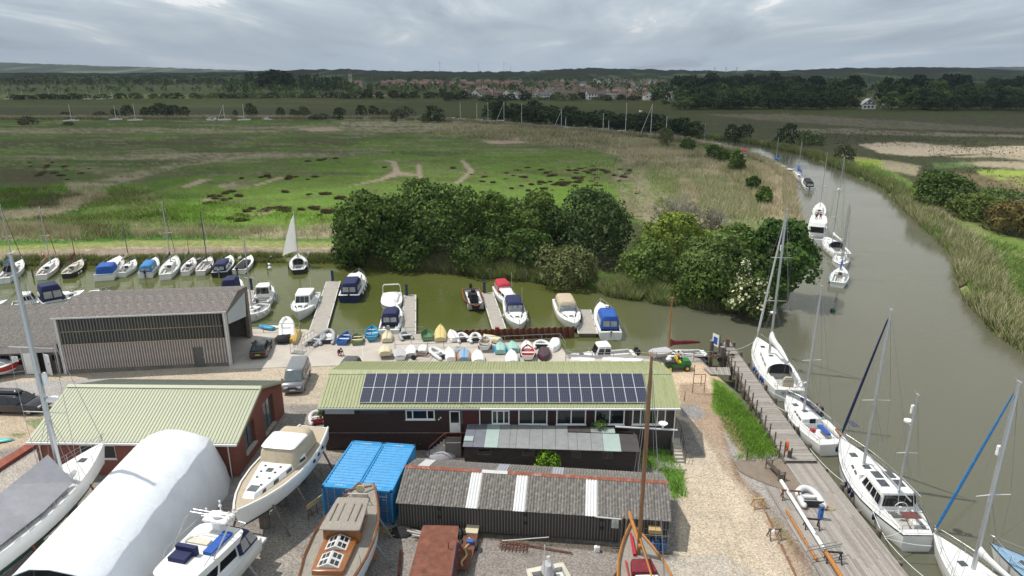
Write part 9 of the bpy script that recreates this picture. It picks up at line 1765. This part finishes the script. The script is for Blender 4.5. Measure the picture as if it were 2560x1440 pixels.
mk('tile_red',(0.25,0.165,0.135),0.9,var=0.2,scale=0.3); mk('tile_brown',(0.15,0.115,0.10),0.9,var=0.2,scale=0.3); mk('slate',(0.15,0.15,0.165),0.8,var=0.15,scale=0.3); mk('tower_stone',(0.38,0.35,0.29),0.9,var=0.12,scale=0.3)
def house_meshes(L,W_,H_,R_,wall,roof,gablefront=False):
    mb=MB(); mb.b2(-L/2,L/2,-W_/2,W_/2,-1,H_); mb.add([(-L/2,-W_/2,H_),(-L/2,W_/2,H_),(-L/2,0,H_+R_-0.15),(L/2,-W_/2,H_),(L/2,W_/2,H_),(L/2,0,H_+R_-0.15)],[(0,2,1),(3,4,5)]); w=mb.mesh('wall',wall)
    mb=MB(); o=0.4; z=H_-o*R_/(W_/2)
    for sg in (1,-1): mb.add([(-L/2-o,sg*(W_/2+o),z),(L/2+o,sg*(W_/2+o),z),(L/2+o,0,H_+R_),(-L/2-o,0,H_+R_),(-L/2-o,sg*(W_/2+o),z-0.15),(L/2+o,sg*(W_/2+o),z-0.15),(L/2+o,0,H_+R_-0.15),(-L/2-o,0,H_+R_-0.15)],[(0,1,2,3),(7,6,5,4),(0,4,5,1),(1,5,6,2),(3,7,4,0)])
    r=mb.mesh('roof',roof); mb=MB(); mb.b2(L*0.3,L*0.3+0.9,-0.4,0.4,H_+R_*0.5,H_+R_+1.1); c=mb.mesh('chimney','wall_brick_far')
    mb=MB(); mb.b2(-0.6,0.6,-0.06,0.06,-0.65,0.65); g=mb.mesh('window','glass_dark'); return w,r,c,g,(L,W_,H_,R_)
HP=[house_meshes(*a) for a in [(10,7,5,3,'wall_brick_far','tile_red'),(12,7.5,5,3.2,'wall_brick_far','tile_brown'),(9,7,5,3,'wall_cream','tile_brown'),(11,8,4.8,3.2,'wall_white','slate'),(9,8,5.2,3.5,'wall_white','tile_brown'),(14,7,5,3,'wall_brick_far','tile_red')]]
def house(k,px,base,rz,label,grp,s=1.0,detail=True):
    w,r,c,g,(L,W_,H_,R_)=HP[k]; p=G(px,base,-0.5); T=thing('house',label,'house',(p.x,p.y,-0.5),rz,grp); T.scale=(s,s,s); put('wall',w,T); ro=put('roof',r,T); put('chimney',c,ro)
    if detail:
        for x in (-L*0.3,0,L*0.3):
            for z in (1.4,3.8): put('window',g,T,(x,-W_/2-0.05,z))
        for y in (-W_*0.22,W_*0.22): put('window',g,T,(-L/2-0.05,y,3.6),R(90)); put('window',g,T,(L/2+0.05,y,3.6),R(90))
rH=random.Random(12)
for i,px in enumerate([1165,1188,1206,1222,1246,1268,1290,1312,1338,1362,1384,1408,1425,1440,1462,1478,1500,1555,1580,1618,1672]):
    house(rH.choice([3,4,4,2,1]) if i not in (14,15) else 4,px,244+rH.uniform(-2,3)+(px-1165)*0.006,R(rH.choice([90,75,100,10,0])),'pale rendered house in the front row of the distant town','front row houses of the distant town',1.0+(0.25 if i in (14,15) else 0))
for i in range(62): px=rH.uniform(1130,1620); house(rH.choice([0,1,2,1]),px,rH.uniform(222,238),R(rH.uniform(-25,25)+rH.choice([0,90])),'brown-roofed house on the rising middle streets of the distant town','middle street houses of the distant town',1,i<25)
for i in range(64): px=rH.uniform(948,1290); house(rH.choice([0,5,0,2]),px,rH.uniform(206,217),R(rH.uniform(-20,20)+rH.choice([0,0,90])),'red-tiled house in the crowded terracotta quarter beyond the church','terracotta quarter houses',1.15,False)
for i in range(40): px=rH.uniform(1290,1660); house(rH.choice([1,2,3]),px,rH.uniform(203,216),R(rH.uniform(-20,20)+rH.choice([0,90])),'small roof among trees on the upper right of the town','upper town houses',1.1,False)
for i,px in enumerate((538,1215,2405,2440,2360,2330)): house(4 if px<2000 else 2,px,(204,228,203,202,201,202)[i],R(rH.uniform(-20,20)),('white house among trees on the left skyline','large white house standing above the front row','far pale house on the right, rightmost but one','far pale house on the right, rightmost','far pale house on the right, middle','far pale house on the right, leftmost')[i],'scattered far houses',1.2,True)
p=G(2167,271,-0.5); T=thing('white_house','white and slate gabled house alone before the right-hand woods','house',(p.x,p.y,-0.5),R(-8)); mb=MB(); mb.b2(-5.5,5.5,-4,4,-0.5,3.2); mb.build('lower_wall','wall_white',T); mb=MB(); mb.add([(-5.2,-3.9,3.2),(5.2,-3.9,3.2),(0,-3.9,7.6),(-5.2,3.9,3.2),(5.2,3.9,3.2),(0,3.9,7.6)],[(0,1,2),(5,4,3),(0,2,5,3),(1,4,5,2)]); mb.build('gable_wall','slate',T)
mb=MB()
for sg in (1,-1): mb.add([(sg*6.3,-4.6,2.9),(0,-4.6,8.1),(0,4.4,8.1),(sg*6.3,4.4,2.9),(sg*6.3,-4.6,2.5),(0,-4.6,7.7),(0,4.4,7.7),(sg*6.3,4.4,2.5)],[(0,1,2,3),(7,6,5,4),(0,4,5,1),(3,2,6,7),(0,3,7,4)])
mb.build('roof','wall_white',T); mb=MB(); mb.b2(1.5,2.5,-0.5,0.5,6.5,9.3); mb.build('chimney','wall_brick_far',T)
for x in (-3,0,3):
    mb=MB(); mb.b2(x-0.8,x+0.8,-4.1,-4.0,0.7,2.3); mb.build('window','glass_dark',T)
for x in (-1.6,1.6): mb=MB(); mb.b2(x-0.8,x+0.8,-4.06,-3.92,4.2,5.4); mb.build('window','wall_white',T)
for lab,px,b,Ln,Wd,Hh,mt in (('long low grey barn roof behind the marsh trees right of town',1790,247,26,9,3.0,'slate'),('grey shed roof near the lone gabled house',2225,268,14,6,2.2,'slate'),('blue-grey flat warehouse roof at the right of the front row',1530,246,26,12,4,'slate')):
    p=G(px,b,-0.5); T=thing('barn',lab,'barn',(p.x,p.y,-0.5),R(3)); w,r,c,g,_q=house_meshes(Ln,Wd,Hh,1.4,'wall_cream',mt); put('wall',w,T); put('roof',r,T)
p=G(877,219,-0.5); z1=zat(p.x,p.y,186)
T=thing('church_tower','square stone church tower with corner pinnacles and flagpole left of the town','church',(p.x,p.y,-0.5),R(15)); mb=MB(); mb.b2(-3.4,3.4,-3.4,3.4,0,z1); mb.build('tower_wall','tower_stone',T)
for x in (-3.1,3.1):
    for y in (-3.1,3.1): mb=MB(); mb.tube((x,y,z1-1),(x,y,z1+3),0.7,0.15,6); mb.build('pinnacle','tower_stone',T)
mb=MB(); mb.b2(-3.5,3.5,-3.5,3.5,z1-1.2,z1-0.6); mb.build('string_course','tower_stone',T); mb=MB(); mb.tube((0,0,z1),(0,0,z1+7),0.12); mb.build('flagpole','far_white',T)
for x in (-1.1,1.1): mb=MB(); mb.b2(x-0.5,x+0.5,-3.46,-3.41,z1-6.5,z1-3); mb.build('louvre_window','glass_dark',T)
mb=MB(); mb.b2(3.4,22,-4,4,0,9); mb.build('nave','tower_stone',T); mb=MB(); mb.add([(3.4,-4.4,8.9),(22,-4.4,8.9),(22,0,13),(3.4,0,13),(3.4,4.4,8.9),(22,4.4,8.9)],[(0,1,2,3),(3,2,5,4),(0,3,4),(1,5,2)]); mb.build('nave_roof','tile_red',T)
for i,(px,top,D) in enumerate(((1100,155,5200),(1196,159,6200),(1260,157,6000),(1277,162,6400))):
    x=(px-1280)/FPX*(D*_c+30*_s); z1=zat(x,D,top+1); T=thing('wind_turbine',('leftmost and brightest','second','third','rightmost')[i]+' of four white wind turbines on the horizon','wind turbine',(x,D,0),0,'wind turbines on the horizon'); mb=MB(); mb.tube((0,0,0),(0,0,z1),2.2,1.5,8); mb.build('tower','far_white',T); mb=MB(); mb.box((0,-1,z1+1),(4,8,4)); mb.build('nacelle','far_white',T)
    for k in range(3): a=R(90+120*k+20*i); mb=MB(); mb.tube((0,-5,z1+1),(26*cos(a),-5,z1+1+26*sin(a)),1.2,0.4,5); mb.build('blade','far_white',T)
for i,px in enumerate((1785,1813,1840,2222)):
    D=3600; x=(px-1280)/FPX*(D*_c+30*_s); z1=zat(x,D,167); T=thing('pylon',words[i]+' lattice electricity pylon from the left on the right-hand skyline','pylon',(x,D,0),0,'electricity pylons'); mb=MB()
    for sx_ in (-1,1):
        for sy_ in (-1,1): mb.tube((sx_*4,sy_*4,0),(sx_*0.5,sy_*0.5,z1),0.4,0.3,4)
    mb.build('lattice_legs','galv',T)
    for z in (0.7,0.82,0.94): mb=MB(); mb.tube((-7,0,z1*z),(7,0,z1*z),0.35,n=4); mb.build('cross_arm','galv',T)
r=np.random.default_rng(8); n=170; a=r.uniform(0,6.28,n); q=r.uniform(0,0.8,n)**0.7; P0=np.stack([q*np.cos(a),q*np.sin(a),np.zeros(n)],-1); v=np.zeros((n,3,3)); d=np.stack([np.sin(a),-np.cos(a)],-1)
v[:,0]=P0; v[:,1]=P0; v[:,0,:2]+=d*0.12; v[:,1,:2]-=d*0.12; v[:,2,:2]=P0[:,:2]*1.45; v[:,2,2]=r.uniform(0.3,0.65,n); tc_=np.repeat(np.array([[0.115,0.085,0.045]])*r.uniform(0.6,1.5,(n,1)),3,axis=0)
TUS=np_mesh('rush_tussock',v.reshape(-1,3),np.arange(n*3).reshape(-1,3),'reed_stalk',tc_); TUS.materials[0]=MT['reed_stalk']; rt=random.Random(6); tl_=[]
for cx,cy,w,h,n in ((565,490,26,8,9),(520,512,12,3,2),(690,524,20,6,6),(650,525,26,3,5),(830,530,34,6,12),(1440,455,60,14,34),(1330,448,70,18,16),(1400,428,120,12,16),(860,497,14,6,3),(740,480,80,14,4),(590,545,34,8,8),(800,520,20,3,4),(1290,470,50,8,5),(1120,430,90,18,5),(1500,430,60,10,8),(940,500,10,4,2),(110,420,60,12,12),(130,435,40,8,8),(700,445,60,4,10),(800,400,26,4,6)):
    for k in range(n): tl_.append((rt.gauss(cx,w*0.85),rt.gauss(cy,h*0.7)))
for k,(px,y) in enumerate(tl_):
    c=G(px,y,-0.85); o=put('rush_tussock',TUS,None,(c.x,c.y,-0.9),rt.uniform(0,6.28)); s=rt.uniform(0.5,1.15); o.scale=(s*rt.uniform(1,1.7),s,s); tag(o,'reddish-brown rush tussock on the short green marsh','tussock','rush tussocks on the green marsh')
P,c_=lay(scatter([(1960,322),(2560,330),(3000,345),(3000,520),(2560,560),(2420,440),(2240,420),(2100,380)],9000,-0.9,77)); k_=fbm(P[:,0]*0.05,P[:,1]*0.05,40,3)>0.47; blades('saltmarsh_scrub',P[k_],0.35,0.5,np.tile(np.array([[0.07,0.068,0.03]]),(k_.sum(),1)),'reed_stalk',0.5,78)
m=bpy.data.materials.new('cloud_mass'); m.use_nodes=True; t=m.node_tree; t.nodes.clear(); geo=N(t,'ShaderNodeNewGeometry'); sp=N(t,'ShaderNodeSeparateXYZ'); LK(t,geo.outputs['Position'],sp.inputs[0])
nz=N(t,'ShaderNodeTexNoise',Scale=0.0075,Detail=3.0); LK(t,geo.outputs['Position'],nz.inputs['Vector']); nb2=N(t,'ShaderNodeTexNoise',Scale=0.0016,Detail=3.0); LK(t,geo.outputs['Position'],nb2.inputs['Vector'])
e1=MA(t,'SUBTRACT',sp.outputs[1],MA(t,'ADD',MA(t,'MULTIPLY',sp.outputs[0],0.42),CLY)); e1=MA(t,'ADD',e1,MA(t,'MULTIPLY',MA(t,'SUBTRACT',nz.outputs[0],0.5),220.0))
mr=N(t,'ShaderNodeMapRange',clamp=True,interpolation_type='SMOOTHSTEP'); mr.inputs[1].default_value=-50; mr.inputs[2].default_value=60; LK(t,e1,mr.inputs[0])
mh=N(t,'ShaderNodeMapRange',clamp=True); mh.inputs[1].default_value=0.56; mh.inputs[2].default_value=0.64; mh.inputs[3].default_value=1.0; mh.inputs[4].default_value=0.35; LK(t,nb2.outputs[0],mh.inputs[0])
al=MA(t,'MULTIPLY',MA(t,'MULTIPLY',mr.outputs[0],mh.outputs[0]),0.74); tp=N(t,'ShaderNodeBsdfTransparent'); tl2=N(t,'ShaderNodeBsdfTranslucent'); tl2.inputs[0].default_value=(0.58,0.58,0.56,1); mx=N(t,'ShaderNodeMixShader'); LK(t,al,mx.inputs[0]); LK(t,tp.outputs[0],mx.inputs[1]); LK(t,tl2.outputs[0],mx.inputs[2]); ou=N(t,'ShaderNodeOutputMaterial'); LK(t,mx.outputs[0],ou.inputs[0])
xs=np.linspace(-5200,5200,70); yy=np.linspace(60,5600,56); XX,YY=np.meshgrid(xs,yy); Z0=700+(fbm(XX*0.004,YY*0.004,3,3)-0.5)*80; Z1=860+(fbm(XX*0.005,YY*0.005,4,4)-0.5)*160; nn=XX.size; V_=np.concatenate([np.stack([XX,YY,Z0],-1).reshape(-1,3),np.stack([XX,YY,Z1],-1).reshape(-1,3)]); i=np.arange(nn).reshape(XX.shape)
Fq=np.stack([i[:-1,:-1],i[:-1,1:],i[1:,1:],i[1:,:-1]],-1).reshape(-1,4); o=put('cloud_layer',np_mesh('cloud_layer',V_,np.concatenate([Fq[:,::-1],Fq+nn]),m)); o['kind']='stuff'
m=bpy.data.materials.new('haze_air'); m.use_nodes=True; t=m.node_tree; t.nodes.clear(); vo=N(t,'ShaderNodeVolumePrincipled'); vo.inputs['Color'].default_value=(0.72,0.83,1.0,1); vo.inputs['Density'].default_value=HAZE; vo.inputs['Anisotropy'].default_value=0.0; ou=N(t,'ShaderNodeOutputMaterial'); LK(t,vo.outputs[0],ou.inputs['Volume'])
mb=MB(); mb.b2(-12000,12000,-60,10500,-7,330); o=mb.build('haze',m); o['kind']='stuff'
P,c_=lay(scatter([(2240,500),(2300,560),(2400,700),(2480,800),(2600,880),(2620,860),(2500,780),(2420,680),(2320,540),(2262,488)],9000,-1.2,88)); blades('bank_herbs',P,0.9,0.22,np.tile(np.array([[0.13,0.20,0.045]]),(len(P),1)),'reed_stalk',0.5,89)
